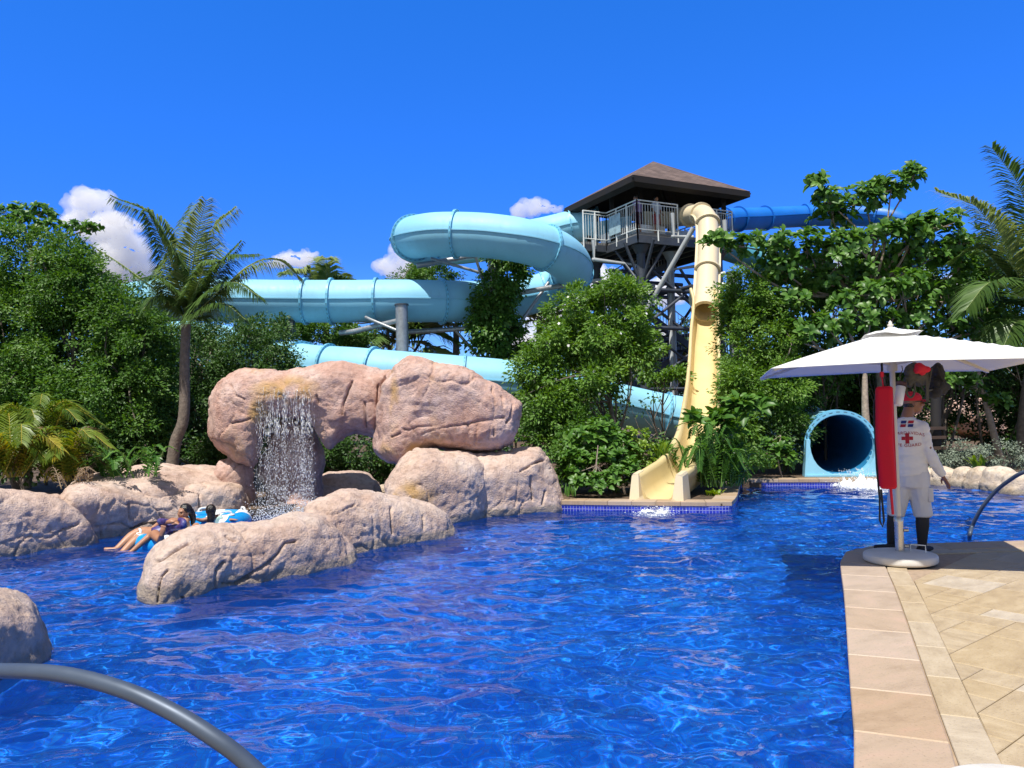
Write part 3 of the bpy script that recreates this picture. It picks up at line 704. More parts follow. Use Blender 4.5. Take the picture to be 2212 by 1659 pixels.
M_INNER_SHADE = fibreglass('shade darkened tube inside', (0.025, 0.22, 0.45), .4)  # inside of the light blue tube, its shade painted into the colour
M_BOLT = simple('bolts', (0.10, 0.22, 0.30), 0.5, 0.3)

def sections(path, step=0.22):
    pts, tot = resample(path, step)
    fr = pframes(pts)
    # keep cross-sections level: side vector horizontal
    out = []
    for (t, a, b), p in zip(fr, pts):
        s = Vector((0, 0, 1)).cross(t)
        s = a if s.length < 0.12 else s.normalized()
        out.append((p, t, s, t.cross(s)))
    return out, tot
def tube_slide(root, path, r, flanges, mat, fmat, seam=0.05, n=32, inner_to=None, fl_w=0.075, fl_h=0.085, bolts=0, name='tube_section', inner_shade=None):
    sec, tot = sections(path)
    m = len(sec); cuts = sorted(set([0]+[int(round(f/tot*(m-1))) for f in flanges if 0 < f < tot]+[m-1]))
    for ca_, cb_ in zip(cuts, cuts[1:]):
        f = MB(); V = []; F = []
        rows = cb_-ca_+1
        for i in range(ca_, cb_+1):
            p, t, s, u = sec[i]
            for k in range(n): q = 2*PI*k/n; V.append(p+(s*math.cos(q)+u*math.sin(q))*r)
        for i in range(rows-1):
            for k in range(n): F.append((i*n+k, i*n+(k+1) % n, (i+1)*n+(k+1) % n, (i+1)*n+k))
        f.add(V, F, True); F_OUT = F
        f.add([v + (sec[ca_+j//n][0]-v)*0.035 for j, v in enumerate(V)], [q[::-1] for q in F], True)     # inner skin
        for sg in (1, -1):            # bolted side seam
            V = []; F = []
            for i in range(ca_, cb_+1):
                p, t, s, u = sec[i]
                for (d, h) in ((0.0, .018), (seam, .018), (seam, -.018), (0.0, -.018)): V.append(p+s*sg*(r-0.01+d)+u*h)
            for i in range(rows-1):
                for k in range(4): F.append((i*4+k, i*4+(k+1) % 4, (i+1)*4+(k+1) % 4, (i+1)*4+k))
            f.add(V, F)
        o = f.build(name, mat, root)
        if inner_shade: o.data.materials.append(inner_shade); mi = np.zeros(len(o.data.polygons), dtype=np.int32); mi[len(F_OUT):2*len(F_OUT)] = 1; o.data.polygons.foreach_set('material_index', mi)
    for c in cuts:
        f = MB(); p, t, s, u = sec[c]; V = []; F = []; mi = []
        nb = max(n, 2*bolts)
        prof = [(-fl_w/2, r-.01), (-fl_w/2, r+fl_h*.36), (-fl_w/2, r+fl_h*.68), (-fl_w/2, r+fl_h), (-fl_w*.18, r+fl_h), (fl_w*.18, r+fl_h), (fl_w/2, r+fl_h), (fl_w/2, r+fl_h*.68), (fl_w/2, r+fl_h*.36), (fl_w/2, r-.01)]
        np_ = len(prof)
        for k in range(nb):
            q = 2*PI*k/nb; d = s*math.cos(q)+u*math.sin(q)
            for (x, rr) in prof: V.append(p+t*x+d*rr)
        for k in range(nb):
            for j in range(np_):
                F.append((k*np_+j, k*np_+(j+1) % np_, ((k+1) % nb)*np_+(j+1) % np_, ((k+1) % nb)*np_+j)); mi.append(1 if bolts and k % 2 and j in (1, 4, 7) else 0)
        f.add(V, F, False)
        o = f.build('flange', fmat, root); o.data.materials.append(M_BOLT); o.data.polygons.foreach_set('material_index', mi)
    return sec
def fl_at(path, marks):
    """arc lengths at the path points nearest to photo columns given as (index of control point)"""
    return marks
RT = 0.72
ctrl = [P(1290, 486, 33.0), P(1240, 490, 33.2), P(1172, 506, 33.2), P(1080, 522, 32.0), P(990, 532, 30.6), P(915, 530, 28.6), P(888, 517, 26.6), P(925, 508, 25.3), P(985, 506, 25), P(1060, 510, 24.8), P(1140, 523, 24.8), P(1205, 547, 25.5), P(1235, 577, 27),
        P(1222, 608, 28.6), P(1175, 630, 29.2), P(1110, 645, 28.4), P(1040, 651, 27.2), P(960, 651, 26.4), P(860, 650, 26), P(760, 651, 26), P(660, 651, 26), P(560, 650, 26), P(440, 648, 26), P(330, 650, 26.3), P(255, 662, 27.6), P(238, 690, 29.8), P(285, 715, 31.5), P(380, 728, 31.5), P(480, 742, 30.2), P(560, 762, 28), P(612, 780, 26.2), P(675, 793, 24.8), P(760, 799, 24.3), P(849, 807, 24), P(980, 817, 24), P(1122, 830, 24.2), P(1230, 852, 25), P(1340, 876, 25.8), P(1440, 897, 26.2), P(1540, 912, 25.8), P(1640, 925, 24.2), P(1730, 936, 21.6), P(1790, 952, 19.2), P(1816, 961, 17.9)]
path = catmull(ctrl, 10)
arc = [0.0]
for a, b in zip(path, path[1:]): arc.append(arc[-1]+(b-a).length)
def A_at(i): return arc[min(len(arc)-1, int(round(i*10)))]
light = empty('tube_slide', (ctrl[8].x, ctrl[8].y, 0.2), 0, 'long light blue tube slide looping from the tower down to the pool', 'water slide')
fl = [A_at(i) for i in (1.0, 3.2, 5.0, 6.3, 8.0, 10.6, 12.4, 14.0, 15.6, 17.0, 18.35, 19.4, 19.95, 21.6, 23, 25, 27, 29, 30.6, 31.5, 32.6, 34.1, 35.2, 36.6, 38.05, 39.6, 41.2, 42.6)]
sec = tube_slide(light, path, RT, fl, M_SKYBLUE, M_FLANGE, bolts=30, inner_shade=M_INNER_SHADE)
# exit mouth: a thick rim that widens into two cheeks standing on the coping
p, t, s, u = sec[-1]
f = MB(); V = []; F = []; n = 40
rim = [(0.0, RT-.025), (0.0, RT+.055), (-.14, RT+.055), (-.14, RT-.025)]
for k in range(n):
    q = 2*PI*k/n; d = s*math.cos(q)+u*math.sin(q)
    for (x, rr) in rim: V.append(p+t*x+d*rr)
for k in range(n):
    for j in range(4): F.append((k*4+j, k*4+(j+1) % 4, ((k+1) % n)*4+(j+1) % 4, ((k+1) % n)*4+j))
f.add(V, F); f.build('mouth_rim', M_SKYBLUE, light)
f = MB()
tw = Vector((t.x, t.y, 0)).normalized(); sw = Vector((-tw.y, tw.x, 0)); z0 = 0.02
for sg in (1, -1):
    # cheek profile in the (side, up) plane, drawn from the tube wall outward and down to the coping
    prof = []
    for k in range(9): q = math.radians(12-100*k/8); prof.append(((RT-.015)*math.cos(q), p.z+(RT-.015)*math.sin(q)))
    prof += [(0.06, 0.05), (0.06, z0), (RT+.10, z0), (RT+.085, 0.5), (RT+.06, p.z+.14)]
    front = []; back = []
    for (x, z) in prof:
        c = p+sw*sg*x*(1+0.10*max(0, 0.7-z)); front.append(Vector((c.x, c.y, z))+tw*(0.22+0.10*max(0, .8-z))); back.append(Vector((c.x, c.y, z))-tw*0.10)
    nn = len(prof); idx = list(range(nn)); 
    f.add(front+back, [tuple(idx), tuple(reversed([i+nn for i in idx]))]+[(i, i+nn, (i+1) % nn+nn, (i+1) % nn) for i in range(nn)])
ap = [p+tw*x+sw*y for x, y in ((-.1, -RT-.06), (.34, -RT-.10), (.34, RT+.10), (-.1, RT+.06))]; f.prism([(q.x, q.y) for q in ap], .03, p.z-RT+.05)
f.build('mouth_cheek', M_SKYBLUE, light)

# strong blue tube on the far side of the tower
ctrl = [P(1545, 478, 33.2), P(1580, 474, 34), P(1640, 472, 35), P(1720, 468, 36), P(1800, 465, 36), P(1880, 466, 35), P(1940, 476, 34.4), P(1975, 505, 34.4), P(1985, 545, 35.5), P(1955, 580, 37), P(1890, 600, 38), P(1810, 615, 38)]
path2 = catmull(ctrl, 10); arc = [0.0]
for a, b in zip(path2, path2[1:]): arc.append(arc[-1]+(b-a).length)
dk = empty('tube_slide', (ctrl[3].x, ctrl[3].y, .2), 0, 'strong blue tube slide leaving the right side of the tower above the trees', 'water slide')
tube_slide(dk, path2, 0.50, [A_at(i) for i in (0.6, 1.3, 2.2, 3.2, 4.2, 5.2, 6.2, 7.2, 8.2, 9.2)], M_DEEPBLUE, M_DEEPBLUE, n=26, name='tube_section')
ctrl = [P(1545, 530, 34), P(1590, 546, 34.5), P(1650, 562, 34.5), P(1720, 590, 33.5), P(1780, 630, 33)]
path3 = catmull(ctrl, 10)
tl = empty('tube_slide', (ctrl[2].x, ctrl[2].y, .2), 0, 'teal tube slide mostly hidden by leaves below the strong blue tube', 'water slide')
tube_slide(tl, path3, 0.5, [2.5], M_TEAL, M_TEAL, n=24)

# yellow slide: enclosed upper tube, open chute below
ys = empty('speed_slide', (P(1515, 880, 20).x, 20.0, 0.2), 0, 'steep sand yellow slide with a tube top and an open chute into the pool', 'water slide')
ctrl = [P(1462, 470, 31.2), P(1488, 466, 30.2), P(1512, 463, 29.3), P(1526, 472, 28.6), P(1530, 505, 28.1), P(1529, 560, 27.3), P(1526, 630, 26.2), P(1523, 672, 25.45)]
path4 = catmull(ctrl, 10); arc = [0.0]
for a, b in zip(path4, path4[1:]): arc.append(arc[-1]+(b-a).length)
RY = 0.375
def yellow_tube():
    pts, tot = resample(path4, 0.16); n = 28
    fr = []
    for i, q in enumerate(pts):
        t = (pts[min(i+1, len(pts)-1)]-pts[max(i-1, 0)]).normalized()
        s = Vector((0, 0, 1)).cross(t); s = s.normalized() if s.length > .15 else Vector((1, 0, 0))
        w = min(1, max(0, (i/len(pts)-.12)/.25)); s = (s*(1-w)+Vector((-1, .05, 0))*w).normalized() if s.x < 0 else (s*(1-w)+Vector((1, -.05, 0))*w).normalized()
        s = (s-t*s.dot(t)).normalized(); fr.append((q, t, s, t.cross(s)))
    m = len(fr); cuts = sorted(set([0]+[int(A_at(i)/tot*(m-1)) for i in (1.25, 2.2, 3.4, 5.35)]+[m-1]))
    for a_, b_ in zip(cuts, cuts[1:]):
        f = MB(); V = []; F = []
        for i in range(a_, b_+1):
            q, t, s, u = fr[i]
            for k in range(n): w = 2*PI*k/n; V.append(q+(s*math.cos(w)+u*math.sin(w))*RY)
        for i in range(b_-a_):
            for k in range(n): F.append((i*n+k, i*n+(k+1) % n, (i+1)*n+(k+1) % n, (i+1)*n+k))
        f.add(V, F, True); f.add([v+(fr[a_+j//n][0]-v)*0.05 for j, v in enumerate(V)], [g[::-1] for g in F], True)
        if a_ >= cuts[2]:
            for sg in (1, -1):
                V = []; F = []
                for i in range(a_, b_+1):
                    q, t, s, u = fr[i]
                    for (d, h) in ((0, .02), (.085, .02), (.085, -.02), (0, -.02)): V.append(q+s*sg*(RY-.01+d)+u*h)
                for i in range(b_-a_):
                    for k in range(4): F.append((i*4+k, i*4+(k+1) % 4, (i+1)*4+(k+1) % 4, (i+1)*4+k))
                f.add(V, F)
        f.build('tube_section', M_YELLOW, ys)
    for c in cuts[1:]:
        q, t, s, u = fr[c]; f = MB(); V = []; F = []; last = c == cuts[-1]
        h = .085 if not last else .075
        for k in range(n):
            w = 2*PI*k/n; d = s*math.cos(w)+u*math.sin(w)
            for (x, rr) in ((-.04, RY-.03), (-.04, RY+h), (.05, RY+h), (.05, RY-.03)): V.append(q+t*x+d*rr)
        for k in range(n):
            for j in range(4): F.append((k*4+j, k*4+(j+1) % 4, ((k+1) % n)*4+(j+1) % 4, ((k+1) % n)*4+j))
        f.add(V, F); f.build('flange', M_YELLOW, ys)
    return fr[-1]
yend = yellow_tube()
# open chute: U section swept down the run-out
end_c = P(1523, 672, 25.45)
ctrl = [end_c+Vector((0, .45, .62)), end_c+Vector((0, -.05, -.08)), P(1521, 735, 24.0), P(1520, 800, 22.3), P(1518, 856, 20.6), P(1515, 898, 19.0), P(1512, 930, 17.7), P(1505, 960, 16.6), P(1484, 992, 15.5), P(1452, 1016, 14.6), P(1421, 1037, 13.8)]
zc = [c.z for c in ctrl]
pts, tot = resample(catmull(ctrl, 12), 0.14)
U_IN = [(-.44, .40), (-.42, .10), (-.37, -.20), (-.30, -.34), (-.17, -.40), (0, -.41), (.17, -.40), (.30, -.34), (.37, -.20), (.42, .10), (.44, .40)]
f = MB(); V = []; F = []
N_ = len(pts); prev = None
for i, q in enumerate(pts):
    t = (pts[min(i+1, N_-1)]-pts[max(i-1, 0)]).normalized(); s = Vector((-t.y, t.x, 0))
    flat = max(0, min(1, (i/N_-.6)/.3))
    s = Vector((1, 0, 0)).lerp(s.normalized(), min(1, flat+.25)).normalized() if s.length > 1e-4 else Vector((1, 0, 0))
    s = (s-t*s.dot(t)).normalized(); u = s.cross(t).normalized()
    if u.z < 0: u = -u
    wall = 1.0-0.72*flat
    nar = 1-.12*flat; ring = [(x*nar, y if y < 0 else y*wall) for x, y in U_IN]
    top = ring[-1][1]
    ring = [(x*.86, y*.92) for x, y in ring]; top = ring[-1][1]
    full = ring + [(x*.86, y) for x, y in [(.50, top), (.535, top-.02), (.535, top-.16), (.49, top-.16), (.45, -.22), (.36, -.42), (.2, -.48), (0, -.49), (-.2, -.48), (-.36, -.42), (-.45, -.22), (-.49, top-.16), (-.535, top-.16), (-.535, top-.02), (-.50, top)]]
    for (x, y) in full: V.append(q+s*x+u*y)
n = len(full)
for i in range(N_-1):
    for k in range(n): F.append((i*n+k, (i+1)*n+k, (i+1)*n+(k+1) % n, i*n+(k+1) % n))
f.add(V, F, True)
mid = MB()
ends = [tuple(range(n))[::-1]]
L0 = V[-n:]
# closed lip of the mouth: left and right wall ends plus floor edge
f.add(L0, [tuple(range(n))])
f.build('open_chute', M_CHUTE, ys)
# widened mouth with thick cheeks
q = pts[-1]; t = (pts[-1]-pts[-3]).normalized(); t = Vector((t.x, t.y, 0)).normalized(); s = Vector((t.y, -t.x, 0))
if s.x < 0: s = -s
g = MB()
for sg in (1, -1):
    for (x0, x1, zt) in ((.31, .47, .58),):
        zt = q.z+.11; prof = [(.235, .10), (.30, .24), (.335, zt-.05), (.35, zt), (.44, zt), (.465, zt-.04), (.50, .12), (.51, .03), (.19, .03)]
        fr_ = [Vector((q.x, q.y, 0))+s*sg*x+Vector((0, 0, z))+t*(.06 if z > .3 else .16) for x, z in prof]
        bk_ = [Vector((q.x, q.y, 0))+s*sg*x+Vector((0, 0, z+.04))-t*.3 for x, z in prof]
        nn = len(prof); g.add(fr_+bk_, [tuple(range(nn)), tuple(range(2*nn-1, nn-1, -1))]+[(i, i+nn, (i+1) % nn+nn, (i+1) % nn) for i in range(nn)])
g.box(Vector((q.x, q.y, .07))+t*.05, (.62, .30, .06), Matrix((s, t, Vector((0, 0, 1)))).transposed())
g.build('mouth_cheek', M_YELLOW, ys)
MOUTH_Y = Vector((q.x, q.y, .12))+t*.20; MOUTH_T = t

# ------------------------------------------------------------------ slide supports
def support(label, base_px, Y, top_v, r, arms, group='steel columns holding up the slides', mat=None):
    b_ = P(base_px, 900, Y); top = P(base_px, top_v, Y)
    root = empty('slide_support', (b_.x, b_.y, .17), 0, label, 'support column', group)
    f = MB(); f.tube([(b_.x, b_.y, .15), (b_.x, b_.y, top.z)], r, 18); f.build('post', M_STEEL, root)
    g = MB(); g.lathe([(r+.03, 0), (r+.03, .05)], (b_.x, b_.y, top.z), 18); g.build('cap', M_DKSTEEL, root)
    for (pts, rr) in arms:
        f = MB(); f.tube(pts, rr, 12); f.build('arm', M_STEEL, root)
    return root
support('thick grey column standing between the two straight tube runs', 872, 24.9, 660, .2,
        [([P(872, 690, 24.9), P(765, 716, 25.6), P(735, 719, 25.9)], .09), ([P(872, 720, 24.9), P(800, 690, 25.2), P(790, 685, 25.4)], .05)])
support('column wrapped in climbing leaves under the loop of the slide', 1075, 26.5, 540, .22,
        [([P(1075, 552, 26.5), P(985, 549, 25.2), P(978, 549, 25.1)], .085), ([P(1070, 545, 26.6), P(900, 574, 26.2)], .095), ([P(1075, 600, 26.5), P(930, 558, 26)], .055), ([P(1080, 640, 26.5), P(1235, 613, 27.2)], .09),
         ([P(1075, 706, 26.6), P(870, 718, 26.6)], .085), ([P(1050, 630, 26.4), P(1025, 548, 26)], .05), ([P(1080, 760, 26.6), P(1185, 610, 27.2)], .06), ([P(1060, 800, 26.5), P(985, 715, 26.4)], .05)])
support('short grey column behind the right end of the lower tube', 1097, 26.9, 690, .16, [])
support('grey column with arm behind the hedge at the right of the yellow slide', 1592, 30, 590, .2, [([P(1592, 615, 30), P(1560, 614, 30.2)], .08)])
f = MB(); f.tube([P(1118, 917, 22.5), P(1200, 916, 22.5)], .06, 12); o = f.build('support_pipe', M_STEEL); tag(o, 'horizontal grey pipe behind the big pink boulder, low by the shrubs', 'pipe')
f = MB()
for (u_, v_, Y_) in ((632, 715, 25.6),):
    f.tube([P(u_-60, v_+6, Y_+.4), P(u_, v_, Y_)], .1, 12)
    f.box(P(u_-2, v_-10, Y_+.1), (.16, .3, .36))
o = f.build('slide_bracket', M_DKSTEEL); tag(o, 'dark bracket arm under the upper tube, right of the coconut palm', 'bracket')

def trough(name, root, a, b_, w, h, mat):
    a = Vector(a); b_ = Vector(b_); d = (b_-a).normalized(); s_ = Vector((d.y, -d.x, 0)).normalized(); u = Vector((0, 0, 1)); V = []
    prof = [(-w, h), (-w*.8, .1), (-w*.5, 0), (w*.5, 0), (w*.8, .1), (w, h), (w+.05, h), (w+.05, h-.06), (w*.86, .02), (w*.55, -.06), (-w*.55, -.06), (-w*.86, .02), (-w-.05, h-.06), (-w-.05, h)]
    n_ = len(prof); f = MB()
    for q in (a, b_): V += [q+s_*x+u*z for x, z in prof]
    f.add(V, [(i, (i+1) % n_, (i+1) % n_+n_, i+n_) for i in range(n_)]+[tuple(range(n_))[::-1], tuple(range(n_, 2*n_))]); return f.build(name, mat, root)
c0 = P(1462, 470, 31.2); trough('entry_trough', ys, c0+Vector((-1.55, .35, -.22)), c0+Vector((.05, 0, -.36)), .36, .5, M_YELLOW)
c0 = P(1290, 486, 33.0); trough('entry_trough', light, c0+Vector((1.5, -.5, -.5)), c0+Vector((0, 0, -.62)), .55, .6, M_SKYBLUE)
# ------------------------------------------------------------------ slide tower
M_ROOF, t, b, o = nt('brown shingles'); L = t.links.new
uv = N(t, 'ShaderNodeUVMap')
br = N(t, 'ShaderNodeTexBrick', i_Scale=1.0); br.inputs['Brick Width'].default_value = 0.34; br.inputs['Row Height'].default_value = 0.16; br.inputs['Mortar Size'].default_value = 0.012
br.inputs['Color1'].default_value = (0.10, 0.068, 0.056, 1); br.inputs['Color2'].default_value = (0.165, 0.115, 0.098, 1); br.inputs['Mortar'].default_value = (0.07, 0.05, 0.042, 1)
L(uv.outputs[0], br.inputs['Vector']); n1 = N(t, 'ShaderNodeTexNoise', i_Scale=1.5, i_Detail=6.0); L(uv.outputs[0], n1.inputs['Vector'])
r1 = ramp(t, [(.3, .75), (.7, 1.2)]); L(n1.outputs['Fac'], r1.inputs['Fac']); mx = N(t, 'ShaderNodeMix', data_type='RGBA', blend_type='MULTIPLY'); mx.inputs['Factor'].default_value = 1
L(br.outputs['Color'], mx.inputs['A']); L(r1.outputs['Color'], mx.inputs['B']); L(mx.outputs['Result'], b.inputs['Base Color']); b.inputs['Roughness'].default_value = .85
bp = N(t, 'ShaderNodeBump', i_Strength=.5, i_Distance=.02); L(br.outputs['Fac'], bp.inputs['Height']); bp.invert = True; L(bp.outputs[0], b.inputs['Normal'])
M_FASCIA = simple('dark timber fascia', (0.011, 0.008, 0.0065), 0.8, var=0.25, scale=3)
M_RAIL = simple('pale grey railing', (0.72, 0.74, 0.72), 0.45, 0.0, var=0.1)
M_PVC = simple('grey drain pipe', (0.42, 0.44, 0.45), 0.4, var=0.1, dirt=.25)
M_DECKING = simple('weathered decking', (0.22, 0.21, 0.20), 0.8, var=0.2, scale=5)
M_WHITE = simple('white plastic', (0.78, 0.80, 0.80), 0.4, var=0.04)
NR = Vector((4.71, 28.5, 0)); E1 = Vector((5.2, 2.6, 0)).normalized(); E2 = Vector((-2.12, 4.6, 0)); E2 = (E2-E1*E2.dot(E1)).normalized()
W1, W2 = 5.8, 5.07
ZE, ZF = 10.6, 8.62
def TW(a, b, z=0.0): q = NR+E1*a+E2*b; return Vector((q.x, q.y, z))
tower = empty('slide_tower', TW(2.9, 2.5, .17), 0, 'tall grey steel slide tower with a brown hipped roof', 'tower')
# roof
apex = TW(W1/2, W2/2, 12.25); cs = [TW(0, 0, ZE), TW(W1, 0, ZE), TW(W1, W2, ZE), TW(0, W2, ZE)]
V = []; F = []; UV = []
for i in range(4):
    a, b_ = cs[i], cs[(i+1) % 4]; o_ = len(V); e = (b_-a).normalized(); up = (apex-(a+b_)/2)
    V += [a, b_, apex]; F.append((o_, o_+1, o_+2)); UV += [(0, 0), ((b_-a).length, 0), ((b_-a).length/2, up.length)]
me = bpy.data.meshes.new('roof'); me.from_pydata([v[:] for v in V], [], F); me.update()
ul = me.uv_layers.new(name='UVMap')
for l in me.loops: ul.data[l.index].uv = UV[l.vertex_index]
roof = link('roof', me, M_ROOF, tower)
f = MB()
inn = [TW(.3, .3), TW(W1-.3, .3), TW(W1-.3, W2-.3), TW(.3, W2-.3)]
for i in range(4):
    a, b_ = cs[i], cs[(i+1) % 4]
    f.add([a+Vector((0, 0, -.012)), b_+Vector((0, 0, -.012)), b_+Vector((0, 0, -.24)), a+Vector((0, 0, -.24)), inn[i]+Vector((0, 0, ZE-.33)), inn[(i+1) % 4]+Vector((0, 0, ZE-.33)), inn[(i+1) % 4]+Vector((0, 0, ZE-.10)), inn[i]+Vector((0, 0, ZE-.10))],
          [(0, 3, 2, 1), (3, 4, 5, 2), (4, 7, 6, 5), (7, 0, 1, 6)])
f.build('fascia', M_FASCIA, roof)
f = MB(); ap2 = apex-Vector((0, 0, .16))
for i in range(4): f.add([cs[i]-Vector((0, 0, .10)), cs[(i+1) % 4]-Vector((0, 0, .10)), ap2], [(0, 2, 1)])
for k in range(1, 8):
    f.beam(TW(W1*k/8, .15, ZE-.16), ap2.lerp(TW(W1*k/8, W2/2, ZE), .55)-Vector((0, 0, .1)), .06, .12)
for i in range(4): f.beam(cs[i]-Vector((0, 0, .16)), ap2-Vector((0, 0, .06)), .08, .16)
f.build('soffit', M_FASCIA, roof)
# platform
i1, i2 = .55, .55
PA, PB, PC, PD = (i1, i2), (W1-i1, i2), (W1-i1, W2-i2), (i1, W2-i2)
f = MB()
def slab(a0, a1, b0, b1, z0, z1, f):
    q = [TW(a0, b0), TW(a1, b0), TW(a1, b1), TW(a0, b1)]
    f.prism([(p.x, p.y) for p in q], z0, z1)
slab(i1, W1-i1, i2, W2-i2, ZF-.12, ZF, f); slab(-.55, i1-.003, 2.7, W2-i2, ZF-.12, ZF-.004, f)
f.build('platform_deck', M_DECKING, tower)
f = MB()
for (a0, b0), (a1, b1) in ((PA, PB), (PB, PC), (PC, PD), (PD, PA)):
    f.beam(TW(a0, b0, ZF-.27), TW(a1, b1, ZF-.27), .10, .29)
for k in range(1, 7): f.beam(TW(i1+(W1-2*i1)*k/7, i2+.06, ZF-.22), TW(i1+(W1-2*i1)*k/7, W2-i2-.06, ZF-.22), .08, .18)
f.beam(TW(-.55, 2.7, ZF-.25), TW(i1, 2.7, ZF-.25), .1, .25); f.beam(TW(-.55, W2-i2, ZF-.25), TW(i1, W2-i2, ZF-.25), .1, .25); f.beam(TW(-.55, 2.7, ZF-.25), TW(-.55, W2-i2, ZF-.25), .1, .25)
f.build('floor_beam', M_DKSTEEL, tower)
for (a, b_) in ((i1+.75, i2+.75), (W1/2, i2+.75), (W1-i1-.2, i2+.2), (i1+.2, W2-i2-.2), (W1-i1-.2, W2-i2-.2), (i1+.2, W2/2)):
    f = MB(); q = TW(a, b_); f.beam((q.x, q.y, ZF), (q.x, q.y, ZE-.1), .16, .16); f.build('roof_post', M_FASCIA, tower)
# railings
def railing(A, B, h, n, z=ZF, posts=2, single=True):
    root = None
    f = MB(); a = TW(*A, z); b_ = TW(*B, z)
    f.bar(a+Vector((0, 0, h)), b_+Vector((0, 0, h)), .028, 8); f.bar(a+Vector((0, 0, h-.12)), b_+Vector((0, 0, h-.12)), .02, 8); f.bar(a+Vector((0, 0, .1)), b_+Vector((0, 0, .1)), .02, 8)
    for k in range(posts+1):
        q = a.lerp(b_, k/posts); f.beam(q-Vector((0, 0, .30)), q+Vector((0, 0, h+.01)), .05, .05)
    root = f.build('railing', M_RAIL, tower)
    g = MB()
    for k in range(1, n):
        q = a.lerp(b_, k/n); g.bar(q+Vector((0, 0, .1)), q+Vector((0, 0, h-.12)), .0105, 6)
        if single: g.build('baluster', M_RAIL, root); g = MB()
    if not single: g.build('baluster_row', M_RAIL, root)['kind'] = 'stuff'
railing((i1-.04, i2-.04), (i1+1.9, i2-.04), 1.22, 15, posts=2)
railing((i1-.04, i2-.04), (i1-.04, 2.62), 1.22, 17, posts=3)
railing((i1-.04, 2.62), (-.6, 2.62), 1.22, 9, posts=2)
railing((W1-i1+.04, i2), (W1-i1+.04, W2-i2), 1.22, 30, posts=4, single=False)
railing((i1+3.1, i2-.04), (W1-i1, i2-.04), 1.22, 14, posts=2)
# pale panels and mats seen through the bars
f = MB(); a = TW(i1-.10, 1.55, ZF); b_ = TW(i1-.10, 2.35, ZF)
f.add([a+Vector((0, 0, .2)), b_+Vector((0, 0, .2)), b_+Vector((0, 0, .98)), a+Vector((0, 0, .98)), a+Vector((0, 0, .2))+E1*.012, b_+Vector((0, 0, .2))+E1*.012, b_+Vector((0, 0, .98))+E1*.012, a+Vector((0, 0, .98))+E1*.012], [(0, 3, 2, 1), (4, 5, 6, 7), (0, 1, 5, 4), (2, 3, 7, 6), (1, 2, 6, 5), (3, 0, 4, 7)])
f.build('sign_panel', simple('pale panel', (0.35, 0.48, 0.52), .3, var=.25, scale=6), tower)
for (a0, a1, b0, b1, z1) in ((i1+.5, i1+1.7, i2+.5, i2+1.5, .45), (i1+.3, i1+.9, 2.2, 3.6, .55), (i1+2.2, i1+3.0, i2+.6, i2+1.3, .4)):
    f = MB(); slab(a0, a1, b0, b1, ZF+.004, ZF+z1, f); f.build('entry_tub', M_WHITE, tower)
# columns
cols = {'a': (.95, .95), 'b': (W1-.95, .95), 'c': (.95, W2-.95), 'd': (W1-.95, W2-.95), 'e': (2.9, 1.6), 'g': (2.2, 3.6)}
for k, (a, b_) in cols.items():
    f = MB(); q = TW(a, b_); r = .17 if k in 'abcd' else .14
    f.tube([(q.x, q.y, .1), (q.x, q.y, ZF-.45)], r, 16)
    f.lathe([(r+.02, ZF-.75), (r+.16, ZF-.46), (r+.2, ZF-.43)], (q.x, q.y, 0), 16)
    for zz in (2.6, 5.0): f.lathe([(r+.05, zz-.03), (r+.05, zz+.03)], (q.x, q.y, 0), 16)
    f.build('column', M_DKSTEEL if k != 'e' else M_PVC, tower)
def brace(a, b_, r=.07, m=None):
    f = MB(); f.bar(a, b_, r, 8); f.build('brace', m or M_DKSTEEL, tower)
def C(k, z): return TW(*cols[k], z)
for (k, m) in (('a', 'b'), ('b', 'd'), ('d', 'c'), ('c', 'a')):
    brace(C(k, 5.0), C(m, 5.0), .08); brace(C(k, 2.6), C(m, 2.6), .06)
    brace(C(k, 5.0), C(m, 7.6), .06); brace(C(m, 5.0), C(k, 7.6), .06); brace(C(k, 2.6), C(m, 5.0), .055); brace(C(m, 2.6), C(k, 5.0), .055)
for (a, b_) in ((.2, .95), (.95, .1), (1.9, .6), (.6, 2.2)): brace(C('a', 6.6), TW(a, b_, ZF-.35), .06)
for (a, b_) in ((-1.0, 3.0), (.2, 4.6), (-.9, 4.3)): brace(C('c', 6.4), TW(a, b_, ZF-.35), .06)
for (a, b_, c_, d_, z_) in ((.3, .95, 5.5, .95, 6.5), (.95, .2, .95, 4.6, 6.5), (2.9, .3, 2.9, 4.8, 6.6), (.2, 3.6, 5.6, 3.6, 6.7), (.3, 2.2, 5.5, 2.2, 7.4), (.3, 4.1, 5.5, 4.1, 7.4)): brace(TW(a, b_, z_), TW(c_, d_, z_), .085)
for (a, b_, z_, c_, d_, w_) in ((.3, 2.2, 7.3, 2.9, 1.0, 5.0), (2.9, 1.0, 7.4, 4.8, 1.0, 5.0), (1.0, 4.1, 7.4, 3.2, 4.1, 4.0), (4.8, 4.1, 7.4, 2.4, 4.1, 4.4)): brace(TW(a, b_, z_), TW(c_, d_, w_), .06)
brace(C('a', 5.4), P(1498, 492, 28.6), .10, M_PVC); brace(C('a', 2.5), TW(3.6, -.6, .3), .07, M_PVC)
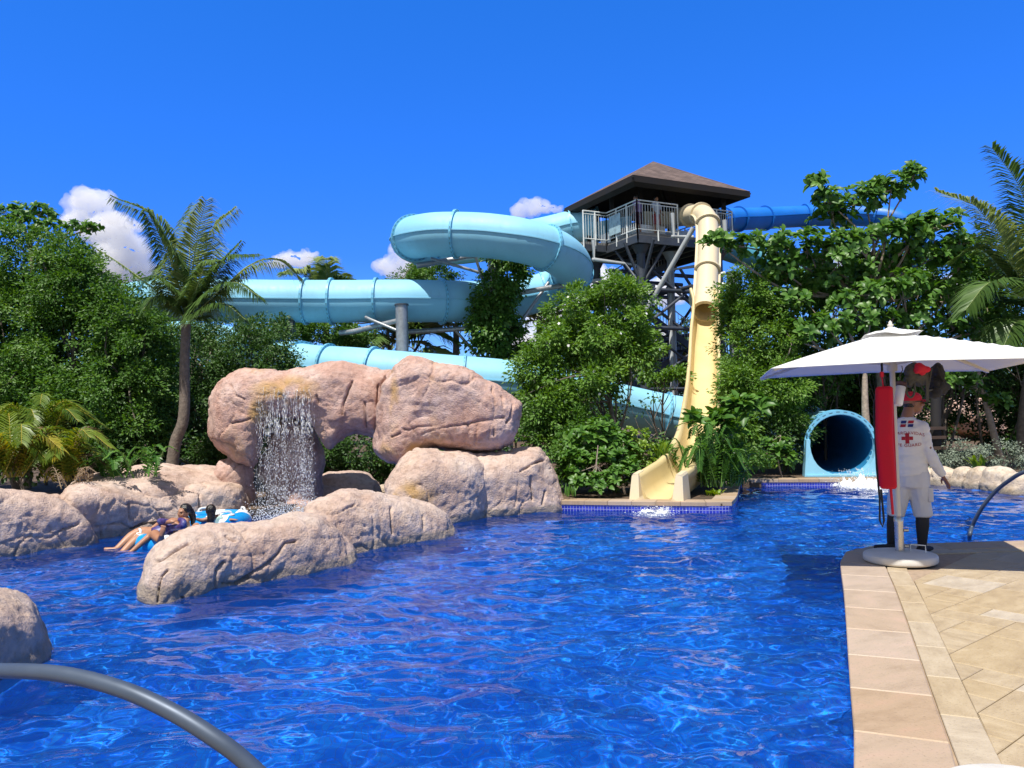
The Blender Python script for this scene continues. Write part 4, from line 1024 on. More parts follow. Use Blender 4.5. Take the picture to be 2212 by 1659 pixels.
# drain pipes with elbows
def pipe(pts, r=.085, name='drain_pipe'):
    f = MB(); pp = []
    pts = [Vector(p) for p in pts]
    f.tube(pts, r, 12)
    for p in pts[1:-1]:
        bm = bmesh.new(); bmesh.ops.create_uvsphere(bm, u_segments=12, v_segments=8, radius=r*1.12)
        bm.verts.index_update(); f.add([v.co+p for v in bm.verts], [[v.index for v in q.verts] for q in bm.faces], True); bm.free()
    f.build(name, M_PVC, tower)
q = TW(.25, 2.3); pipe([(q.x-.5, q.y, ZF+.02), (q.x-.5, q.y, ZF-.75), TW(1.3, 1.25, ZF-1.15), (TW(1.3, 1.25).x, TW(1.3, 1.25).y, .2)])
q = TW(2.5, 1.2); pipe([TW(4.2, .5, ZF-1.0), (q.x, q.y, ZF-1.25), (q.x, q.y, .2)], .09)
q = TW(3.9, .8); pipe([TW(4.6, .3, ZF-1.4), (q.x, q.y, ZF-1.55), (q.x, q.y, .2)], .09)
q = P(1453, 480, 29.2); pipe([q+Vector((0, 0, .35)), q+Vector((0, 0, -.55)), q+Vector((.75, -.1, -.62))], .075)
q = P(1565, 478, 30.2); pipe([q+Vector((0, 0, .05)), q+Vector((0, 0, -.9))], .09)
pipe([TW(-.6, 4.0, ZF-1.5), TW(1.0, 2.6, ZF-1.45)], .09)
# stairs in flights behind the columns
def flight(a0, b0, z0, a1, b1, z1, wdir, n):
    f = MB()
    A = TW(a0, b0, z0); B = TW(a1, b1, z1); w = (E1*wdir[0]+E2*wdir[1])
    for sg in (0, 1): f.beam(A+w*1.0*sg, B+w*1.0*sg, .07, .28)
    d = (B-A); dh = Vector((d.x, d.y, 0)).normalized()
    M = Matrix((dh, Vector((-dh.y, dh.x, 0)), Vector((0, 0, 1)))).transposed()
    for k in range(n): f.box(A.lerp(B, (k+.5)/n)+w*.5+Vector((0, 0, .03)), (.27, .95, .05), M)
    st = f.build('stair_flight', M_DKSTEEL, tower)
    g = MB()
    for sg in (0, 1):
        g.bar(A+w*sg+Vector((0, 0, 1.05)), B+w*sg+Vector((0, 0, 1.05)), .025, 8)
        for k in range(n*2+1): q = A.lerp(B, k/(2*n))+w*sg; g.bar(q+Vector((0, 0, .1)), q+Vector((0, 0, 1.05)), .011, 5)
    g.build('stair_railing', M_RAIL, st)
flight(1.2, 3.6, ZF-2.3, 4.6, 3.6, ZF-.3, (0, 1), 11)
flight(4.8, 2.4, ZF-4.4, 1.3, 2.4, ZF-2.3, (0, 1), 11)
flight(1.2, 3.6, .3+1.9, 4.6, 3.6, ZF-4.5, (0, 1), 10)
f = MB(); slab(.1, 1.2, 2.3, 4.7, ZF-2.4, ZF-2.25, f); f.build('stair_landing', M_DECKING, tower)
f = MB(); slab(4.8, 5.7, 2.3, 4.7, ZF-4.6, ZF-4.45, f); f.build('stair_landing', M_DECKING, tower)
# ------------------------------------------------------------------ vegetation
def leaf_mat(name, dark, mid, light, rough=0.38, transl=0.30, spec=0.4):
    m, t, b, o = nt(name); L = t.links.new
    at = N(t, 'ShaderNodeAttribute', attribute_name='tone')
    r = ramp(t, [(0.0, dark), (0.5, mid), (0.93, light), (1.0, [min(1, c*1.25+.02) for c in light])]); L(at.outputs['Fac'], r.inputs['Fac'])
    L(r.outputs['Color'], b.inputs['Base Color']); b.inputs['Roughness'].default_value = rough; b.inputs['Specular IOR Level'].default_value = spec
    tr = N(t, 'ShaderNodeBsdfTranslucent'); hs = N(t, 'ShaderNodeHueSaturation', i_Saturation=1.15, i_Value=1.5); hs.inputs['Hue'].default_value = 0.485; L(r.outputs['Color'], hs.inputs['Color']); L(hs.outputs[0], tr.inputs['Color'])
    mx = N(t, 'ShaderNodeMixShader'); mx.inputs[0].default_value = transl; L(b.outputs[0], mx.inputs[1]); L(tr.outputs[0], mx.inputs[2]); L(mx.outputs[0], o.inputs['Surface'])
    return m
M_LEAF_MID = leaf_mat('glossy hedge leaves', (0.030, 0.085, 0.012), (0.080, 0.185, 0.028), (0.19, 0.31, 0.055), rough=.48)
M_LEAF_SHADE = leaf_mat('shade darkened hedge leaves', (0.020, 0.055, 0.010), (0.048, 0.118, 0.020), (0.11, 0.19, 0.034), rough=.5, transl=.2)  # leaf green darkened to stand for the deep shade in the background planting
M_LEAF_YEL = leaf_mat('yellow green leaves', (0.048, 0.12, 0.015), (0.115, 0.235, 0.032), (0.235, 0.37, 0.065), rough=.48)
M_LEAF_BIG = leaf_mat('broad glossy leaves', (0.035, 0.105, 0.016), (0.085, 0.20, 0.032), (0.18, 0.32, 0.065), rough=.42)
M_LEAF_LIME = leaf_mat('lime leaves', (0.09, 0.17, 0.02), (0.18, 0.30, 0.03), (0.32, 0.42, 0.06))
M_LEAF_SILV = leaf_mat('silver leaves', (0.10, 0.13, 0.09), (0.21, 0.26, 0.19), (0.36, 0.42, 0.33), rough=.6, transl=.15)
M_PALM = leaf_mat('coconut fronds', (0.042, 0.095, 0.022), (0.115, 0.20, 0.048), (0.30, 0.36, 0.13), rough=.35, transl=.25)
M_ARECA = leaf_mat('yellowing palm fronds', (0.07, 0.14, 0.018), (0.19, 0.26, 0.028), (0.46, 0.38, 0.05), rough=.4, transl=.3)
M_FERN = leaf_mat('fern fronds', (0.03, 0.10, 0.014), (0.075, 0.19, 0.028), (0.14, 0.28, 0.05))
M_DRY = leaf_mat('dry fronds', (0.12, 0.08, 0.045), (0.24, 0.17, 0.10), (0.36, 0.28, 0.18), rough=.8)
M_BARK = simple('grey bark', (0.16, 0.13, 0.105), 0.9, var=0.35, scale=14, bump=.8, bscale=25)
M_BARKP = simple('pale bark', (0.33, 0.26, 0.20), 0.9, var=0.3, scale=12, bump=.6, bscale=25)
M_FLOWER = simple('white petals', (0.85, 0.84, 0.78), 0.6)

def leaf_arrays(C, D, Nn, ln, wd, fold=0.35, tone=None, big=False, r=None):
    """C centres, D axis direction, Nn normal; returns verts, tris, tones"""
    n = len(C); D = D/np.linalg.norm(D, axis=1, keepdims=True)
    S = np.cross(D, Nn); S = S/np.maximum(1e-6, np.linalg.norm(S, axis=1, keepdims=True)); Nn = np.cross(S, D)
    ln = np.broadcast_to(ln, (n,))[:, None]; wd = np.broadcast_to(wd, (n,))[:, None]
    if not big:
        V = np.stack([C-D*ln*.5, C+S*wd*.5+Nn*wd*fold*.5, C+D*ln*.5-Nn*ln*.08, C-S*wd*.5+Nn*wd*fold*.5], 1)
        T = np.array([[0, 1, 2], [0, 2, 3]])
    else:
        B = C; M = C+D*ln*.55+Nn*ln*.06; Tp = C+D*ln-Nn*ln*.14
        q = C+D*ln*.28+Nn*ln*.03
        V = np.stack([B, q+S*wd*.30+Nn*wd*fold*.3, M+S*wd*.5+Nn*wd*fold*.45, Tp, M-S*wd*.5+Nn*wd*fold*.45, q-S*wd*.30+Nn*wd*fold*.3, M, q,
                      C+D*ln*.86+S*wd*.33+Nn*wd*fold*.3-Nn*ln*.04, C+D*ln*.86-S*wd*.33+Nn*wd*fold*.3-Nn*ln*.04], 1)
        T = np.array([[0, 1, 7], [0, 7, 5], [7, 1, 2], [7, 2, 6], [7, 6, 4], [7, 4, 5], [6, 2, 8], [6, 8, 3], [6, 3, 9], [6, 9, 4]])
    k = V.shape[1]
    F = (T[None]+(np.arange(n)*k)[:, None, None]).reshape(-1, 3)
    return V.reshape(-1, 3), F, np.repeat(tone if tone is not None else np.full(n, .5), k)
def leaf_mesh(name, parts, mat, parent=None):
    V = []; F = []; T = []; n = 0
    for v, f, t in parts: V.append(v); F.append(f+n); T.append(t); n += len(v)
    me = mesh_np(name, np.concatenate(V), np.concatenate(F))
    a = me.attributes.new('tone', 'FLOAT', 'POINT'); a.data.foreach_set('value', np.clip(np.concatenate(T), 0, 1).astype(np.float32))
    return link(name, me, mat, parent)
def rvec(r, n):
    v = r.normal(size=(n, 3)); return v/np.linalg.norm(v, axis=1, keepdims=True)
def clumps(r, blobs, dens, rc):
    """clump centres through the outer part of the crown's lobes: dens per square metre of lobe"""
    C = []; W = []; RD = []
    for (u, v, Y, ru, rv, ry) in blobs:
        c = np.array(P(u, v, Y)); k = Y/FPX; R_ = np.array([ru*k, ry, rv*k])
        area = 4*PI*((R_[0]*R_[1])**1.6/3+(R_[0]*R_[2])**1.6/3+(R_[1]*R_[2])**1.6/3)**(1/1.6)
        n = max(3, int(area*dens)); d = rvec(r, n); rad = 0.40+0.70*r.random(n)**.6
        C.append(c+d*R_*rad[:, None]); W.append(d/R_*R_.mean()); RD.append(rad)
    C = np.concatenate(C); RD = np.concatenate(RD); W = np.concatenate(W); W = W/np.linalg.norm(W, axis=1, keepdims=True)
    hole = fbm(C*1.5+3.1, 2, 7); ok = (C[:, 2] > 0.22) & ((hole > -.16) | (RD < .62))
    return C[ok], W[ok]
def crown_leaves(seed, blobs, dens, per, rc, ln, wd, droop=0.2, big=False, tone_shift=0.0, jag=0.25):
    r = rng(seed); C, W = clumps(r, blobs, dens, rc)
    n = len(C); C = C + rvec(r, n)*rc*jag
    ct = r.random(n)                                  # clumps differ in tone and size (new and old growth)
    sz = 0.7+0.6*r.random(n)
    reps = np.maximum(3, (per*sz*(0.6+.8*r.random(n))).astype(int))
    idx = np.repeat(np.arange(n), reps); m = len(idx)
    off = rvec(r, m)*(r.random(m)**.5)[:, None]*np.array([1, 1, .75])*(rc*sz[idx])[:, None]
    Pp = C[idx]+off
    D = W[idx]*.55+off/np.maximum(1e-6, np.linalg.norm(off, axis=1, keepdims=True))*.8+rvec(r, m)*.55+np.array([0, 0, -droop])
    Nn = rvec(r, m)*.75+np.array([0, -.25, .8])+W[idx]*.3
    tone = np.clip(.45+.30*(ct[idx]-.5)+.34*(r.random(m)-.5)+tone_shift+.25*(W[idx][:, 2])*0, .02, .92)
    L_ = ln*(.65+.7*r.random(m)); keep = Pp[:, 2] > .2
    return leaf_arrays(Pp[keep], D[keep], Nn[keep], L_[keep], (wd*(.75+.5*r.random(m)))[keep], tone=tone[keep], big=big), C
def limbs(seed, base, top, r0, targets, mat, parent, name='trunk', bend=.15):
    """a tapered trunk with limbs reaching into the crown, one mesh"""
    r = rng(seed); f = MB(); base = Vector(base); top = Vector(top)
    mid = base.lerp(top, .5)+Vector(r.normal(size=3)*bend*(top-base).length*.5); mid.z = (base.z+top.z)/2
    tr = catmull([base, mid, top], 6); f.tube(tr, [r0*(1-.55*i/(len(tr)-1)) for i in range(len(tr))], 9)
    for tg in targets:
        tg = Vector(tg); a = tr[int(len(tr)*(.35+.6*r.random()))-1]
        m_ = a.lerp(tg, .5)+Vector(r.normal(size=3))*.10*(tg-a).length
        cv = catmull([a, m_, tg], 5); f.tube(cv, [r0*.42*(1-.8*i/(len(cv)-1)) for i in range(len(cv))], 6)
    return f.build(name, mat, parent)
def tree(name, label, cat, blobs, base, dens=16, per=54, rc=.26, ln=.088, wd=.046, seed=0, mat=None, bark=None, r0=.10, top=None, nl=14, group=None, flowers=0, **kw):
    mat = mat or M_LEAF_MID; bp = Vector((base[0], base[1], .15))
    root = empty(name, bp, 0, label, cat, group)
    arr, C = crown_leaves(seed, blobs, dens, per, rc, ln, wd, **kw)
    leaf_mesh('crown', [arr], mat, root)
    r = rng(seed+500); cc = C.mean(0); tp = Vector(top) if top is not None else Vector((cc[0], cc[1], max(.6, cc[2])))
    tg = C[r.choice(len(C), min(nl, len(C)), replace=False)]
    limbs(seed+900, bp, tp, r0, [Vector(q) for q in tg], bark or M_BARK, root)
    if flowers:
        q = C[r.choice(len(C), flowers)]; W = q-cc; W[:, 1] -= .6; W /= np.linalg.norm(W, axis=1, keepdims=True)
        for c, w in zip(q, W):
            c = c+w*rc*1.0; k = 5; D = []; 
            e1 = np.cross(w, [0, 0, 1.0]); e1 /= np.linalg.norm(e1); e2 = np.cross(w, e1)
            D = np.array([e1*math.cos(2*PI*i/k)+e2*math.sin(2*PI*i/k)+w*.2 for i in range(k)])
            leaf_mesh('flower', [leaf_arrays(np.repeat(c[None], k, 0), D, np.repeat(w[None], k, 0), .034, .024, tone=np.full(k, .5), big=True)], M_FLOWER, root)
    return root
def base_at(u, Y): q = P(u, 900, Y); return (q.x, q.y)

# left bank
tree('hedge_tree', 'dense glossy tree at the left edge below the big leaved branches', 'tree', [(30, 590, 18.6, 90, 100, 1.2), (20, 720, 18.0, 110, 130, 1.3), (40, 860, 17.4, 120, 110, 1.1)], base_at(40, 18.4), seed=1)
tree('hedge_tree', 'dense glossy tree of small leaves in the middle of the left hedge', 'tree', [(130, 560, 18.5, 70, 58, 1.0), (165, 630, 18.3, 92, 90, 1.2), (150, 760, 17.8, 110, 120, 1.2), (150, 890, 17.0, 130, 90, 1.0), (210, 620, 18.2, 50, 60, .8)], base_at(150, 18.2), seed=2)
tree('hedge_tree', 'dense glossy tree just left of the coconut palm trunk', 'tree', [(262, 690, 18.0, 74, 92, 1.1), (305, 760, 17.8, 66, 110, 1.0), (260, 830, 17.4, 90, 90, 1.0), (335, 860, 17.8, 44, 100, .8), (280, 930, 17.0, 84, 60, .8)], base_at(290, 18.0), seed=3)
tree('hedge_tree', 'dark tree behind the trunk of the coconut palm', 'tree', [(430, 790, 20.5, 66, 96, 1.0), (420, 910, 19.5, 90, 90, 1.0), (470, 728, 22.5, 80, 36, .8), (385, 735, 22.5, 60, 34, .8)], base_at(430, 20.6), seed=4, mat=M_LEAF_SHADE)
tree('hedge_tree', 'dark tree between the coconut palm and the end of the lower tube', 'tree', [(560, 790, 20.8, 76, 100, 1.0), (540, 900, 20.0, 100, 90, 1.0), (600, 840, 20.6, 48, 80, .8), (560, 720, 22.6, 70, 36, .8)], base_at(560, 20.8), seed=5, mat=M_LEAF_SHADE)
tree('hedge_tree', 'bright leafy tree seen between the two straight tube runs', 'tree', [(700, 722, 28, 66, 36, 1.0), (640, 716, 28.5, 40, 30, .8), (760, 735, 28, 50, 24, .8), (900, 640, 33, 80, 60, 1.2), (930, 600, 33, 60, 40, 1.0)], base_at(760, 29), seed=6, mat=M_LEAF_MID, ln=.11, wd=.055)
tree('bush', 'shaded bush seen through the arch under the pink rocks', 'bush', [(770, 985, 18.5, 76, 56, .8), (700, 990, 18.5, 50, 50, .6), (840, 1000, 18.6, 40, 50, .6)], base_at(770, 18.6), seed=7, r0=.04, mat=M_LEAF_SHADE)
tree('bush', 'dark undergrowth at the back of the flat rock slab', 'bush', [(330, 960, 17.6, 70, 40, .6), (450, 975, 17.8, 60, 30, .6), (520, 960, 18.2, 70, 40, .6)], base_at(430, 18.0), seed=8, r0=.04, mat=M_LEAF_SHADE)
tree('climbing_vine', 'green climber smothering the slide column under the loop', 'vine', [(1088, 566, 26.2, 50, 26, .7), (1066, 630, 26.1, 50, 66, .75), (1058, 700, 26.0, 48, 60, .75), (1112, 600, 26.4, 26, 44, .5), (1052, 752, 26.1, 48, 24, .6), (1108, 740, 26.6, 30, 60, .5)], base_at(1078, 26.5), seed=9, ln=.15, wd=.09, dens=15, per=34, rc=.3, r0=.05, mat=M_LEAF_MID, droop=.5)
tree('flowering_tree', 'bushy tree with small white flowers between the pink boulder and the yellow slide', 'tree',
     [(1240, 672, 17.6, 58, 62, .8), (1340, 655, 17.6, 66, 54, .8), (1300, 720, 17.4, 100, 70, 1.0), (1215, 755, 17.3, 72, 66, .9), (1165, 800, 17.2, 56, 54, .7), (1370, 745, 17.5, 48, 76, .8), (1250, 830, 17.0, 92, 56, .9), (1175, 880, 16.8, 56, 52, .7), (1325, 815, 17.3, 50, 34, .6)],
     base_at(1330, 17.4), seed=10, mat=M_LEAF_YEL, ln=.105, wd=.05, flowers=30, r0=.07, nl=24, per=56, top=P(1300, 780, 17.4))
tree('bush', 'leafy bush at the foot of the flowering tree beside the wedge shaped boulder', 'bush', [(1190, 955, 16.2, 60, 40, .6), (1240, 935, 16.4, 60, 44, .6), (1170, 920, 16.6, 44, 36, .5)], base_at(1200, 16.4), seed=11, mat=M_LEAF_MID, r0=.03)
tree('small_tree', 'thin dark stemmed tree with sparse leaves in front of the lower tube', 'tree', [(1415, 860, 16.6, 22, 26, .3), (1440, 845, 16.7, 20, 20, .3), (1400, 955, 16.2, 30, 24, .3), (1378, 880, 16.8, 22, 24, .3)], base_at(1412, 16.6), seed=12, dens=6, per=16, rc=.18, r0=.035, nl=12, top=P(1405, 880, 16.6), mat=M_LEAF_SHADE)
tree('bush', 'dense small leaved hedge right against the yellow slide', 'bush', [(1585, 700, 19.6, 34, 46, .7), (1620, 650, 19.8, 60, 72, .9), (1600, 760, 19.2, 44, 70, .8), (1665, 740, 19.4, 70, 90, 1.0), (1605, 850, 18.6, 50, 72, .8), (1680, 850, 18.9, 80, 80, .9), (1600, 930, 18.0, 46, 56, .6)], base_at(1630, 19.4), seed=13, mat=M_LEAF_YEL, ln=.10, wd=.046, r0=.06, per=64)
tree('bush', 'dark hedge filling the gap left of the tube mouth', 'bush', [(1690, 945, 18.6, 64, 50, .7), (1720, 870, 20.0, 50, 60, .8)], base_at(1690, 18.9), seed=14, mat=M_LEAF_SHADE, r0=.04)
tree('background_tree', 'dark tree behind the blue tube mouth', 'tree', [(1790, 850, 23.5, 80, 60, 1.0), (1740, 790, 23, 80, 70, 1.1), (1880, 800, 23.5, 70, 60, 1.0), (1850, 900, 23.5, 50, 60, .8)], base_at(1800, 23.8), seed=15, mat=M_LEAF_SHADE, ln=.13, wd=.065, per=36)
tree('background_tree', 'dark tree behind the hanging backpacks', 'tree', [(2010, 800, 24, 70, 50, 1.0), (1960, 870, 24.5, 46, 60, .8), (2060, 870, 24.5, 40, 50, .8), (2090, 810, 24, 60, 40, .8)], base_at(2030, 24.2), seed=16, mat=M_LEAF_SHADE, ln=.13, wd=.065, per=30, dens=7)
tree('background_tree', 'dark tree at the right edge below the hanging palm frond', 'tree', [(2160, 790, 23, 70, 60, 1.0), (2210, 860, 23, 50, 60, .9), (2130, 850, 24, 36, 36, .6), (2240, 760, 22.5, 60, 70, .9)], base_at(2190, 23.2), seed=17, mat=M_LEAF_SHADE, ln=.13, wd=.065, per=32, dens=7)
tree('background_tree', 'distant trees beyond the tower, left of its columns', 'tree', [(1440, 800, 40, 60, 60, 2), (1480, 760, 42, 40, 60, 2)], base_at(1450, 41), seed=18, mat=M_LEAF_SHADE, ln=.25, wd=.13, dens=3, per=40, rc=.6)
tree('silver_bush', 'silvery clipped bush behind the lifeguard, left of the strappy plant', 'bush', [(2062, 985, 17.9, 42, 28, .45), (2035, 998, 17.9, 24, 20, .35), (2090, 985, 18.1, 26, 26, .4)], base_at(2062, 17.9), seed=19, mat=M_LEAF_SILV, ln=.055, wd=.03, dens=14, per=40, rc=.16, r0=.02, group='silver bushes on the right bank')
tree('silver_bush', 'large silvery clipped bush behind the right handrail', 'bush', [(2160, 985, 17.2, 46, 34, .5), (2200, 985, 16.8, 44, 36, .5), (2240, 985, 16.6, 44, 36, .5)], base_at(2190, 17.0), seed=20, mat=M_LEAF_SILV, ln=.055, wd=.03, dens=14, per=40, rc=.16, r0=.02, group='silver bushes on the right bank')

# rosettes of broad leaves on branch ends (sea almond and its seedlings)
def rosettes(seed, tips, ln, wd, per=(7, 11), mat=None, up=.9, spread=1.0):
    r = rng(seed); parts = []
    for tip, ax in tips:
        n = int(r.integers(per[0], per[1]+1)); ph = r.random()*6.28; ax = np.array(ax)/np.linalg.norm(ax)
        e1 = np.cross(ax, [.3, .2, 1.0]); e1 /= np.linalg.norm(e1); e2 = np.cross(ax, e1)
        D = []; Nn = []; C = []; Ls = []
        for k in range(n):
            a = ph+2.4*k; el = up*(.15+.85*k/n)
            d = (e1*math.cos(a)+e2*math.sin(a))*spread*(1-.45*el)+ax*el+r.normal(size=3)*.16
            D.append(d); Nn.append(ax*1.0-d*.35+r.normal(size=3)*.25); C.append(np.array(tip)-ax*.05*ln*k/n); Ls.append(ln*(1.1-.45*k/n)*(.75+.45*r.random()))
        Ls = np.array(Ls); t0 = r.random()
        parts.append(leaf_arrays(np.array(C), np.array(D), np.array(Nn), Ls, Ls*(wd/ln), fold=.22, tone=np.clip(.35+.25*t0+.5*(r.random(n)-.5), .03, .92), big=True))
    return parts
def tips_in(seed, clusters, per, lift=.5):
    r = rng(seed); out = []
    for (u, v, Y, ru, rv, ry, *n) in clusters:
        k = Y/FPX; c = np.array(P(u, v, Y)); m = n[0] if n else per
        for _ in range(int(m*1.9)):
            d = rvec(r, 1)[0]*(r.random()**.45); q = c+d*np.array([ru*k, ry, rv*k])
            if q[2] > .25: out.append((q, d*.6+np.array([r.normal()*.2, -.15+r.normal()*.2, lift])))
    return out
def broad_tree(name, label, cat, clusters, base, seed, ln=.23, wd=.115, per=12, bark=None, r0=.1, top=None, mat=None, group=None, lift=.5, pr=(8, 12)):
    bp = Vector((base[0], base[1], .15)); root = empty(name, bp, 0, label, cat, group)
    tips = tips_in(seed, clusters, per, lift); leaf_mesh('crown', rosettes(seed+1, tips, ln, wd, pr), mat or M_LEAF_BIG, root)
    f = MB(); r = rng(seed+7)
    tp = Vector(top) if top is not None else bp+Vector((0, 0, 1))
    tr = catmull([bp, bp.lerp(tp, .5)+Vector((r.normal()*.12, r.normal()*.1, 0)), tp], 8); f.tube(tr, [r0*(1-.5*i/(len(tr)-1)) for i in range(len(tr))], 10)
    byc = {}
    for i, (c) in enumerate(clusters):
        q = P(c[0], c[1]+c[4]*.4, c[2]); a = tp if q.z > tp.z-.5 else tr[int(len(tr)*.6)]
        cv = catmull([a, a.lerp(q, .5)+Vector(r.normal(size=3))*.08*(q-a).length, q], 6); f.tube(cv, [r0*.45*(1-.75*k/(len(cv)-1)) for k in range(len(cv))], 7)
        near = [t_ for t_, _ in tips if (Vector(t_)-P(c[0], c[1], c[2])).length < max(c[3], c[4])*c[2]/FPX*1.3][:c[6] if len(c) > 6 else per]
        for t_ in near[::2]: f.tube([q, Vector(t_)], [r0*.12, r0*.05], 5)
    f.build('trunk', bark or M_BARKP, root)
    return root
broad_tree('almond_tree', 'spreading tree with big glossy leaves above the white parasol', 'tree',
    [(1765, 392, 19.6, 20, 16, .4, 6), (1795, 430, 19.7, 36, 26, .5, 12), (1800, 470, 19.8, 44, 22, .5, 10), (1870, 425, 19.7, 46, 28, .5, 14), (1925, 400, 19.6, 44, 26, .5, 13), (1972, 375, 19.5, 22, 26, .4, 9),
     (1545, 520, 18.8, 34, 12, .4, 7), (1605, 525, 18.9, 44, 20, .5, 10), (1665, 525, 19.2, 44, 30, .6, 14), (1690, 575, 19.4, 50, 26, .6, 12), (1745, 530, 19.3, 48, 36, .7, 18), (1810, 545, 19.4, 46, 40, .7, 20), (1775, 600, 19.8, 60, 34, .7, 18), (1850, 520, 19.5, 36, 30, .6, 10), (1870, 590, 20, 44, 40, .7, 16),
     (1915, 500, 19.6, 50, 26, .6, 14), (1975, 490, 19.6, 46, 28, .6, 14), (2035, 480, 19.8, 40, 28, .6, 12), (2075, 520, 20, 34, 30, .6, 10), (1960, 545, 20, 46, 22, .6, 10), (2020, 545, 20.2, 46, 26, .6, 14), (2070, 570, 20.2, 40, 36, .6, 12), (1920, 560, 20.2, 50, 30, .6, 12), (1700, 600, 19.8, 50, 24, .6, 10)],
    base_at(1905, 20.5), 31, ln=.25, wd=.125, top=P(1868, 640, 20.2), r0=.13)
broad_tree('almond_tree', 'lower big leaved tree just above and behind the white parasol', 'tree',
    [(1700, 650, 19.3, 50, 26, .6, 12), (1820, 650, 19.2, 44, 24, .6, 12), (1900, 625, 19.0, 60, 22, .6, 16), (1960, 610, 19.1, 44, 26, .6, 12), (1790, 700, 19.0, 56, 30, .7, 16), (1870, 690, 19.0, 56, 30, .7, 16), (1960, 680, 19.2, 60, 30, .7, 16), (2040, 640, 19.6, 50, 34, .7, 14), (2060, 700, 19.6, 60, 34, .7, 16), (1720, 720, 19.2, 50, 40, .7, 14),
     (1700, 780, 19, 46, 40, .7, 12), (2140, 690, 20, 60, 50, .8, 16), (2200, 720, 20, 50, 50, .8, 14)],
    base_at(1884, 19.0), 33, ln=.24, wd=.12, top=P(1868, 800, 19.0), r0=.12)
broad_tree('almond_tree', 'big leaved branches over the left hedge beside the large cloud', 'tree', [(40, 462, 19.6, 44, 22, .6, 16), (85, 458, 19.4, 32, 16, .5, 10), (110, 485, 19.2, 30, 18, .5, 8), (165, 492, 19.0, 26, 10, .4, 6), (195, 490, 18.9, 16, 9, .3, 5), (10, 480, 19.5, 40, 20, .6, 10), (60, 500, 19.5, 60, 26, .7, 14)], base_at(60, 19.8), 35, ln=.17, wd=.085, top=P(70, 560, 19.6))
broad_tree('almond_tree', 'leaning big leaved tree with a pale trunk at the right bank', 'tree', [(2110, 830, 18.9, 30, 22, .5, 8), (2150, 865, 18.6, 30, 14, .4, 8), (2060, 815, 19, 40, 20, .5, 8)], base_at(2162, 18.8), 36, ln=.2, wd=.1, top=P(2112, 800, 18.9), r0=.10)
broad_tree('broad_leaf_shrub', 'big leaved shrub left of the yellow slide mouth', 'shrub', [(1262, 945, 15.2, 48, 34, .35, 14), (1320, 955, 15.3, 44, 30, .35, 12), (1285, 990, 15.0, 60, 30, .35, 12), (1245, 985, 15.1, 40, 26, .3, 8), (1300, 925, 15.3, 30, 20, .3, 6)], base_at(1290, 15.2), 37, ln=.19, wd=.085, r0=.03, lift=.8)
broad_tree('broad_leaf_shrub', 'low glossy shrub hugging the garden coping left of the slide mouth', 'shrub', [(1262, 1040, 14.5, 40, 22, .25, 9), (1310, 1045, 14.5, 40, 20, .25, 9), (1335, 1030, 14.6, 26, 22, .25, 6), (1240, 1015, 14.6, 20, 20, .25, 5)], base_at(1290, 14.6), 38, ln=.16, wd=.075, r0=.02, lift=.8)
broad_tree('broad_leaf_shrub', 'young bright leaved plant standing over the right side of the yellow chute', 'shrub', [(1500, 908, 15.0, 16, 18, .2, 3), (1556, 905, 15.1, 30, 16, .25, 7), (1605, 880, 15.2, 34, 18, .25, 8), (1635, 880, 15.3, 16, 14, .2, 4), (1570, 930, 15.1, 26, 14, .25, 4)], base_at(1555, 15.2), 39, ln=.31, wd=.13, r0=.02, top=P(1545, 960, 15.1), lift=.8)
broad_tree('broad_leaf_shrub', 'small rosette plant on the bank left of the tube mouth', 'shrub', [(1690, 965, 17.5, 30, 20, .3, 7), (1655, 955, 17.6, 22, 14, .25, 4), (1700, 985, 17.4, 20, 14, .25, 5), (1640, 990, 17.5, 30, 16, .25, 4)], base_at(1685, 17.5), 40, ln=.2, wd=.09, r0=.02, lift=.8)
broad_tree('lime_shrub', 'small lime green shrub between the broad leaved shrub and the chute', 'shrub', [(1378, 945, 15.4, 34, 30, .3, 22), (1385, 975, 15.3, 34, 20, .3, 14), (1395, 1000, 15.2, 26, 14, .25, 8)], base_at(1380, 15.4), 41, ln=.09, wd=.045, r0=.02, mat=M_LEAF_LIME, lift=.7)

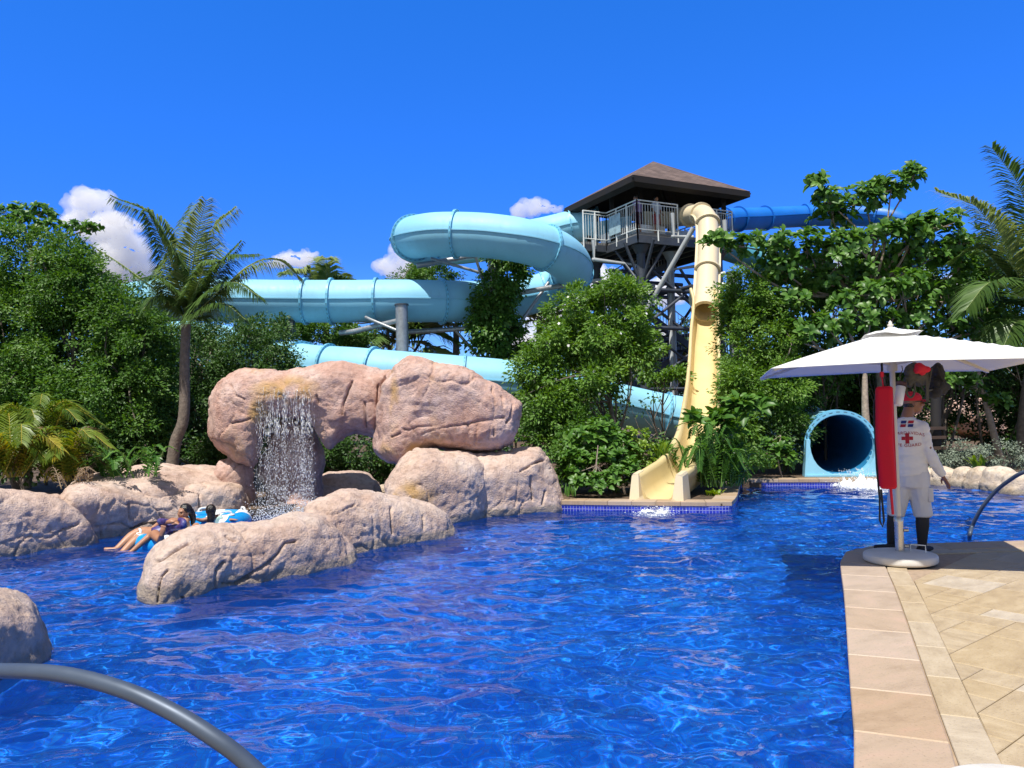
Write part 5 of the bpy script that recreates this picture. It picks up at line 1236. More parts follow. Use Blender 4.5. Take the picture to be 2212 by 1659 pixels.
# fronds: a rachis with leaflets both sides
def frond_parts(ctrl, L_, n=46, droop=.35, seed=0, w=.028, tone=.45, vee=.25, fwd=.55, r0=.018, taper=.35, up=None):
    r = rng(seed); pts, tot = resample(catmull([Vector(c) for c in ctrl], 10), .05); fr = pframes(pts)
    V = []; F = []; T = []; m = len(pts)
    for i in range(n):
        s = .10+.90*(i+.5)/n; j = min(m-2, int(s*(m-1))); p = np.array(pts[j]); t = np.array(fr[j][0])
        side = np.cross(t, up if up is not None else [0, 0, 1.0]); ls = np.linalg.norm(side); side = side/ls if ls > .15 else np.array(fr[j][1])
        nu = np.cross(side, t)
        ll = L_*(min(1, (s-.02)/.22)**.7)*(1-(1-taper)*max(0, (s-.35)/.65)**1.4)*(.85+.3*r.random())
        for sg in (1, -1):
            a = fwd*.75+.45*s+r.normal()*.07
            d = side*sg*math.cos(a)+t*math.sin(a)+nu*vee*(1+.4*r.normal()); d /= np.linalg.norm(d)
            p1 = p+d*ll*.5+np.array([0, 0, -droop*ll*.12]); p2 = p+d*ll*.95+np.array([0, 0, -droop*ll*(.55+.3*r.random())])
            wv = np.cross(d, nu); wv = wv/np.linalg.norm(wv); wv = wv*.85+nu*.5*sg
            o = len(V); V += [p-wv*w*.35, p+wv*w*.35, p1+wv*w*.55, p1-wv*w*.55, p2]
            F += [(o, o+1, o+2), (o, o+2, o+3), (o+3, o+2, o+4)]; tt = tone+.28*(r.random()-.5); T += [tt+.1, tt+.1, tt, tt, tt-.06]
    o = len(V)
    for j in range(m):
        _, a, b_ = fr[j]; rr = r0*(1-.8*j/(m-1))
        for k in range(4): V.append(np.array(pts[j]+(a*math.cos(PI/2*k)+b_*math.sin(PI/2*k))*rr)); T.append(.97)
    for j in range(m-1):
        for k in range(4):
            q = [o+j*4+k, o+j*4+(k+1) % 4, o+(j+1)*4+(k+1) % 4, o+(j+1)*4+k]; F += [(q[0], q[1], q[2]), (q[0], q[2], q[3])]
    return (np.array(V), np.array(F), np.array(T))
def palm(name, label, crown, Y, fronds, trunk=None, r0=.13, L_=.6, mat=None, seed=0, n=46, cat='palm', group=None, **kw):
    cu, cv_ = crown; c = P(cu, cv_, Y); bu = trunk[0][0] if trunk else cu; b_ = P(bu, 900, trunk[0][2] if trunk else Y)
    root = empty(name, (b_.x, b_.y, .15), 0, label, cat, group)
    if trunk:
        pts = catmull([Vector((b_.x, b_.y, .12))]+[P(*q) for q in trunk[1:]], 10); f = MB(); pts, tot = resample(pts, .045)
        m = len(pts); f.tube(pts, [r0*(1.25-.35*i/m+(.25*math.exp(-(i/m*9)))+.035*(1 if i % 3 == 0 else 0)) for i in range(m)], 12); f.build('trunk', M_BARK, root)
    for i, fd in enumerate(fronds):
        pts = [c+Vector((0, 0, 0))]+[P(u, v, Y+dy) for (u, v, dy) in fd[0]]
        o = dict(kw); o.update(fd[1] if len(fd) > 1 else {})
        mt = o.pop('mat', mat or M_PALM); LL = o.pop('L_', L_); nn = o.pop('n', n)
        leaf_mesh('frond', [frond_parts(pts, LL, nn, seed=seed+i, **o)], mt, root)
    return root
palm('coconut_palm', 'coconut palm with a curved ringed trunk in front of the light blue tube', (402, 690), 16.6,
    [([(374, 570, .1), (332, 470, -.2), (246, 425, -.5)], dict(L_=1.0, tone=.6)), ([(382, 600, -.3), (345, 510, -.6), (318, 455, -.8)], dict(tone=.5, L_=.9)),
     ([(418, 570, -.3), (430, 490, -.5), (446, 430, -.8)], dict(tone=.85, L_=.95)), ([(408, 580, -.1), (412, 500, .3), (425, 440, .8)], dict(tone=.6, L_=.9)), ([(436, 590, .2), (456, 500, .4), (506, 452, .5)], dict(tone=.75, L_=1.0)),
     ([(440, 640, 0), (470, 580, -.2), (522, 520, -.2)], dict(tone=.45, L_=.55)), ([(446, 630, -.2), (495, 560, -.4), (560, 548, -.6)], dict(tone=.4, L_=.62)), ([(455, 650, .2), (535, 575, .6), (600, 562, .9), (648, 600, 1.1)], dict(tone=.75, L_=.9)),
     ([(440, 660, -.4), (500, 610, -.9), (560, 640, -1.2)], dict(tone=.3, L_=.62)), ([(430, 680, -.5), (480, 655, -.9), (530, 690, -1.1)], dict(tone=.25, L_=.5)),
     ([(352, 640, .1), (268, 575, .2), (190, 525, .3)], dict(L_=.30, tone=.5, n=60)), ([(376, 640, -.4), (340, 600, -.7), (305, 600, -.9)], dict(tone=.35, L_=.55)), ([(370, 650, -.2), (335, 640, -.5), (310, 668, -.7)], dict(tone=.3, L_=.5)),
     ([(388, 600, .5), (375, 530, .8), (352, 490, 1.2)], dict(tone=.45, L_=.55)), ([(426, 620, -.6), (446, 570, -.9), (470, 560, -1.2)], dict(tone=.5, L_=.5))],
    trunk=[(362, 0, 16.6), (378, 962, 16.6), (397, 900, 16.6), (399, 780, 16.6), (402, 700, 16.6)], r0=.105, seed=100, L_=1.15, n=140, droop=.85, w=.026, vee=.06, fwd=.5)
palm('coconut_palm', 'big dark palm hanging in from the right edge above the parasol', (2262, 670), 18.6,
    [([(2240, 540, 0), (2205, 410, -.2), (2142, 318, -.4)], dict(tone=.35)), ([(2200, 570, -.2), (2130, 460, -.4), (2020, 412, -.5)], dict(tone=.85, L_=.95)), ([(2190, 580, -.3), (2150, 500, -.6), (2095, 430, -.9)], dict(tone=.75, L_=.9)), ([(2190, 610, .2), (2120, 540, .4), (2060, 560, .6)], dict(tone=.4, L_=1.0)),
     ([(2200, 640, -.5), (2140, 610, -.9), (2085, 670, -1.2)], dict(tone=.25, L_=1.1)), ([(2220, 690, -.5), (2190, 700, -.9), (2160, 770, -1.2)], dict(tone=.25, L_=1.0)), ([(2255, 520, .5), (2235, 400, .8), (2215, 350, .9)], dict(tone=.3)), ([(2180, 650, .5), (2110, 640, .9), (2060, 720, 1.1)], dict(tone=.2, L_=1.1))],
    trunk=[(2206, 0, 18.8), (2210, 920, 18.8), (2228, 780, 18.7), (2262, 680, 18.6)], r0=.11, seed=140, L_=1.25, n=120, droop=.55, w=.042, vee=.15)
def fan_palm(label, crown, Y, seed, k, size_px, trunk_v=None, **kw):
    r = rng(seed); fr = []
    for i in range(k):
        a = -PI/2+(i-(k-1)/2)/(k/2)*1.9+r.normal()*.12; q = size_px*(.75+.4*r.random())
        du, dv = math.cos(a)*q, math.sin(a)*q
        fr.append(([(crown[0]+du*.5, crown[1]+dv*.6, r.normal()*.5), (crown[0]+du, crown[1]+dv+q*.28, r.normal()*1.0)], dict(tone=.4+.5*r.random())))
    return palm('coconut_palm', label, crown, Y, fr, trunk=[(crown[0]-8, 0, Y), (crown[0], crown[1]+60, Y), (crown[0], crown[1], Y)], seed=seed, r0=.13, group='palms beyond the slides', n=64, droop=.6, w=.065, **kw)
fan_palm('distant palm poking above the straight upper tube', (705, 650), 31, 160, 13, 115, L_=1.1)
fan_palm('distant palm behind the vine wrapped column', (985, 700), 31, 175, 13, 120, L_=1.15)
fan_palm('distant palm hanging behind the right end of the loop', (1165, 690), 31, 190, 12, 105, L_=1.15)
fan_palm('distant palm among the tower columns', (1455, 790), 38, 205, 12, 80, L_=1.15)
fan_palm('distant palm under the upper tube beside the thick grey column', (870, 735), 31, 220, 12, 100, L_=1.15)
# yellowing cane palms and ferny plants on the left bank
def clump_palm(name, label, cat, base, Y, k, size, seed, mat, L_, n, spread=1.5, dry=0, droop=.5, base_v=None, w=.022, fwd=.6, r0=.012, tone0=.15, tone1=.8):
    r = rng(seed); b_ = P(base[0], base[1], Y); root = empty(name, (b_.x, b_.y, .17), 0, label, cat)
    for i in range(k):
        a = 2*PI*i/k*1.0+r.random()*.9; el = .25+.75*r.random(); s = size*(.7+.5*r.random())
        h = Vector((math.cos(a)*spread*(1.1-el*.6), math.sin(a)*spread*.8*(1.1-el*.6), 0)); b0 = b_+Vector((r.normal()*.12, r.normal()*.12, 0))
        p1 = b0+h*s*.45+Vector((0, 0, s*(.55+.35*el))); p2 = b0+h*s*.95+Vector((0, 0, s*(.30+.75*el-.25)))
        leaf_mesh('frond', [frond_parts([b0, p1, p2], L_, n, seed=seed+i, droop=droop, w=w, tone=tone0+(tone1-tone0)*r.random(), fwd=fwd, r0=r0, vee=.15)], M_DRY if i < dry else mat, root)
    return root
clump_palm('cane_palm', 'yellowing cane palm at the left edge above the bank rocks', 'palm', (30, 1030), 12.6, 22, .95, 300, M_ARECA, .40, 46, dry=2)
clump_palm('cane_palm', 'yellowing cane palm beside the ferny plant on the left bank', 'palm', (125, 1040), 12.9, 22, .85, 330, M_ARECA, .38, 46, dry=3)
clump_palm('cane_palm', 'small green cane palm half behind the yellowing ones', 'palm', (75, 960), 13.8, 18, .95, 350, M_ARECA, .38, 44, tone0=0, tone1=.4)
clump_palm('ferny_plant', 'feathery green plant on the flat rock slab', 'plant', (245, 1040), 13.2, 16, .62, 370, M_FERN, .16, 26, w=.03, droop=.2)
clump_palm('ferny_plant', 'feathery sprig leaning out over the long bank rock', 'plant', (300, 1030), 13.0, 8, .50, 390, M_FERN, .14, 24, w=.03, droop=.2)
clump_palm('dry_frond_pile', 'dried grey fronds hanging over the bank rocks', 'plant', (155, 1056), 12.2, 6, .36, 395, M_DRY, .15, 16, droop=.9, dry=6, w=.014)
clump_palm('fern', 'dense fern growing at the right of the yellow slide mouth', 'fern', (1535, 1050), 14.7, 34, 1.15, 400, M_FERN, .20, 44, spread=.62, w=.03, droop=.3, tone0=.1)
clump_palm('fern', 'smaller fern at the corner of the garden coping', 'fern', (1580, 1050), 15.2, 22, .80, 430, M_FERN, .17, 36, spread=.8, w=.024, droop=.3)
# strappy plants
def strappy(name, label, u, v, Y, k, ln, w, seed, mat, spread=.7, rows=4, tone0=.3):
    r = rng(seed); b_ = P(u, v, Y); root = empty(name, (b_.x, b_.y, .17), 0, label, 'plant'); V = []; F = []; T = []
    for i in range(k):
        a = r.random()*2*PI; el = r.random(); s = ln*(.6+.6*r.random()); d = np.array([math.cos(a), math.sin(a), 0])*spread*(1.15-el*.8); b0 = np.array(b_)+np.array([r.normal()*.06, r.normal()*.06, 0]); b0[2] = max(.17, b_.z-.05)
        sd = np.array([-math.sin(a), math.cos(a), 0]); o = len(V); tt = tone0+.5*r.random()
        for j in range(rows+1):
            q = j/rows; p = b0+d*s*q*1.0+np.array([0, 0, s*(q*(1.0+.2*el)-.75*spread*q*q)]); ww = w*(math.sin(PI*min(1, q*.85+.12)))
            V += [p-sd*ww, p+sd*ww]; T += [tt, tt]
        for j in range(rows): F += [(o+2*j, o+2*j+1, o+2*j+3), (o+2*j, o+2*j+3, o+2*j+2)]
    leaf_mesh('foliage', [(np.array(V), np.array(F), np.array(T))], mat, root); return root
strappy('strappy_plant', 'bright strap leaved plant between the two silver bushes', 2113, 1005, 17.2, 26, .42, .03, 500, M_LEAF_LIME)
strappy('strappy_plant', 'tuft of grassy blades at the foot of the wedge shaped boulder', 1232, 1066, 14.2, 34, .26, .011, 501, M_FERN, .4)
strappy('strappy_plant', 'arching strap leaved plant behind the left wall of the chute', 1430, 985, 15.6, 34, .55, .022, 502, M_LEAF_YEL)
strappy('strappy_plant', 'low bright plant on the coping corner right of the yellow chute', 1545, 1066, 14.4, 30, .20, .022, 503, M_LEAF_LIME, .8)
strappy('strappy_plant', 'low green strappy plant left of the tube mouth', 1660, 1008, 17.4, 30, .3, .018, 504, M_LEAF_YEL)
strappy('strappy_plant', 'dark low strappy plant at the foot of the fern', 1600, 1040, 16.0, 30, .3, .016, 505, M_LEAF_MID)
tree('bush', 'low leafy bush behind the fern, right of the chute', 'bush', [(1600, 985, 16.4, 40, 40, .4), (1560, 975, 16.0, 36, 36, .4), (1640, 990, 17, 30, 30, .4)], base_at(1600, 16.4), seed=60, mat=M_LEAF_MID, r0=.02, dens=12, rc=.2)
tree('bush', 'yellow green undergrowth in front of the tower columns', 'bush', [(1445, 815, 22, 34, 22, .6), (1400, 812, 21, 26, 22, .5)], base_at(1440, 22), seed=61, mat=M_LEAF_YEL, r0=.03, ln=.12, wd=.07)
tree('hedge_tree', 'distant dark hedge beyond the tower and slides', 'hedge', [(u, 835+((i*37) % 23), 46, 120, 80, 3) for i, u in enumerate(range(-900, 3200, 150))], base_at(1100, 46), seed=62, mat=M_LEAF_SHADE, ln=.34, wd=.18, dens=1.6, per=36, rc=.8, r0=.1)

for i, (u, v, Y, ru, rv, ry, lab) in enumerate([
    (60, 985, 16.4, 110, 60, .8, 'dark undergrowth behind the cane palms at the left edge'), (200, 985, 16.8, 90, 50, .7, 'dark undergrowth behind the feathery plant on the left bank'),
    (1100, 900, 21, 80, 60, .9, 'shaded thicket behind the big pink boulder'), (1010, 960, 19.5, 70, 50, .7, 'shaded thicket behind the rounded tan boulder'), (1230, 870, 20.5, 110, 80, 1.0, 'shaded thicket behind the flowering tree'),
    (2040, 600, 21.5, 60, 50, .8, 'leafy mass between the spreading tree and the big palm'), (1780, 760, 20.5, 110, 80, 1.0, 'dense foliage above the blue tube mouth'), (1900, 740, 21, 90, 80, 1.0, 'dense foliage right behind the top of the parasol'),
    (2040, 750, 21.5, 110, 80, 1.0, 'dense foliage behind the right half of the parasol'), (1700, 660, 20.6, 80, 70, 1.0, 'dense foliage low in the spreading tree, right of the yellow slide'), (2160, 640, 22, 90, 90, 1.0, 'dense foliage behind the big hanging palm'),
    (100, 700, 20.6, 150, 150, .9, 'deep shaded foliage behind the left hedge trees'), (290, 820, 20.4, 110, 110, .8, 'deep shaded foliage behind the hedge tree by the palm trunk'), (150, 880, 19.6, 180, 110, .8, 'deep shaded foliage low in the left hedge'),
    (1800, 610, 21.6, 90, 60, .9, 'leafy mass under the spreading tree above the white parasol'), (1930, 620, 21.8, 90, 60, .9, 'leafy mass under the right limbs of the spreading tree'), (2120, 560, 22.5, 60, 60, .9, 'leafy mass between the big palm fronds'),
    (1960, 900, 26, 120, 80, 1.0, 'shadowy thicket far behind the lifeguard'), (2180, 910, 25, 80, 70, 1.0, 'shadowy thicket at the right edge behind the silver bushes'), (1900, 560, 22, 60, 40, .8, 'leafy mass in the fork of the spreading tree')]):
    tree('bush', lab, 'bush', [(u, v, Y, ru, rv, ry)], base_at(u, Y), seed=700+i, mat=M_LEAF_SHADE if i not in (5, 6, 7, 8, 9, 10, 14, 15, 16, 19) else M_LEAF_MID, ln=.13, wd=.07, dens=9, per=42, rc=.32, r0=.04)

broad_tree('broad_leaf_shrub', 'big leaved shrub pressed against the left wall of the yellow chute', 'shrub', [(1345, 985, 15.0, 36, 28, .3, 11), (1362, 1010, 14.8, 22, 18, .25, 6), (1335, 940, 15.4, 30, 26, .3, 8)], base_at(1345, 15.0), 44, ln=.18, wd=.08, r0=.025, lift=.8)
tree('bush', 'low dark bush filling the bed behind the broad leaved shrubs', 'bush', [(1300, 1010, 15.6, 90, 40, .4), (1400, 985, 16.0, 50, 40, .4), (1230, 1000, 15.6, 40, 40, .4)], base_at(1310, 15.6), seed=63, mat=M_LEAF_MID, r0=.02, dens=14, rc=.2)

for i, (u, v, Y, ru, rv, ry, lab) in enumerate([(-120, 720, 18.5, 130, 190, 1.3, 'leafy tree continuing the hedge beyond the left edge'), (-330, 740, 19, 150, 190, 1.4, 'leafy tree farther along the hedge beyond the left edge'), (2330, 800, 22, 110, 150, 1.3, 'leafy tree beyond the right edge behind the silver bushes'), (2520, 810, 22, 130, 150, 1.3, 'leafy tree farther out beyond the right edge')]):
    tree('hedge_tree', lab, 'tree', [(u, v, Y, ru, rv, ry), (u-20, v+140, Y-.5, ru, rv*.6, ry)], base_at(u, Y), seed=800+i, dens=9, ln=.12, wd=.06)
# ------------------------------------------------------------------ parasol
M_CANVAS = simple('white canvas', (0.80, 0.80, 0.78), 0.85, var=0.02, scale=3, bump=.15, bscale=300)
m = M_CANVAS; t = m.node_tree; b = t.nodes['Principled BSDF']; tr = N(t, 'ShaderNodeBsdfTranslucent'); tr.inputs['Color'].default_value = (.75, .70, .64, 1)
mx = N(t, 'ShaderNodeMixShader'); mx.inputs[0].default_value = .13; t.links.new(b.outputs[0], mx.inputs[1]); t.links.new(tr.outputs[0], mx.inputs[2]); t.links.new(mx.outputs[0], t.nodes['Material Output'].inputs['Surface'])
M_POLE = simple('cream painted pole', (0.62, 0.58, 0.50), 0.4, var=0.05)
M_CHROME = simple('brushed steel', (0.55, 0.52, 0.47), 0.28, 1.0, var=0.1, scale=12)
M_RED = simple('red foam', (0.56, 0.003, 0.02), 0.5, var=0.06, scale=5, spec=.25)
M_REDCLOTH = simple('red cloth', (0.60, 0.012, 0.035), 0.8, var=0.1, scale=12, bump=.2)
M_BLACK = simple('black strap', (0.012, 0.012, 0.014), 0.7, var=0.2, scale=20)
M_GREYBAG = simple('grey green bag cloth', (0.075, 0.072, 0.056), 0.85, var=0.25, scale=12, bump=.4, bscale=80)
M_DKBAG = simple('dark grey bag cloth', (0.026, 0.025, 0.024), 0.85, var=0.25, scale=12, bump=.4, bscale=80)
PB_ = G(1945, 1214, ZD); PBX, PBY = PB_.x, PB_.y
par = empty('parasol', (PBX, PBY, ZD+.01), 0, 'white square parasol shading the lifeguard on the deck', 'parasol')
half = 1.24; rot = math.radians(-15.5); zc_ = 2.15; zt_ = 2.54
def PA_(x, y, z): return Vector((PBX+x*math.cos(rot)-y*math.sin(rot), PBY+x*math.sin(rot)+y*math.cos(rot), z))
f = MB(); n = 28; V = []; F = []
def canopy_z(x, y, h=half):
    m_ = max(abs(x), abs(y))/h; o_ = min(abs(x), abs(y))/max(1e-6, max(abs(x), abs(y)))
    ridge = zt_+(zc_-zt_)*(m_*.93+.07*m_*m_*m_)
    return ridge - .018*(1-o_**1.5)*math.sin(PI*min(1, m_))*.6 + .025*(1-o_)*m_**3
for j in range(n+1):
    for i in range(n+1):
        x = -half+2*half*i/n; y = -half+2*half*j/n
        e = 1-.018*(math.cos(PI*x/half/2)*(abs(y)/half)**6+math.cos(PI*y/half/2)*(abs(x)/half)**6)
        V.append(PA_(x*e, y*e, canopy_z(x, y)))
for j in range(n):
    for i in range(n): F.append((j*(n+1)+i, j*(n+1)+i+1, (j+1)*(n+1)+i+1, (j+1)*(n+1)+i))
me = bpy.data.meshes.new('canopy'); me.from_pydata([v[:] for v in V], [], F); me.update()
can = link('canopy', me, M_CANVAS, par, smooth=True)
md = can.modifiers.new('hem', 'SOLIDIFY'); md.thickness = .006; md.offset = -1
f = MB(); V = []; F = []; k = 14; h2 = .25      # vent cap with a loose skirt
for j in range(k+1):
    for i in range(k+1):
        x = -h2+2*h2*i/k; y = -h2+2*h2*j/k; m_ = max(abs(x), abs(y))/h2
        V.append(PA_(x*1.0, y, zt_+.035-.072*m_+.012*math.sin(x*17+y*11)*m_+.02*math.exp(-(m_/.2)**2)))
for j in range(k):
    for i in range(k): F.append((j*(k+1)+i, j*(k+1)+i+1, (j+1)*(k+1)+i+1, (j+1)*(k+1)+i))
me = bpy.data.meshes.new('vent_cap'); me.from_pydata([v[:] for v in V], [], F); me.update(); link('vent_cap', me, M_CANVAS, par, smooth=True)
f = MB(); f.lathe([(.028, zt_+.055), (.03, zt_+.07), (.016, zt_+.08), (.018, zt_+.095), (.0, zt_+.115)], (PBX, PBY, 0), 12); f.build('finial', M_POLE, par)
f = MB(); f.tube([(PBX, PBY, .62), (PBX, PBY, zt_+.07)], .026, 16); f.build('pole', M_POLE, par)
f = MB(); f.lathe([(.045, zc_-.02), (.05, zc_), (.05, zc_+.09), (.03, zc_+.11)], (PBX, PBY, 0), 14); f.build('hub', M_POLE, par)
for (sx, sy) in ((1, 1), (1, -1), (-1, 1), (-1, -1)):
    f = MB(); f.beam(PA_(0, 0, zt_-.03), PA_(sx*half*.985, sy*half*.985, zc_-.012), .024, .03); f.build('rib', M_POLE, par)
    f = MB(); f.beam(PA_(0, 0, zc_+.05), PA_(sx*half*.5, sy*half*.5, (zt_+zc_)/2-.035), .018, .022); f.build('strut', M_POLE, par)
f = MB(); f.tube([(PBX, PBY, ZD+.08), (PBX, PBY, .64)], .042, 16); f.lathe([(.045, .60), (.048, .645), (.03, .66)], (PBX, PBY, 0), 16)
f.tube([(PBX+.042, PBY-.01, .52), (PBX+.085, PBY-.02, .52)], .016, 8); f.tube([(PBX+.042, PBY-.01, .36), (PBX+.08, PBY-.02, .36)], .014, 8); f.build('base_socket', M_CHROME, par)
def parasol_base(parent, x, y, r=.345):
    f = MB(); z = ZD+.01
    f.lathe([(r*.955, z), (r*.99, z+.008), (r, z+.02), (r*.995, z+.062), (r*.975, z+.074), (r*.93, z+.080), (r*.62, z+.094), (.06, z+.104), (.0, z+.104)], (x, y, 0), 48); o = f.build('base', simple('moulded white base', (0.66, 0.63, 0.58), .5, var=.06, scale=9, dirt=.2), parent); 
    g = MB(); g.lathe([(r*.95, z-.004), (r*.97, z+.014), (r*.90, z+.016)], (x, y, 0), 48); g.build('base_rim', M_BLACK, o if parent else None)
    return o
bo = parasol_base(par, PBX, PBY)
q = Vector((PBX, PBY, ZD+.115)); e1_ = Vector((.89, -.457, 0))
f = MB(); f.tube([q+e1_*.12+Vector((0, .05, -.01)), q+e1_*.12+Vector((0, .05, .06)), q+e1_*.24+Vector((0, .02, .06)), q+e1_*.24+Vector((0, .02, -.01))], .006, 8); f.build('base_handle', M_WHITE, bo)
sb = G(2112, 1643, ZD+.09); root = empty('white_plinth', (sb.x, sb.y-.35, ZD), 0, 'white round base peeking in at the bottom edge of the sunny deck', 'base')
parasol_base(root, sb.x, sb.y-.35)

# things hung under the parasol
def hang(name, label, cat): return None
c = P(1915, 945, 7.45); rt = empty('rescue_tube', (c.x, c.y, c.z), 0, 'long red foam rescue tube hanging beside the parasol pole', 'rescue tube')
bm = bmesh.new(); bmesh.ops.create_cube(bm, size=1.0); bmesh.ops.subdivide_edges(bm, edges=bm.edges[:], cuts=1)
for v in bm.verts: v.co = Vector((v.co.x*.155, v.co.y*.11, v.co.z*.99))
bmesh.ops.bevel(bm, geom=[e_ for e_ in bm.edges if e_.is_boundary or e_.calc_face_angle(0) > .5], offset=.042, segments=4, affect='EDGES', profile=.6)
Mr = Matrix.Rotation(math.radians(-27), 3, 'Z')
for v in bm.verts: v.co = Mr @ (v.co+Vector((.02*(1-(v.co.z/.5)**2)*-1, 0, 0)))+c
me = bpy.data.meshes.new('foam_body'); bm.to_mesh(me); bm.free(); link('foam_body', me, M_RED, rt, smooth=True)
top = c+Vector((0, 0, .49)); f = MB(); f.tube([top, top+Vector((-.02, 0, .12)), top+Vector((-.015, 0, .26)), P(1906, 800, 7.5), P(1904, 788, 7.55)], .009, 8); f.build('tether', M_BLACK, rt)
f = MB(); f.box(top+Vector((-.02, 0, .12)), (.03, .02, .05)); f.tube([top+Vector((-.01, 0, 0)), top+Vector((-.02, 0, .1))], .008, 8); f.build('clip', M_REDCLOTH, rt)
f = MB(); side = Vector((-.068, .03, 0))
f.tube([c+side*1.25+Vector((.03, 0, .48)), c+side*1.35+Vector((0, 0, .3)), c+side*1.3+Vector((0, 0, -.3)), c+side*1.1+Vector((0, 0, -.6)), c+side*1.2+Vector((0, 0, -.80)), c+side*.9+Vector((0, 0, -.86)), c+side*.7+Vector((0, 0, -.8)), c+side*.9+Vector((0, 0, -.5))], .010, 8); f.build('strap', M_BLACK, rt)
f = MB(); f.tube([c+Vector((.02, 0, -.49)), c+Vector((.03, .01, -.62)), c+Vector((.035, .01, -.74))], .013, 8); f.build('buckle_strap', M_REDCLOTH, rt)
# drinks flask
a = P(1947, 830, 7.55); b2 = P(1940, 875, 7.5); fl_ = empty('drinks_flask', b2, 0, 'white cup shaped flask hung against the parasol pole beside the top of the red tube', 'flask')
d = (a-b2).normalized(); M3 = d.to_track_quat('Z', 'Y').to_matrix()
f = MB(); f.lathe([(.034, 0), (.040, .01), (.045, .19), (.0, .195)], b2, 18, M3); f.build('flask_body', M_WHITE, fl_)
f = MB(); f.lathe([(.046, 0), (.047, .03), (.0, .036)], a-d*.015, 18, M3); f.build('lid', simple('brown lid', (.10, .05, .05), .5), fl_)
f = MB(); f.tube([a, a+Vector((-.01, 0, .1)), P(1950, 800, 7.6), P(1948, 790, 7.6)], .004, 6); f.build('cord', M_GREYBAG, fl_)
# backpack bundle
def lumps(name, blobs, mat, parent, vox=.010, seed=0, amp=.022, it=3):
    Vv, Ff = blob_cloud(blobs, .25); me = voxel(Vv, Ff, vox, name); E = edges_of(me); co = relax(getco(me), E, it); setco(me, co); no = getno(me)
    co = co+no*(amp*fbm(co*9+seed, 3, seed)+amp*.5*np.abs(fbm(co*16+seed, 2, seed+3)))[:, None]; setco(me, co); return link(name, me, mat, parent, smooth=True)
bq = P(2010, 825, 7.7); bp_ = empty('backpack', bq, 0, 'dark grey rucksack dangling at the right under the parasol', 'backpack')
lumps('bag_body', [(2024, 836, 7.8, 18, 22, .10), (2026, 810, 7.8, 11, 24, .08), (2018, 850, 7.75, 15, 9, .08), (2038, 838, 7.8, 10, 12, .08)], M_DKBAG, bp_, seed=4)
f = MB()
f.tube(catmull([P(2012, 795, 7.6), P(2006, 830, 7.6), P(1999, 862, 7.55), P(2003, 846, 7.6), P(2014, 842, 7.7)], 6), .011, 8); f.build('shoulder_strap', M_GREYBAG, bp_)
f = MB(); f.tube(catmull([P(2024, 790, 7.7), P(2032, 812, 7.7), P(2047, 838, 7.75), P(2036, 846, 7.75)], 6), .010, 8); f.build('shoulder_strap', M_DKBAG, bp_)
f = MB(); f.beam(P(2002, 800, 7.55), P(2004, 868, 7.5), .03, .006); f.build('webbing', M_GREYBAG, bp_)
bq = P(1972, 820, 7.6); b3 = empty('shoulder_bag', bq, 0, 'olive grey cloth bag with a sling, hanging left of the dark rucksack', 'bag')
lumps('bag_body', [(1968, 800, 7.6, 13, 16, .07), (1982, 812, 7.6, 16, 16, .07), (1964, 824, 7.6, 8, 14, .06), (1990, 822, 7.6, 10, 10, .06)], M_GREYBAG, b3, seed=8)
f = MB(); f.tube(catmull([P(1958, 812, 7.6), P(1957, 842, 7.55), P(1965, 858, 7.55), P(1974, 852, 7.55), P(1976, 830, 7.55), P(1972, 808, 7.6)], 6), .011, 8); f.build('sling', M_GREYBAG, b3)
f = MB(); f.tube(catmull([P(1985, 812, 7.6), P(1992, 838, 7.6), P(2004, 848, 7.6)], 6), .008, 8); f.build('sling', M_GREYBAG, b3)
bq = P(1990, 803, 7.55); b4 = empty('red_cloth', bq, 0, 'bright red cloth bundled up under the parasol between the bags', 'cloth')
lumps('cloth_bundle', [(1986, 795, 7.5, 12, 9, .05), (1998, 797, 7.5, 9, 7, .04), (1991, 804, 7.5, 8, 7, .03), (1980, 801, 7.5, 6, 8, .03)], M_REDCLOTH, b4, seed=11)

# ------------------------------------------------------------------ handrails
M_RAILSS = simple('stainless handrail', (0.075, 0.10, 0.145), 0.5, 0.35, var=0.12, scale=6)
pts = catmull([Vector((-1.75, 2.7, -.3)), P(-330, 1660, 2.55), P(-230, 1520, 2.4), P(-110, 1452, 2.2), P(0, 1449, 2.05), P(130, 1456, 1.95), P(260, 1488, 1.88), P(370, 1537, 1.84), P(460, 1592, 1.82), P(530, 1645, 1.82), P(590, 1710, 1.82), P(650, 1830, 1.82), P(680, 2000, 1.82), Vector((P(690, 2100, 1.82).x, 1.83, .2))], 8)
root = empty('handrail', (pts[-1].x, pts[-1].y, ZD), 0, 'grey curved pool handrail close by in the bottom left corner', 'handrail', 'pool exit handrails')
f = MB(); f.tube(pts, .0195, 18); f.build('rail_tube', M_RAILSS, root)
f = MB(); f.lathe([(.05, ZD), (.05, ZD+.012), (.026, ZD+.02)], (pts[-1].x, pts[-1].y, 0), 18); f.build('anchor_plate', M_RAILSS, root)
pts = catmull([G(2094, 1185, -.6), P(2094, 1165, 10.1), P(2101, 1135, 10.0), P(2122, 1096, 9.85), P(2150, 1062, 9.7), P(2180, 1038, 9.5), P(2212, 1020, 9.3), P(2260, 1012, 9.1), P(2310, 1030, 8.9), P(2340, 1080, 8.75), Vector((P(2350, 1150, 8.6).x, 8.6, .2))], 8)
root = empty('handrail', (pts[-1].x, pts[-1].y, ZD), 0, 'blue grey pool handrail dipping into the water at the right edge', 'handrail', 'pool exit handrails')
f = MB(); f.tube(pts, .024, 16); f.build('rail_tube', M_RAILSS, root)
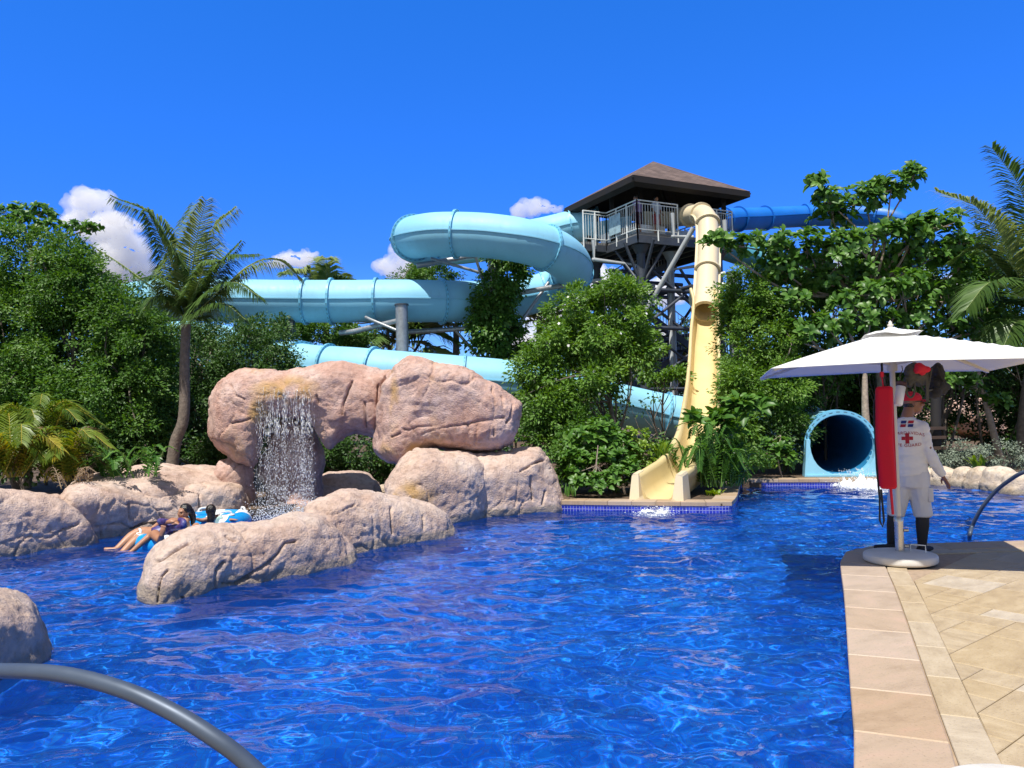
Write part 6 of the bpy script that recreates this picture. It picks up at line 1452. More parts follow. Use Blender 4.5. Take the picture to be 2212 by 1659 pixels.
f = MB(); f.lathe([(.05, ZD), (.05, ZD+.012), (.026, ZD+.02)], (pts[-1].x, pts[-1].y, 0), 18); f.build('anchor_plate', M_RAILSS, root)
# black timber post on the bank
b0 = P(2021, 1000, 18.3); root = empty('timber_post', (b0.x, b0.y, .17), 0, 'thick black post standing behind the lifeguard in front of the far rockwork', 'post')
f = MB(); tp = P(2021, 790, 18.3); f.tube([(b0.x, b0.y, .1), (tp.x, tp.y, tp.z)], .115, 14); f.build('post', simple('black timber', (.02, .017, .016), .8, var=.3), root)
for v_ in (925, 945, 968):
    q = P(2023, v_, 18.15); f = MB(); f.box(q, (.42, .08, .07)); f.build('crosspiece', simple('brown timber', (.06, .035, .025), .8, var=.3), root)

# ------------------------------------------------------------------ moving water
M_DROP, t, b, o = nt('falling water'); b.inputs['Base Color'].default_value = (.93, .95, .97, 1); b.inputs['Roughness'].default_value = .12; b.inputs['IOR'].default_value = 1.33; b.inputs['Transmission Weight'].default_value = .22
M_FOAM = simple('white foam', (.86, .90, .93), .6, var=.05, scale=20)
M_FILM, t, b, o = nt('thin water film'); b.inputs['Base Color'].default_value = (.9, .93, .96, 1); b.inputs['Roughness'].default_value = .08
co = N(t, 'ShaderNodeTexCoord'); mp = N(t, 'ShaderNodeMapping'); mp.inputs['Scale'].default_value = (14, 14, 1.3); t.links.new(co.outputs['Object'], mp.inputs['Vector'])
n1 = N(t, 'ShaderNodeTexNoise', i_Scale=2.0, i_Detail=8.0, i_Roughness=.7); t.links.new(mp.outputs[0], n1.inputs['Vector']); r1 = ramp(t, [(.50, 0.0), (.82, .30)]); t.links.new(n1.outputs['Fac'], r1.inputs['Fac'])
tp_ = N(t, 'ShaderNodeBsdfTransparent'); mx = N(t, 'ShaderNodeMixShader'); t.links.new(r1.outputs['Color'], mx.inputs[0]); t.links.new(tp_.outputs[0], mx.inputs[1]); t.links.new(b.outputs[0], mx.inputs[2]); t.links.new(mx.outputs[0], o.inputs['Surface'])
OCT_V = np.array([[1, 0, 0], [-1, 0, 0], [0, 1, 0], [0, -1, 0], [0, 0, 1], [0, 0, -1]], dtype=float); OCT_F = np.array([[0, 2, 4], [2, 1, 4], [1, 3, 4], [3, 0, 4], [2, 0, 5], [1, 2, 5], [3, 1, 5], [0, 3, 5]])
def drops(name, C, R_, mat, parent):
    V = (OCT_V[None]*R_[:, None, :]+C[:, None, :]).reshape(-1, 3); F = (OCT_F[None]+(np.arange(len(C))*6)[:, None, None]).reshape(-1, 3)
    o = link(name, mesh_np(name, V, F), mat, parent, smooth=True); o['kind'] = 'stuff'; return o
r = rng(77)
lip = P(617, 838, 13.85); wf = empty('waterfall', (lip.x, lip.y, 0), 0, 'sparkling thin waterfall dropping from the pink arched rock', 'waterfall')
n = 4300; k = 13.85/FPX; uu = r.random(n); sw_ = r.random(34)**2.2+.08; sw_ /= sw_.sum(); sp0 = np.sort(r.random(34)*.96+.02); strand = sp0[r.choice(34, n, p=sw_)]+r.normal(size=n)*.010
s = np.where(r.random(n) < .78, strand, uu*1.06-.03); tt = r.random(n)**.62; spread_ = 1+.16*tt*r.random(n)
x = lip.x+(s-.5)*118*k*spread_; z = lip.z*(1-tt)-.02; y = lip.y-.10*np.sqrt(tt)+r.normal(size=n)*(.025+.12*tt)
R_ = np.stack([.0022+.0085*tt*r.random(n)**2, .0022+.0085*tt*r.random(n)**2, np.where(tt < .35, .05, .016)*(.4+1.2*r.random(n)**2)], 1)
drops('droplets', np.stack([x, y, z], 1), R_, M_DROP, wf)
V = []; F = []; m = 40
for j in range(31):
    q = j/30
    for i in range(m+1): V.append((lip.x+(i/m-.5)*120*k*(1+.1*q), lip.y+.02-.13*math.sqrt(q)+.012*math.sin(i*2.3+j*.2), lip.z+.03-(lip.z+.02)*q))
for j in range(30):
    for i in range(m): F.append((j*(m+1)+i, j*(m+1)+i+1, (j+1)*(m+1)+i+1, (j+1)*(m+1)+i))
link('falling_sheet', mesh_np('falling_sheet', V, F), M_FILM, wf, smooth=True)
n = 1100; a = r.random(n)*2*PI; rr = np.sqrt(r.random(n))*.75
drops('spray', np.stack([lip.x+np.cos(a)*rr, lip.y-.12+np.sin(a)*rr*.5, .02+np.abs(r.normal(size=n))*.13], 1), np.stack([.003+.010*r.random(n)**2]*3, 1), M_FOAM, wf)
_b = bmesh.new(); bmesh.ops.create_icosphere(_b, subdivisions=1, radius=1.0); _b.verts.index_update()
ICO_S = np.array([v.co[:] for v in _b.verts]); ICO_SF = np.array([[v.index for v in q.verts] for q in _b.faces]); _b.free()
M_FOAMP, t, b, o = nt('churned foam'); b.inputs['Base Color'].default_value = (.88, .92, .95, 1); b.inputs['Roughness'].default_value = .45
co = N(t, 'ShaderNodeTexCoord'); n1 = N(t, 'ShaderNodeTexNoise', i_Scale=9.0, i_Detail=12.0, i_Roughness=.75, i_Distortion=.8); t.links.new(co.outputs['Object'], n1.inputs['Vector'])
at = N(t, 'ShaderNodeAttribute', attribute_name='tone'); ad = N(t, 'ShaderNodeMath', operation='MULTIPLY_ADD', i_1=.62); t.links.new(at.outputs['Fac'], ad.inputs[0]); t.links.new(n1.outputs['Fac'], ad.inputs[2])
r1 = ramp(t, [(.62, 0.0), (.86, 1.0)]); t.links.new(ad.outputs[0], r1.inputs['Fac']); tp_ = N(t, 'ShaderNodeBsdfTransparent'); mx = N(t, 'ShaderNodeMixShader')
t.links.new(r1.outputs['Color'], mx.inputs[0]); t.links.new(tp_.outputs[0], mx.inputs[1]); t.links.new(b.outputs[0], mx.inputs[2]); t.links.new(mx.outputs[0], o.inputs['Surface'])
def foam(label, c, dirv, L_, W_, seed, n=900, hgt=.10):
    r = rng(seed); root = empty('splash', (c.x, c.y, 0), 0, label, 'splash'); c = np.array(c); dv = np.array([dirv.x, dirv.y, 0]); dv /= np.linalg.norm(dv); sd = np.array([dv[1], -dv[0], 0])
    nu, nv = 110, 90; Uq, Wq = np.meshgrid(np.linspace(-.12, 1, nu), np.linspace(-1, 1, nv)); q = Uq.ravel(); w = Wq.ravel()
    fade = np.exp(-((q-.22)/.40)**2)*np.exp(-(w/.55)**2); P3 = c+dv*(q*L_)[:, None]+sd*(w*W_*.75)[:, None]
    nz = fbm(P3*9, 4, seed, .6); P3[:, 2] = .012+hgt*fade*np.clip(.55+.9*nz, .05, 2)+.012*fade*fbm(P3*30, 2, seed+9)
    P3[:, :2] += (np.stack([fbm(P3*7+5, 2, 3), fbm(P3*7+9, 2, 4)], 1)*.05*fade[:, None])
    ii = (np.arange(nv-1)[:, None]*nu+np.arange(nu-1)[None]).ravel(); me = mesh_np('foam', P3, np.stack([ii, ii+1, ii+1+nu, ii+nu], 1))
    a = me.attributes.new('tone', 'FLOAT', 'POINT'); a.data.foreach_set('value', np.clip(fade*(.75+.5*nz), 0, 1).astype(np.float32)); link('foam', me, M_FOAMP, root, smooth=True)
    m = n; q = r.random(m)**1.3; C2 = c+dv*(q*L_*.8)[:, None]+sd*(r.normal(size=m)*.30*W_)[:, None]; C2[:, 2] = .01+r.random(m)**1.6*hgt*2.2*np.exp(-((q-.15)/.45)**2)
    drops('droplets', C2, np.stack([.004+.010*r.random(m)**2]*3, 1), M_DROP, root); return root
foam('white splash where the yellow chute pours into the pool', Vector((MOUTH_Y.x, MOUTH_Y.y-.12, 0)), MOUTH_T, .62, .55, 81, n=700, hgt=.06)
foam('foaming splash at the mouth of the light blue tube', Vector((P(1825, 1030, 16.9).x, 16.75, 0)), Vector((.35, -1, 0)), 1.5, .95, 82, n=1600, hgt=.20)
# sheet of water leaving the yellow chute
V = []; F = []; sd = Vector((MOUTH_T.y, -MOUTH_T.x, 0))
for j in range(11):
    q = j/10
    for i in range(25): w = (i/24-.5)*.54*(1+.1*q); p_ = MOUTH_Y-MOUTH_T*.38+MOUTH_T*(.42+.16*q)+sd*w; V.append((p_.x, p_.y, .125-.14*q*q+.006*math.sin(i*2.1+j)))
for j in range(10):
    for i in range(24): F.append((j*25+i, j*25+i+1, (j+1)*25+i+1, (j+1)*25+i))
M_RUSH, t, b, o = nt('rushing water'); b.inputs['Base Color'].default_value = (.82, .86, .88, 1); b.inputs['Roughness'].default_value = .2
co = N(t, 'ShaderNodeTexCoord'); n1 = N(t, 'ShaderNodeTexNoise', i_Scale=24.0, i_Detail=6.0); t.links.new(co.outputs['Object'], n1.inputs['Vector']); r1 = ramp(t, [(.38, .1), (.6, .85)]); t.links.new(n1.outputs['Fac'], r1.inputs['Fac'])
tp_ = N(t, 'ShaderNodeBsdfTransparent'); mx = N(t, 'ShaderNodeMixShader'); t.links.new(r1.outputs['Color'], mx.inputs[0]); t.links.new(tp_.outputs[0], mx.inputs[1]); t.links.new(b.outputs[0], mx.inputs[2]); t.links.new(mx.outputs[0], o.inputs['Surface'])
o = link('water_sheet', mesh_np('water_sheet', V, F), M_RUSH, smooth=True); tag(o, 'thin sheet of water spilling off the lip of the yellow chute', 'water')

# ------------------------------------------------------------------ clouds
M_CLOUD, t, b, o = nt('cloud'); t.nodes.remove(b)
pv = N(t, 'ShaderNodeVolumePrincipled'); pv.inputs['Density'].default_value = .055; pv.inputs['Color'].default_value = (1, 1, 1, 1); pv.inputs['Anisotropy'].default_value = .1
t.links.new(pv.outputs[0], o.inputs['Volume'])
def cloud(label, blobs, seed, Y=900, vox=2.6):
    k = Y/FPX; r = rng(seed); bl = []
    for (u, v, ru, rv) in blobs:
        bl.append((u, v, Y, ru*.72, rv*.72, ru*k*.7))
        for _ in range(20):
            a = r.random()*2*PI; q = .45+.5*r.random(); bl.append((u+math.cos(a)*ru*q*.8, v-abs(math.sin(a))*rv*q*.9+rv*.1, Y+r.normal()*ru*k*.4, ru*(.12+.24*r.random()), rv*(.14+.26*r.random()), ru*k*.3))
    V, F = blob_cloud(bl); me = voxel(V, F, vox, 'cloud'); E = edges_of(me); co = relax(getco(me), E, 2); setco(me, co); no = getno(me)
    d = 7*fbm(co*.04, 4, seed, .6)+4.0*np.abs(fbm(co*.11, 3, seed+5))-2; co = co+no*d[:, None]; setco(me, co)
    o = link('cloud', me, M_CLOUD, smooth=True); return tag(o, label, 'cloud', 'cumulus clouds low in the sky')
cloud('large white cumulus cloud left of the coconut palm', [(195, 440, 60, 34), (165, 480, 50, 30), (230, 500, 80, 50), (270, 550, 70, 50), (250, 590, 90, 40)], 1)
cloud('small bright cumulus cloud just left of the tower roof', [(1150, 447, 42, 26), (1190, 455, 34, 22), (1125, 462, 30, 18)], 2)
cloud('white cumulus cloud peeking out left of the slide loop', [(870, 545, 42, 30), (840, 575, 40, 26), (880, 590, 60, 30)], 3)
cloud('faint small cloud above the straight upper tube', [(640, 560, 50, 14), (670, 548, 24, 14), (600, 570, 40, 12)], 4, Y=1100)
cloud('broad white cloud bank low behind the tower legs', [(1270, 600, 80, 40), (1340, 640, 110, 50), (1200, 680, 100, 60), (1420, 640, 80, 40), (1160, 740, 80, 50), (1330, 740, 150, 60)], 5)
cloud('white cloud showing through gaps in the right trees', [(1990, 610, 50, 26), (1920, 630, 50, 24), (2080, 620, 60, 30), (1840, 560, 60, 30)], 6)
# ------------------------------------------------------------------ people
def skin_mat(name, col):
    m = simple(name, col, .45, var=.08, scale=8, bump=.12, bscale=200); b = m.node_tree.nodes['Principled BSDF']
    b.inputs['Subsurface Weight'].default_value = .12; b.inputs['Subsurface Radius'].default_value = (.02, .008, .004); b.inputs['Subsurface Scale'].default_value = .4
    return m
M_SKIN_D = skin_mat('dark brown skin', (0.27, 0.125, 0.07)); M_SKIN_T = skin_mat('tan skin', (0.42, 0.215, 0.125)); M_SKIN_C = skin_mat('tanned skin', (0.36, 0.17, 0.095))
M_HAIR = simple('black wet hair', (0.012, 0.009, 0.008), .28, var=.3, scale=30, bump=.4, bscale=90)
M_SHIRT = simple('white long sleeved shirt', (0.72, 0.71, 0.72), .85, var=.03, scale=5, bump=.2, bscale=120)
M_SHORTS = simple('pale grey white shorts', (0.60, 0.60, 0.64), .85, var=.04, scale=5, bump=.2, bscale=120)
M_LEGGING = simple('black leg sleeves', (0.012, 0.012, 0.016), .75, var=.2)
M_GLASS = simple('dark lenses', (0.008, 0.008, 0.01), .08)
M_SUIT = None
class Flesh:
    """gathers tapered limbs; grow() fuses them into one continuous skin"""
    def __init__(s): s.V = []; s.F = []; s.n = 0
    def put(s, V, F): s.V.append(np.array(V)); s.F.append(np.array(F)+s.n); s.n += len(V)
    def ball(s, c, r, R_=None):
        q = ICO_V*np.array(r if hasattr(r, '__len__') else (r, r, r))
        if R_ is not None: q = q@np.array(R_).T
        s.put(q+np.array(c), ICO_F)
    def limb(s, pts, rad, flat=1.0, side=None, n=14, sub=4):
        pts = [Vector(p) for p in pts]; cv = catmull(pts, sub) if len(pts) > 2 else [pts[0].lerp(pts[1], i/sub) for i in range(sub+1)]
        m = len(cv); rr = np.interp(np.linspace(0, len(pts)-1, m), range(len(pts)), [q if not hasattr(q, '__len__') else q[0] for q in rad]); r2 = np.interp(np.linspace(0, len(pts)-1, m), range(len(pts)), [q*flat if not hasattr(q, '__len__') else q[1] for q in rad])
        V = []; F = []; fr = pframes(cv)
        for i, p in enumerate(cv):
            t_, a, b_ = fr[i]
            if side is not None: a = Vector(side); a = (a-t_*a.dot(t_)).normalized(); b_ = t_.cross(a)
            for k in range(n): w = 2*PI*k/n; V.append(p+a*math.cos(w)*rr[i]+b_*math.sin(w)*r2[i])
        for i in range(m-1):
            for k in range(n): q = (i*n+k, i*n+(k+1) % n, (i+1)*n+(k+1) % n, (i+1)*n+k); F += [(q[0], q[1], q[2]), (q[0], q[2], q[3])]
        o = len(V); V += [cv[0]-fr[0][0]*min(rr[0], r2[0])*.5, cv[-1]+fr[-1][0]*min(rr[-1], r2[-1])*.5]
        for k in range(n): F += [(o, (k+1) % n, k), (o+1, (m-1)*n+k, (m-1)*n+(k+1) % n)]
        s.put([v[:] for v in V], F)
    def grow(s, name, mat, parent, vox=.009, it=3, wrinkle=0.0, seed=0, wf=(14, 14, 7), cut=None):
        me = voxel(np.concatenate(s.V), np.concatenate(s.F), vox, name); E = edges_of(me); co = relax(getco(me), E, it); setco(me, co)
        if wrinkle: no = getno(me); co = co+no*(wrinkle*fbm(co*np.array(wf)+seed, 3, seed))[:, None]; setco(me, co)
        return link(name, me, mat, parent, smooth=True)
def hand(fl, wrist, d, palm_n, L_=.18, curl=.35, thumb_side=1, spread=.12):
    d = Vector(d).normalized(); n_ = Vector(palm_n); n_ = (n_-d*n_.dot(d)).normalized(); s_ = d.cross(n_)
    w = Vector(wrist); pc = w+d*L_*.5
    fl.limb([w-d*.01, w+d*L_*.22, w+d*L_*.5], [(.025, .018), (.036, .014), (.038, .013)], side=s_)
    for i, (k, ln) in enumerate(((1.5, .40), (.5, .46), (-.5, .43), (-1.5, .33))):
        b0 = w+d*L_*.46+s_*k*.0185*thumb_side; dd = (d+s_*k*spread*.3*thumb_side).normalized(); l = ln*L_
        fl.limb([b0, b0+dd*l*.5+n_*l*curl*.12, b0+dd*l*.85+n_*l*curl*.5], [.0105, .0095, .008], n=8)
    b0 = w+d*L_*.16+s_*.03*thumb_side; fl.limb([b0, b0+d*L_*.14+s_*.03*thumb_side+n_*.01, b0+d*L_*.32+s_*.034*thumb_side+n_*.02], [.013, .0115, .009], n=8)
def head(fl, c, face, up, s=1.0):
    """skull, jaw, nose, brow, lips and ears; returns the frame"""
    face = Vector(face).normalized(); up = Vector(up); up = (up-face*up.dot(face)).normalized(); side = face.cross(up); M = np.array(Matrix((side, face, up)).transposed()); c = Vector(c)
    fl.ball(c+(up*.022-face*.012)*s, (.074*s, .094*s, .090*s), M); fl.ball(c+(face*.028-up*.045)*s, (.056*s, .062*s, .068*s), M); fl.ball(c+(face*.058-up*.088)*s, (.030*s, .026*s, .022*s), M)
    fl.limb([c+(face*.088+up*.018)*s, c+(face*.104-up*.010)*s, c+(face*.112-up*.026)*s], [.009*s, .012*s, .014*s], n=8)
    fl.ball(c+(face*.098-up*.030)*s, (.019*s, .012*s, .009*s), M); fl.ball(c+(face*.082+up*.028)*s, (.046*s, .014*s, .010*s), M)
    fl.ball(c+(face*.089-up*.056)*s, (.024*s, .010*s, .007*s), M); fl.ball(c+(face*.086-up*.066)*s, (.022*s, .010*s, .008*s), M)
    for q in (1, -1): fl.ball(c+(side*q*.075-face*.005-up*.012)*s, (.010*s, .020*s, .032*s), M); fl.ball(c+(side*q*.040+face*.070-up*.020)*s, (.024*s, .018*s, .018*s), M)
    return side, face, up

# lifeguard under the parasol, seen from behind, looking to the right
LGF = Vector((.40, .917, 0)).normalized(); LGR = Vector((LGF.y, -LGF.x, 0)); LGC = Vector((4.20, 8.28, 0))
def LG(u, v, d=0.0):
    q = ray(u, v); t_ = ((LGC-Vector((0, 0, CAM_Z)))+LGF*d).dot(LGF)/q.dot(LGF); return Vector((0, 0, CAM_Z))+q*t_
lg = empty('person', (LGC.x, LGC.y, ZD), 0, 'lifeguard in white shirt, shorts and red cap, seen from behind under the parasol', 'person')
hc = LG(1972, 870, .03); hf = (LGR*.93+LGF*.30).normalized()
sR, sL = LG(1989, 921, -.01), LG(1927, 919, -.01); eR, wR = LG(2010, 984, -.03), LG(2036, 1028, .02); eL, wL = LG(1915, 985, .05), LG(1932, 1030, .16)
neck0, neck1 = LG(1958, 905, .0), LG(1965, 880, .02)
chest, waist, hip = LG(1958, 940, .01), LG(1961, 990, .0), LG(1966, 1032, .0)
hR, hL = LG(1985, 1045, 0), LG(1947, 1045, 0); kR, kL = LG(1993, 1112, .02), LG(1933, 1110, .02); aR, aL = LG(1992, 1184, .0), LG(1925, 1174, .02)
aR.z = max(aR.z, ZD+.09); aL.z = max(aL.z, ZD+.09)
fl = Flesh(); head(fl, hc, hf, (0, 0, 1), 1.02)
fl.limb([neck0, neck1], [.062, .056]); fl.limb([neck0, chest, waist, hip], [(.12, .07), (.165, .10), (.14, .09), (.15, .10)], side=LGR)
for (s_, e_, w_) in ((sR, eR, wR), (sL, eL, wL)): fl.limb([s_, e_, w_], [.058, .043, .027])
for (h_, k_, a_) in ((hR, kR, aR), (hL, kL, aL)): fl.limb([h_, k_, a_], [.09, .06, .04])
hand(fl, wR, (wR-eR).normalized()*.75+LGR*.2+Vector((0, 0, -.35)), -LGF*.3-LGR*.7, thumb_side=1, curl=.3); hand(fl, wL, LGF*.6-Vector((0, 0, .6)), LGR)
fl.grow('body', M_SKIN_D, lg, vox=.0075, it=2)
fl = Flesh()
fl.limb([LG(1958, 903, 0), LG(1958, 912, 0), LG(1958, 935, .005), LG(1960, 975, 0), LG(1963, 1008, 0), LG(1965, 1024, 0)], [(.085, .07), (.165, .085), (.19, .118), (.172, .118), (.178, .128), (.182, .135)], side=LGR, n=24, sub=6)
for (s_, e_, w_) in ((sR, eR, wR), (sL, eL, wL)): fl.limb([s_+Vector((0, 0, .012)), s_.lerp(e_, .5), e_, w_], [.072, .062, .056, .040])
fl.ball(sR, (.075, .07, .062)); fl.ball(sL, (.075, .07, .062))
shirt = fl.grow('shirt', M_SHIRT, lg, vox=.009, it=4, wrinkle=.011, seed=5, wf=(6, 6, 15))
fl = Flesh()
fl.limb([LG(1964, 1010, 0), LG(1966, 1030, 0), LG(1966, 1050, 0)], [(.165, .12), (.185, .14), (.19, .145)], side=LGR, n=24)
for (h_, k_, u0) in ((hR, kR, LG(1994, 1114, .02)), (hL, kL, LG(1934, 1112, .02))): fl.limb([h_, h_.lerp(u0, .5), u0], [.112, .100, .096])
fl.grow('shorts', M_SHORTS, lg, vox=.009, it=3, wrinkle=.010, seed=9, wf=(10, 10, 5))
pk = LG(2010, 1068, -.03); f = MB(); f.box(pk, (.05, .09, .15), Matrix((LGR, LGF, Vector((0, 0, 1)))).transposed(), .008); f.build('pocket', M_SHORTS, lg)
for (k_, a_, ft) in ((kR, aR, (LGF*.55+LGR*.35)), (kL, aL, (-LGR*.95+LGF*.25))):
    fl = Flesh(); k2 = k_+Vector((0, 0, .04)); fl.limb([k2, k2.lerp(a_, .42)-LGF*.018, a_], [.068, .067, .044]); fl.grow('leg_sleeve', M_LEGGING, lg, vox=.009)
    fl = Flesh(); ft = ft.normalized(); g0 = Vector((a_.x, a_.y, ZD+.045)); fl.limb([a_, g0+Vector((0, 0, .02))], [.045, .05]); fl.limb([g0-ft*.05, g0+ft*.08, g0+ft*.17], [(.046, .042), (.048, .036), (.040, .022)], side=Vector((ft.y, -ft.x, 0))); fl.grow('shoe', M_LEGGING, lg, vox=.009)
hs_, hf_, hu_ = hf.cross(Vector((0, 0, 1))), hf, Vector((0, 0, 1)); MH = Matrix((hs_, hf_, hu_)).transposed()
fl = Flesh(); fl.ball(hc+hu_*.045-hf_*.012, (.084, .104, .078), np.array(MH)); o = fl.grow('cap', M_REDCLOTH, lg, vox=.008, it=2)
co = getco(o.data); zc0 = (hc.z+.022)-lg.location.z; co[:, 2] = np.maximum(co[:, 2], zc0); setco(o.data, co)
f = MB(); V = []; F = []
for j in range(6):
    q = j/5
    for i in range(13): w = (i/12-.5)*2; V.append(hc+hs_*w*(.072-.012*q)+hf_*(.075+.085*q*(1-.25*w*w)-.012*w*w)+hu_*(.030+.012*q-.022*w*w-.006*q*q))
for j in range(5):
    for i in range(12): F.append((j*13+i, j*13+i+1, (j+1)*13+i+1, (j+1)*13+i))
f.add(V, F, True); f.add([v-Vector((0, 0, .006)) for v in V], [q[::-1] for q in F], True); f.build('cap_brim', M_REDCLOTH, o)
fl = Flesh(); fl.ball(hc-hf_*.035-hu_*.018, (.070, .066, .050), np.array(MH)); fl.grow('hair', M_HAIR, lg, vox=.008)
f = MB()
for q in (1, -1):
    f.tube([hc+hs_*q*.078-hf_*.01+hu_*.012, hc+hs_*q*.074+hf_*.06+hu_*.014, hc+hs_*q*.062+hf_*.088+hu_*.008], .0045, 6)
    f.box(hc+hs_*q*.036+hf_*.101+hu_*.004, (.052, .008, .036), MH @ Matrix.Rotation(-q*.28, 3, 'Z'), .003)
f.build('sunglasses', M_GLASS, lg)
# printing on the back of the shirt, laid on the cloth
bvh = BVHTree.FromPolygons([shirt.matrix_basis @ v.co + lg.location for v in shirt.data.vertices], [list(p.vertices) for p in shirt.data.polygons])
def on_shirt(x, z, off=.0035):
    """x metres right of the spine, z above the deck"""
    o_ = LG(1958, 940, 0); o_ = Vector((o_.x, o_.y, 0))+LGR*x+Vector((0, 0, z))-LGF*.6
    h = bvh.ray_cast(o_, LGF, 2.0)[0]
    return (h if h is not None else o_+LGF*.5)-LGF*off
M_PRINT = simple('dark red print', (.36, .012, .03), .8); M_NAVY = simple('navy print', (.015, .03, .16), .8)
def print_poly(name, polys, mat):
    f = MB()
    for pl in polys: f.add([on_shirt(x, z) for x, z in pl], [tuple(range(len(pl)))])
    return f.build(name, mat, shirt)
def grid(x0, z0, x1, z1, k=4, sk=0.0):
    return [[(x0+(x1-x0)*i/k+sk*(z0+(z1-z0)*j/k-z0), z0+(z1-z0)*j/k) for i, j in ((a, b_), (a+1, b_), (a+1, b_+1), (a, b_+1))] for a in range(k) for b_ in range(k)]
def lettering(txt, size, zc, arch, mat, name):
    cu = bpy.data.curves.new('lettering', 'FONT'); cu.body = txt; cu.size = size; cu.align_x = 'CENTER'; cu.space_character = 1.08; cu.resolution_u = 3
    ob = bpy.data.objects.new('lettering', cu); COL.objects.link(ob); dg = bpy.context.evaluated_depsgraph_get(); dg.update()
    me = bpy.data.meshes.new_from_object(ob.evaluated_get(dg), depsgraph=dg); bpy.data.objects.remove(ob)
    bm = bmesh.new(); bm.from_mesh(me); bmesh.ops.triangulate(bm, faces=bm.faces[:]); bmesh.ops.subdivide_edges(bm, edges=[e_ for e_ in bm.edges if e_.calc_length() > .012], cuts=1); bmesh.ops.triangulate(bm, faces=bm.faces[:])
    for v in bm.verts: x, z = v.co.x, v.co.y; p_ = on_shirt(x, zc+z+arch*x*x, .004); v.co = p_
    bm.to_mesh(me); bm.free(); me.materials.clear(); me.name = name; return link(name, me, mat, shirt)
ZL = 1.30
zt1 = LG(1960, 934, 0).z; zcx = LG(1960, 946, 0).z; zt2 = LG(1960, 961, 0).z; zf = LG(1960, 915, 0).z
lettering('GUARDAVIDAS', .046, zt1-.016, -1.0, M_PRINT, 'lettering'); lettering('LIFE GUARD', .046, zt2-.016, .8, M_PRINT, 'lettering')
print_poly('red_cross', grid(-.019, zcx-.055, .019, zcx+.055, 5)+grid(-.055, zcx-.0185, -.0195, zcx+.0185, 3)+grid(.0195, zcx-.0185, .055, zcx+.0185, 3), M_PRINT)
print_poly('flag_print', grid(-.056, zf+.004, -.005, zf+.034, 3, .3)+grid(.008, zf-.034, .058, zf-.004, 3, .3), M_NAVY)
print_poly('flag_print', grid(.012, zf+.004, .066, zf+.034, 3, .3)+grid(-.064, zf-.034, -.013, zf-.004, 3, .3), M_PRINT)

# two riders on the platform behind the bars
def standing(label, p, mat, facing, h=1.7, shirt_m=None, short_m=None, bend=.0):
    root = empty('person', p, 0, label, 'person'); k = h/1.72; F_ = Vector(facing).normalized(); R_ = Vector((F_.y, -F_.x, 0)); p = Vector(p); U = Vector((0, 0, 1))
    def Q(r_, f_, z): return p+R_*r_*k+F_*f_*k+U*z*k
    fl = Flesh(); head(fl, Q(0, .03+bend*.3, 1.60), F_, U, k); fl.limb([Q(0, bend*.22, 1.42), Q(0, bend*.28, 1.54)], [.06, .055]); fl.limb([Q(0, bend*.2, 1.42), Q(0, bend*.1, 1.2), Q(0, 0, .95)], [(.15, .09), (.15, .1), (.15, .1)], side=R_)
    for q in (1, -1):
        fl.limb([Q(q*.18, bend*.2, 1.38), Q(q*.24, .03, 1.1), Q(q*.22, .16, .92)], [.05, .04, .028]); hand(fl, Q(q*.22, .16, .92), F_-U*.4, R_*-q); fl.limb([Q(q*.09, 0, .92), Q(q*.10, .02, .48), Q(q*.10, 0, .08)], [.085, .058, .04]); fl.limb([Q(q*.10, -.05, .035), Q(q*.10, .16, .03)], [.04, .03])
    fl.grow('body', mat, root, vox=.016)
    fl = Flesh(); fl.limb([Q(0, bend*.2, 1.46), Q(0, bend*.1, 1.2), Q(0, 0, .93)], [(.15, .09), (.175, .115), (.17, .12)], side=R_)
    for q in (1, -1): fl.limb([Q(q*.18, bend*.2, 1.39), Q(q*.23, .03, 1.18)], [.065, .06])
    fl.grow('shirt', shirt_m, root, vox=.016)
    fl = Flesh(); fl.limb([Q(0, 0, .96), Q(0, 0, .85)], [(.17, .12), (.18, .13)], side=R_)
    for q in (1, -1): fl.limb([Q(q*.09, 0, .9), Q(q*.10, .02, .5)], [.105, .09])
    fl.grow('shorts', short_m, root, vox=.016)
    fl = Flesh(); fl.ball(Q(0, 0+bend*.3, 1.645), (.085*k, .1*k, .085*k)); fl.grow('hair', M_HAIR, root, vox=.014); return root
standing('person in a purple shirt standing behind the tower railing', TW(i1+.42, 1.05, ZF), M_SKIN_C, -E1*.3+E2, 1.62, simple('purple shirt', (.30, .22, .42), .85, var=.1), simple('dark shorts', (.08, .03, .05), .85), .3)
standing('person in a pale shirt at the right of the purple one on the tower', TW(1.75, .95, ZF), M_SKIN_C, -E2+E1*.2, 1.6, simple('pale shirt', (.55, .60, .68), .85, var=.1), simple('red shorts', (.30, .02, .03), .85))

# ------------------------------------------------------------------ floating rings and bathers
M_RING, t, b, o = nt('blue and white ring vinyl'); co = N(t, 'ShaderNodeTexCoord')
sp_ = N(t, 'ShaderNodeSeparateXYZ'); t.links.new(co.outputs['Object'], sp_.inputs[0]); an = N(t, 'ShaderNodeMath', operation='ARCTAN2'); t.links.new(sp_.outputs[1], an.inputs[0]); t.links.new(sp_.outputs[0], an.inputs[1])
ml = N(t, 'ShaderNodeMath', operation='MULTIPLY', i_1=4.0); t.links.new(an.outputs[0], ml.inputs[0]); sn = N(t, 'ShaderNodeMath', operation='SINE'); t.links.new(ml.outputs[0], sn.inputs[0])
zz = N(t, 'ShaderNodeMath', operation='MULTIPLY_ADD', i_1=7.0, i_2=-1.0); t.links.new(sp_.outputs[2], zz.inputs[0]); ad = N(t, 'ShaderNodeMath', operation='ADD'); t.links.new(sn.outputs[0], ad.inputs[0]); t.links.new(zz.outputs[0], ad.inputs[1])
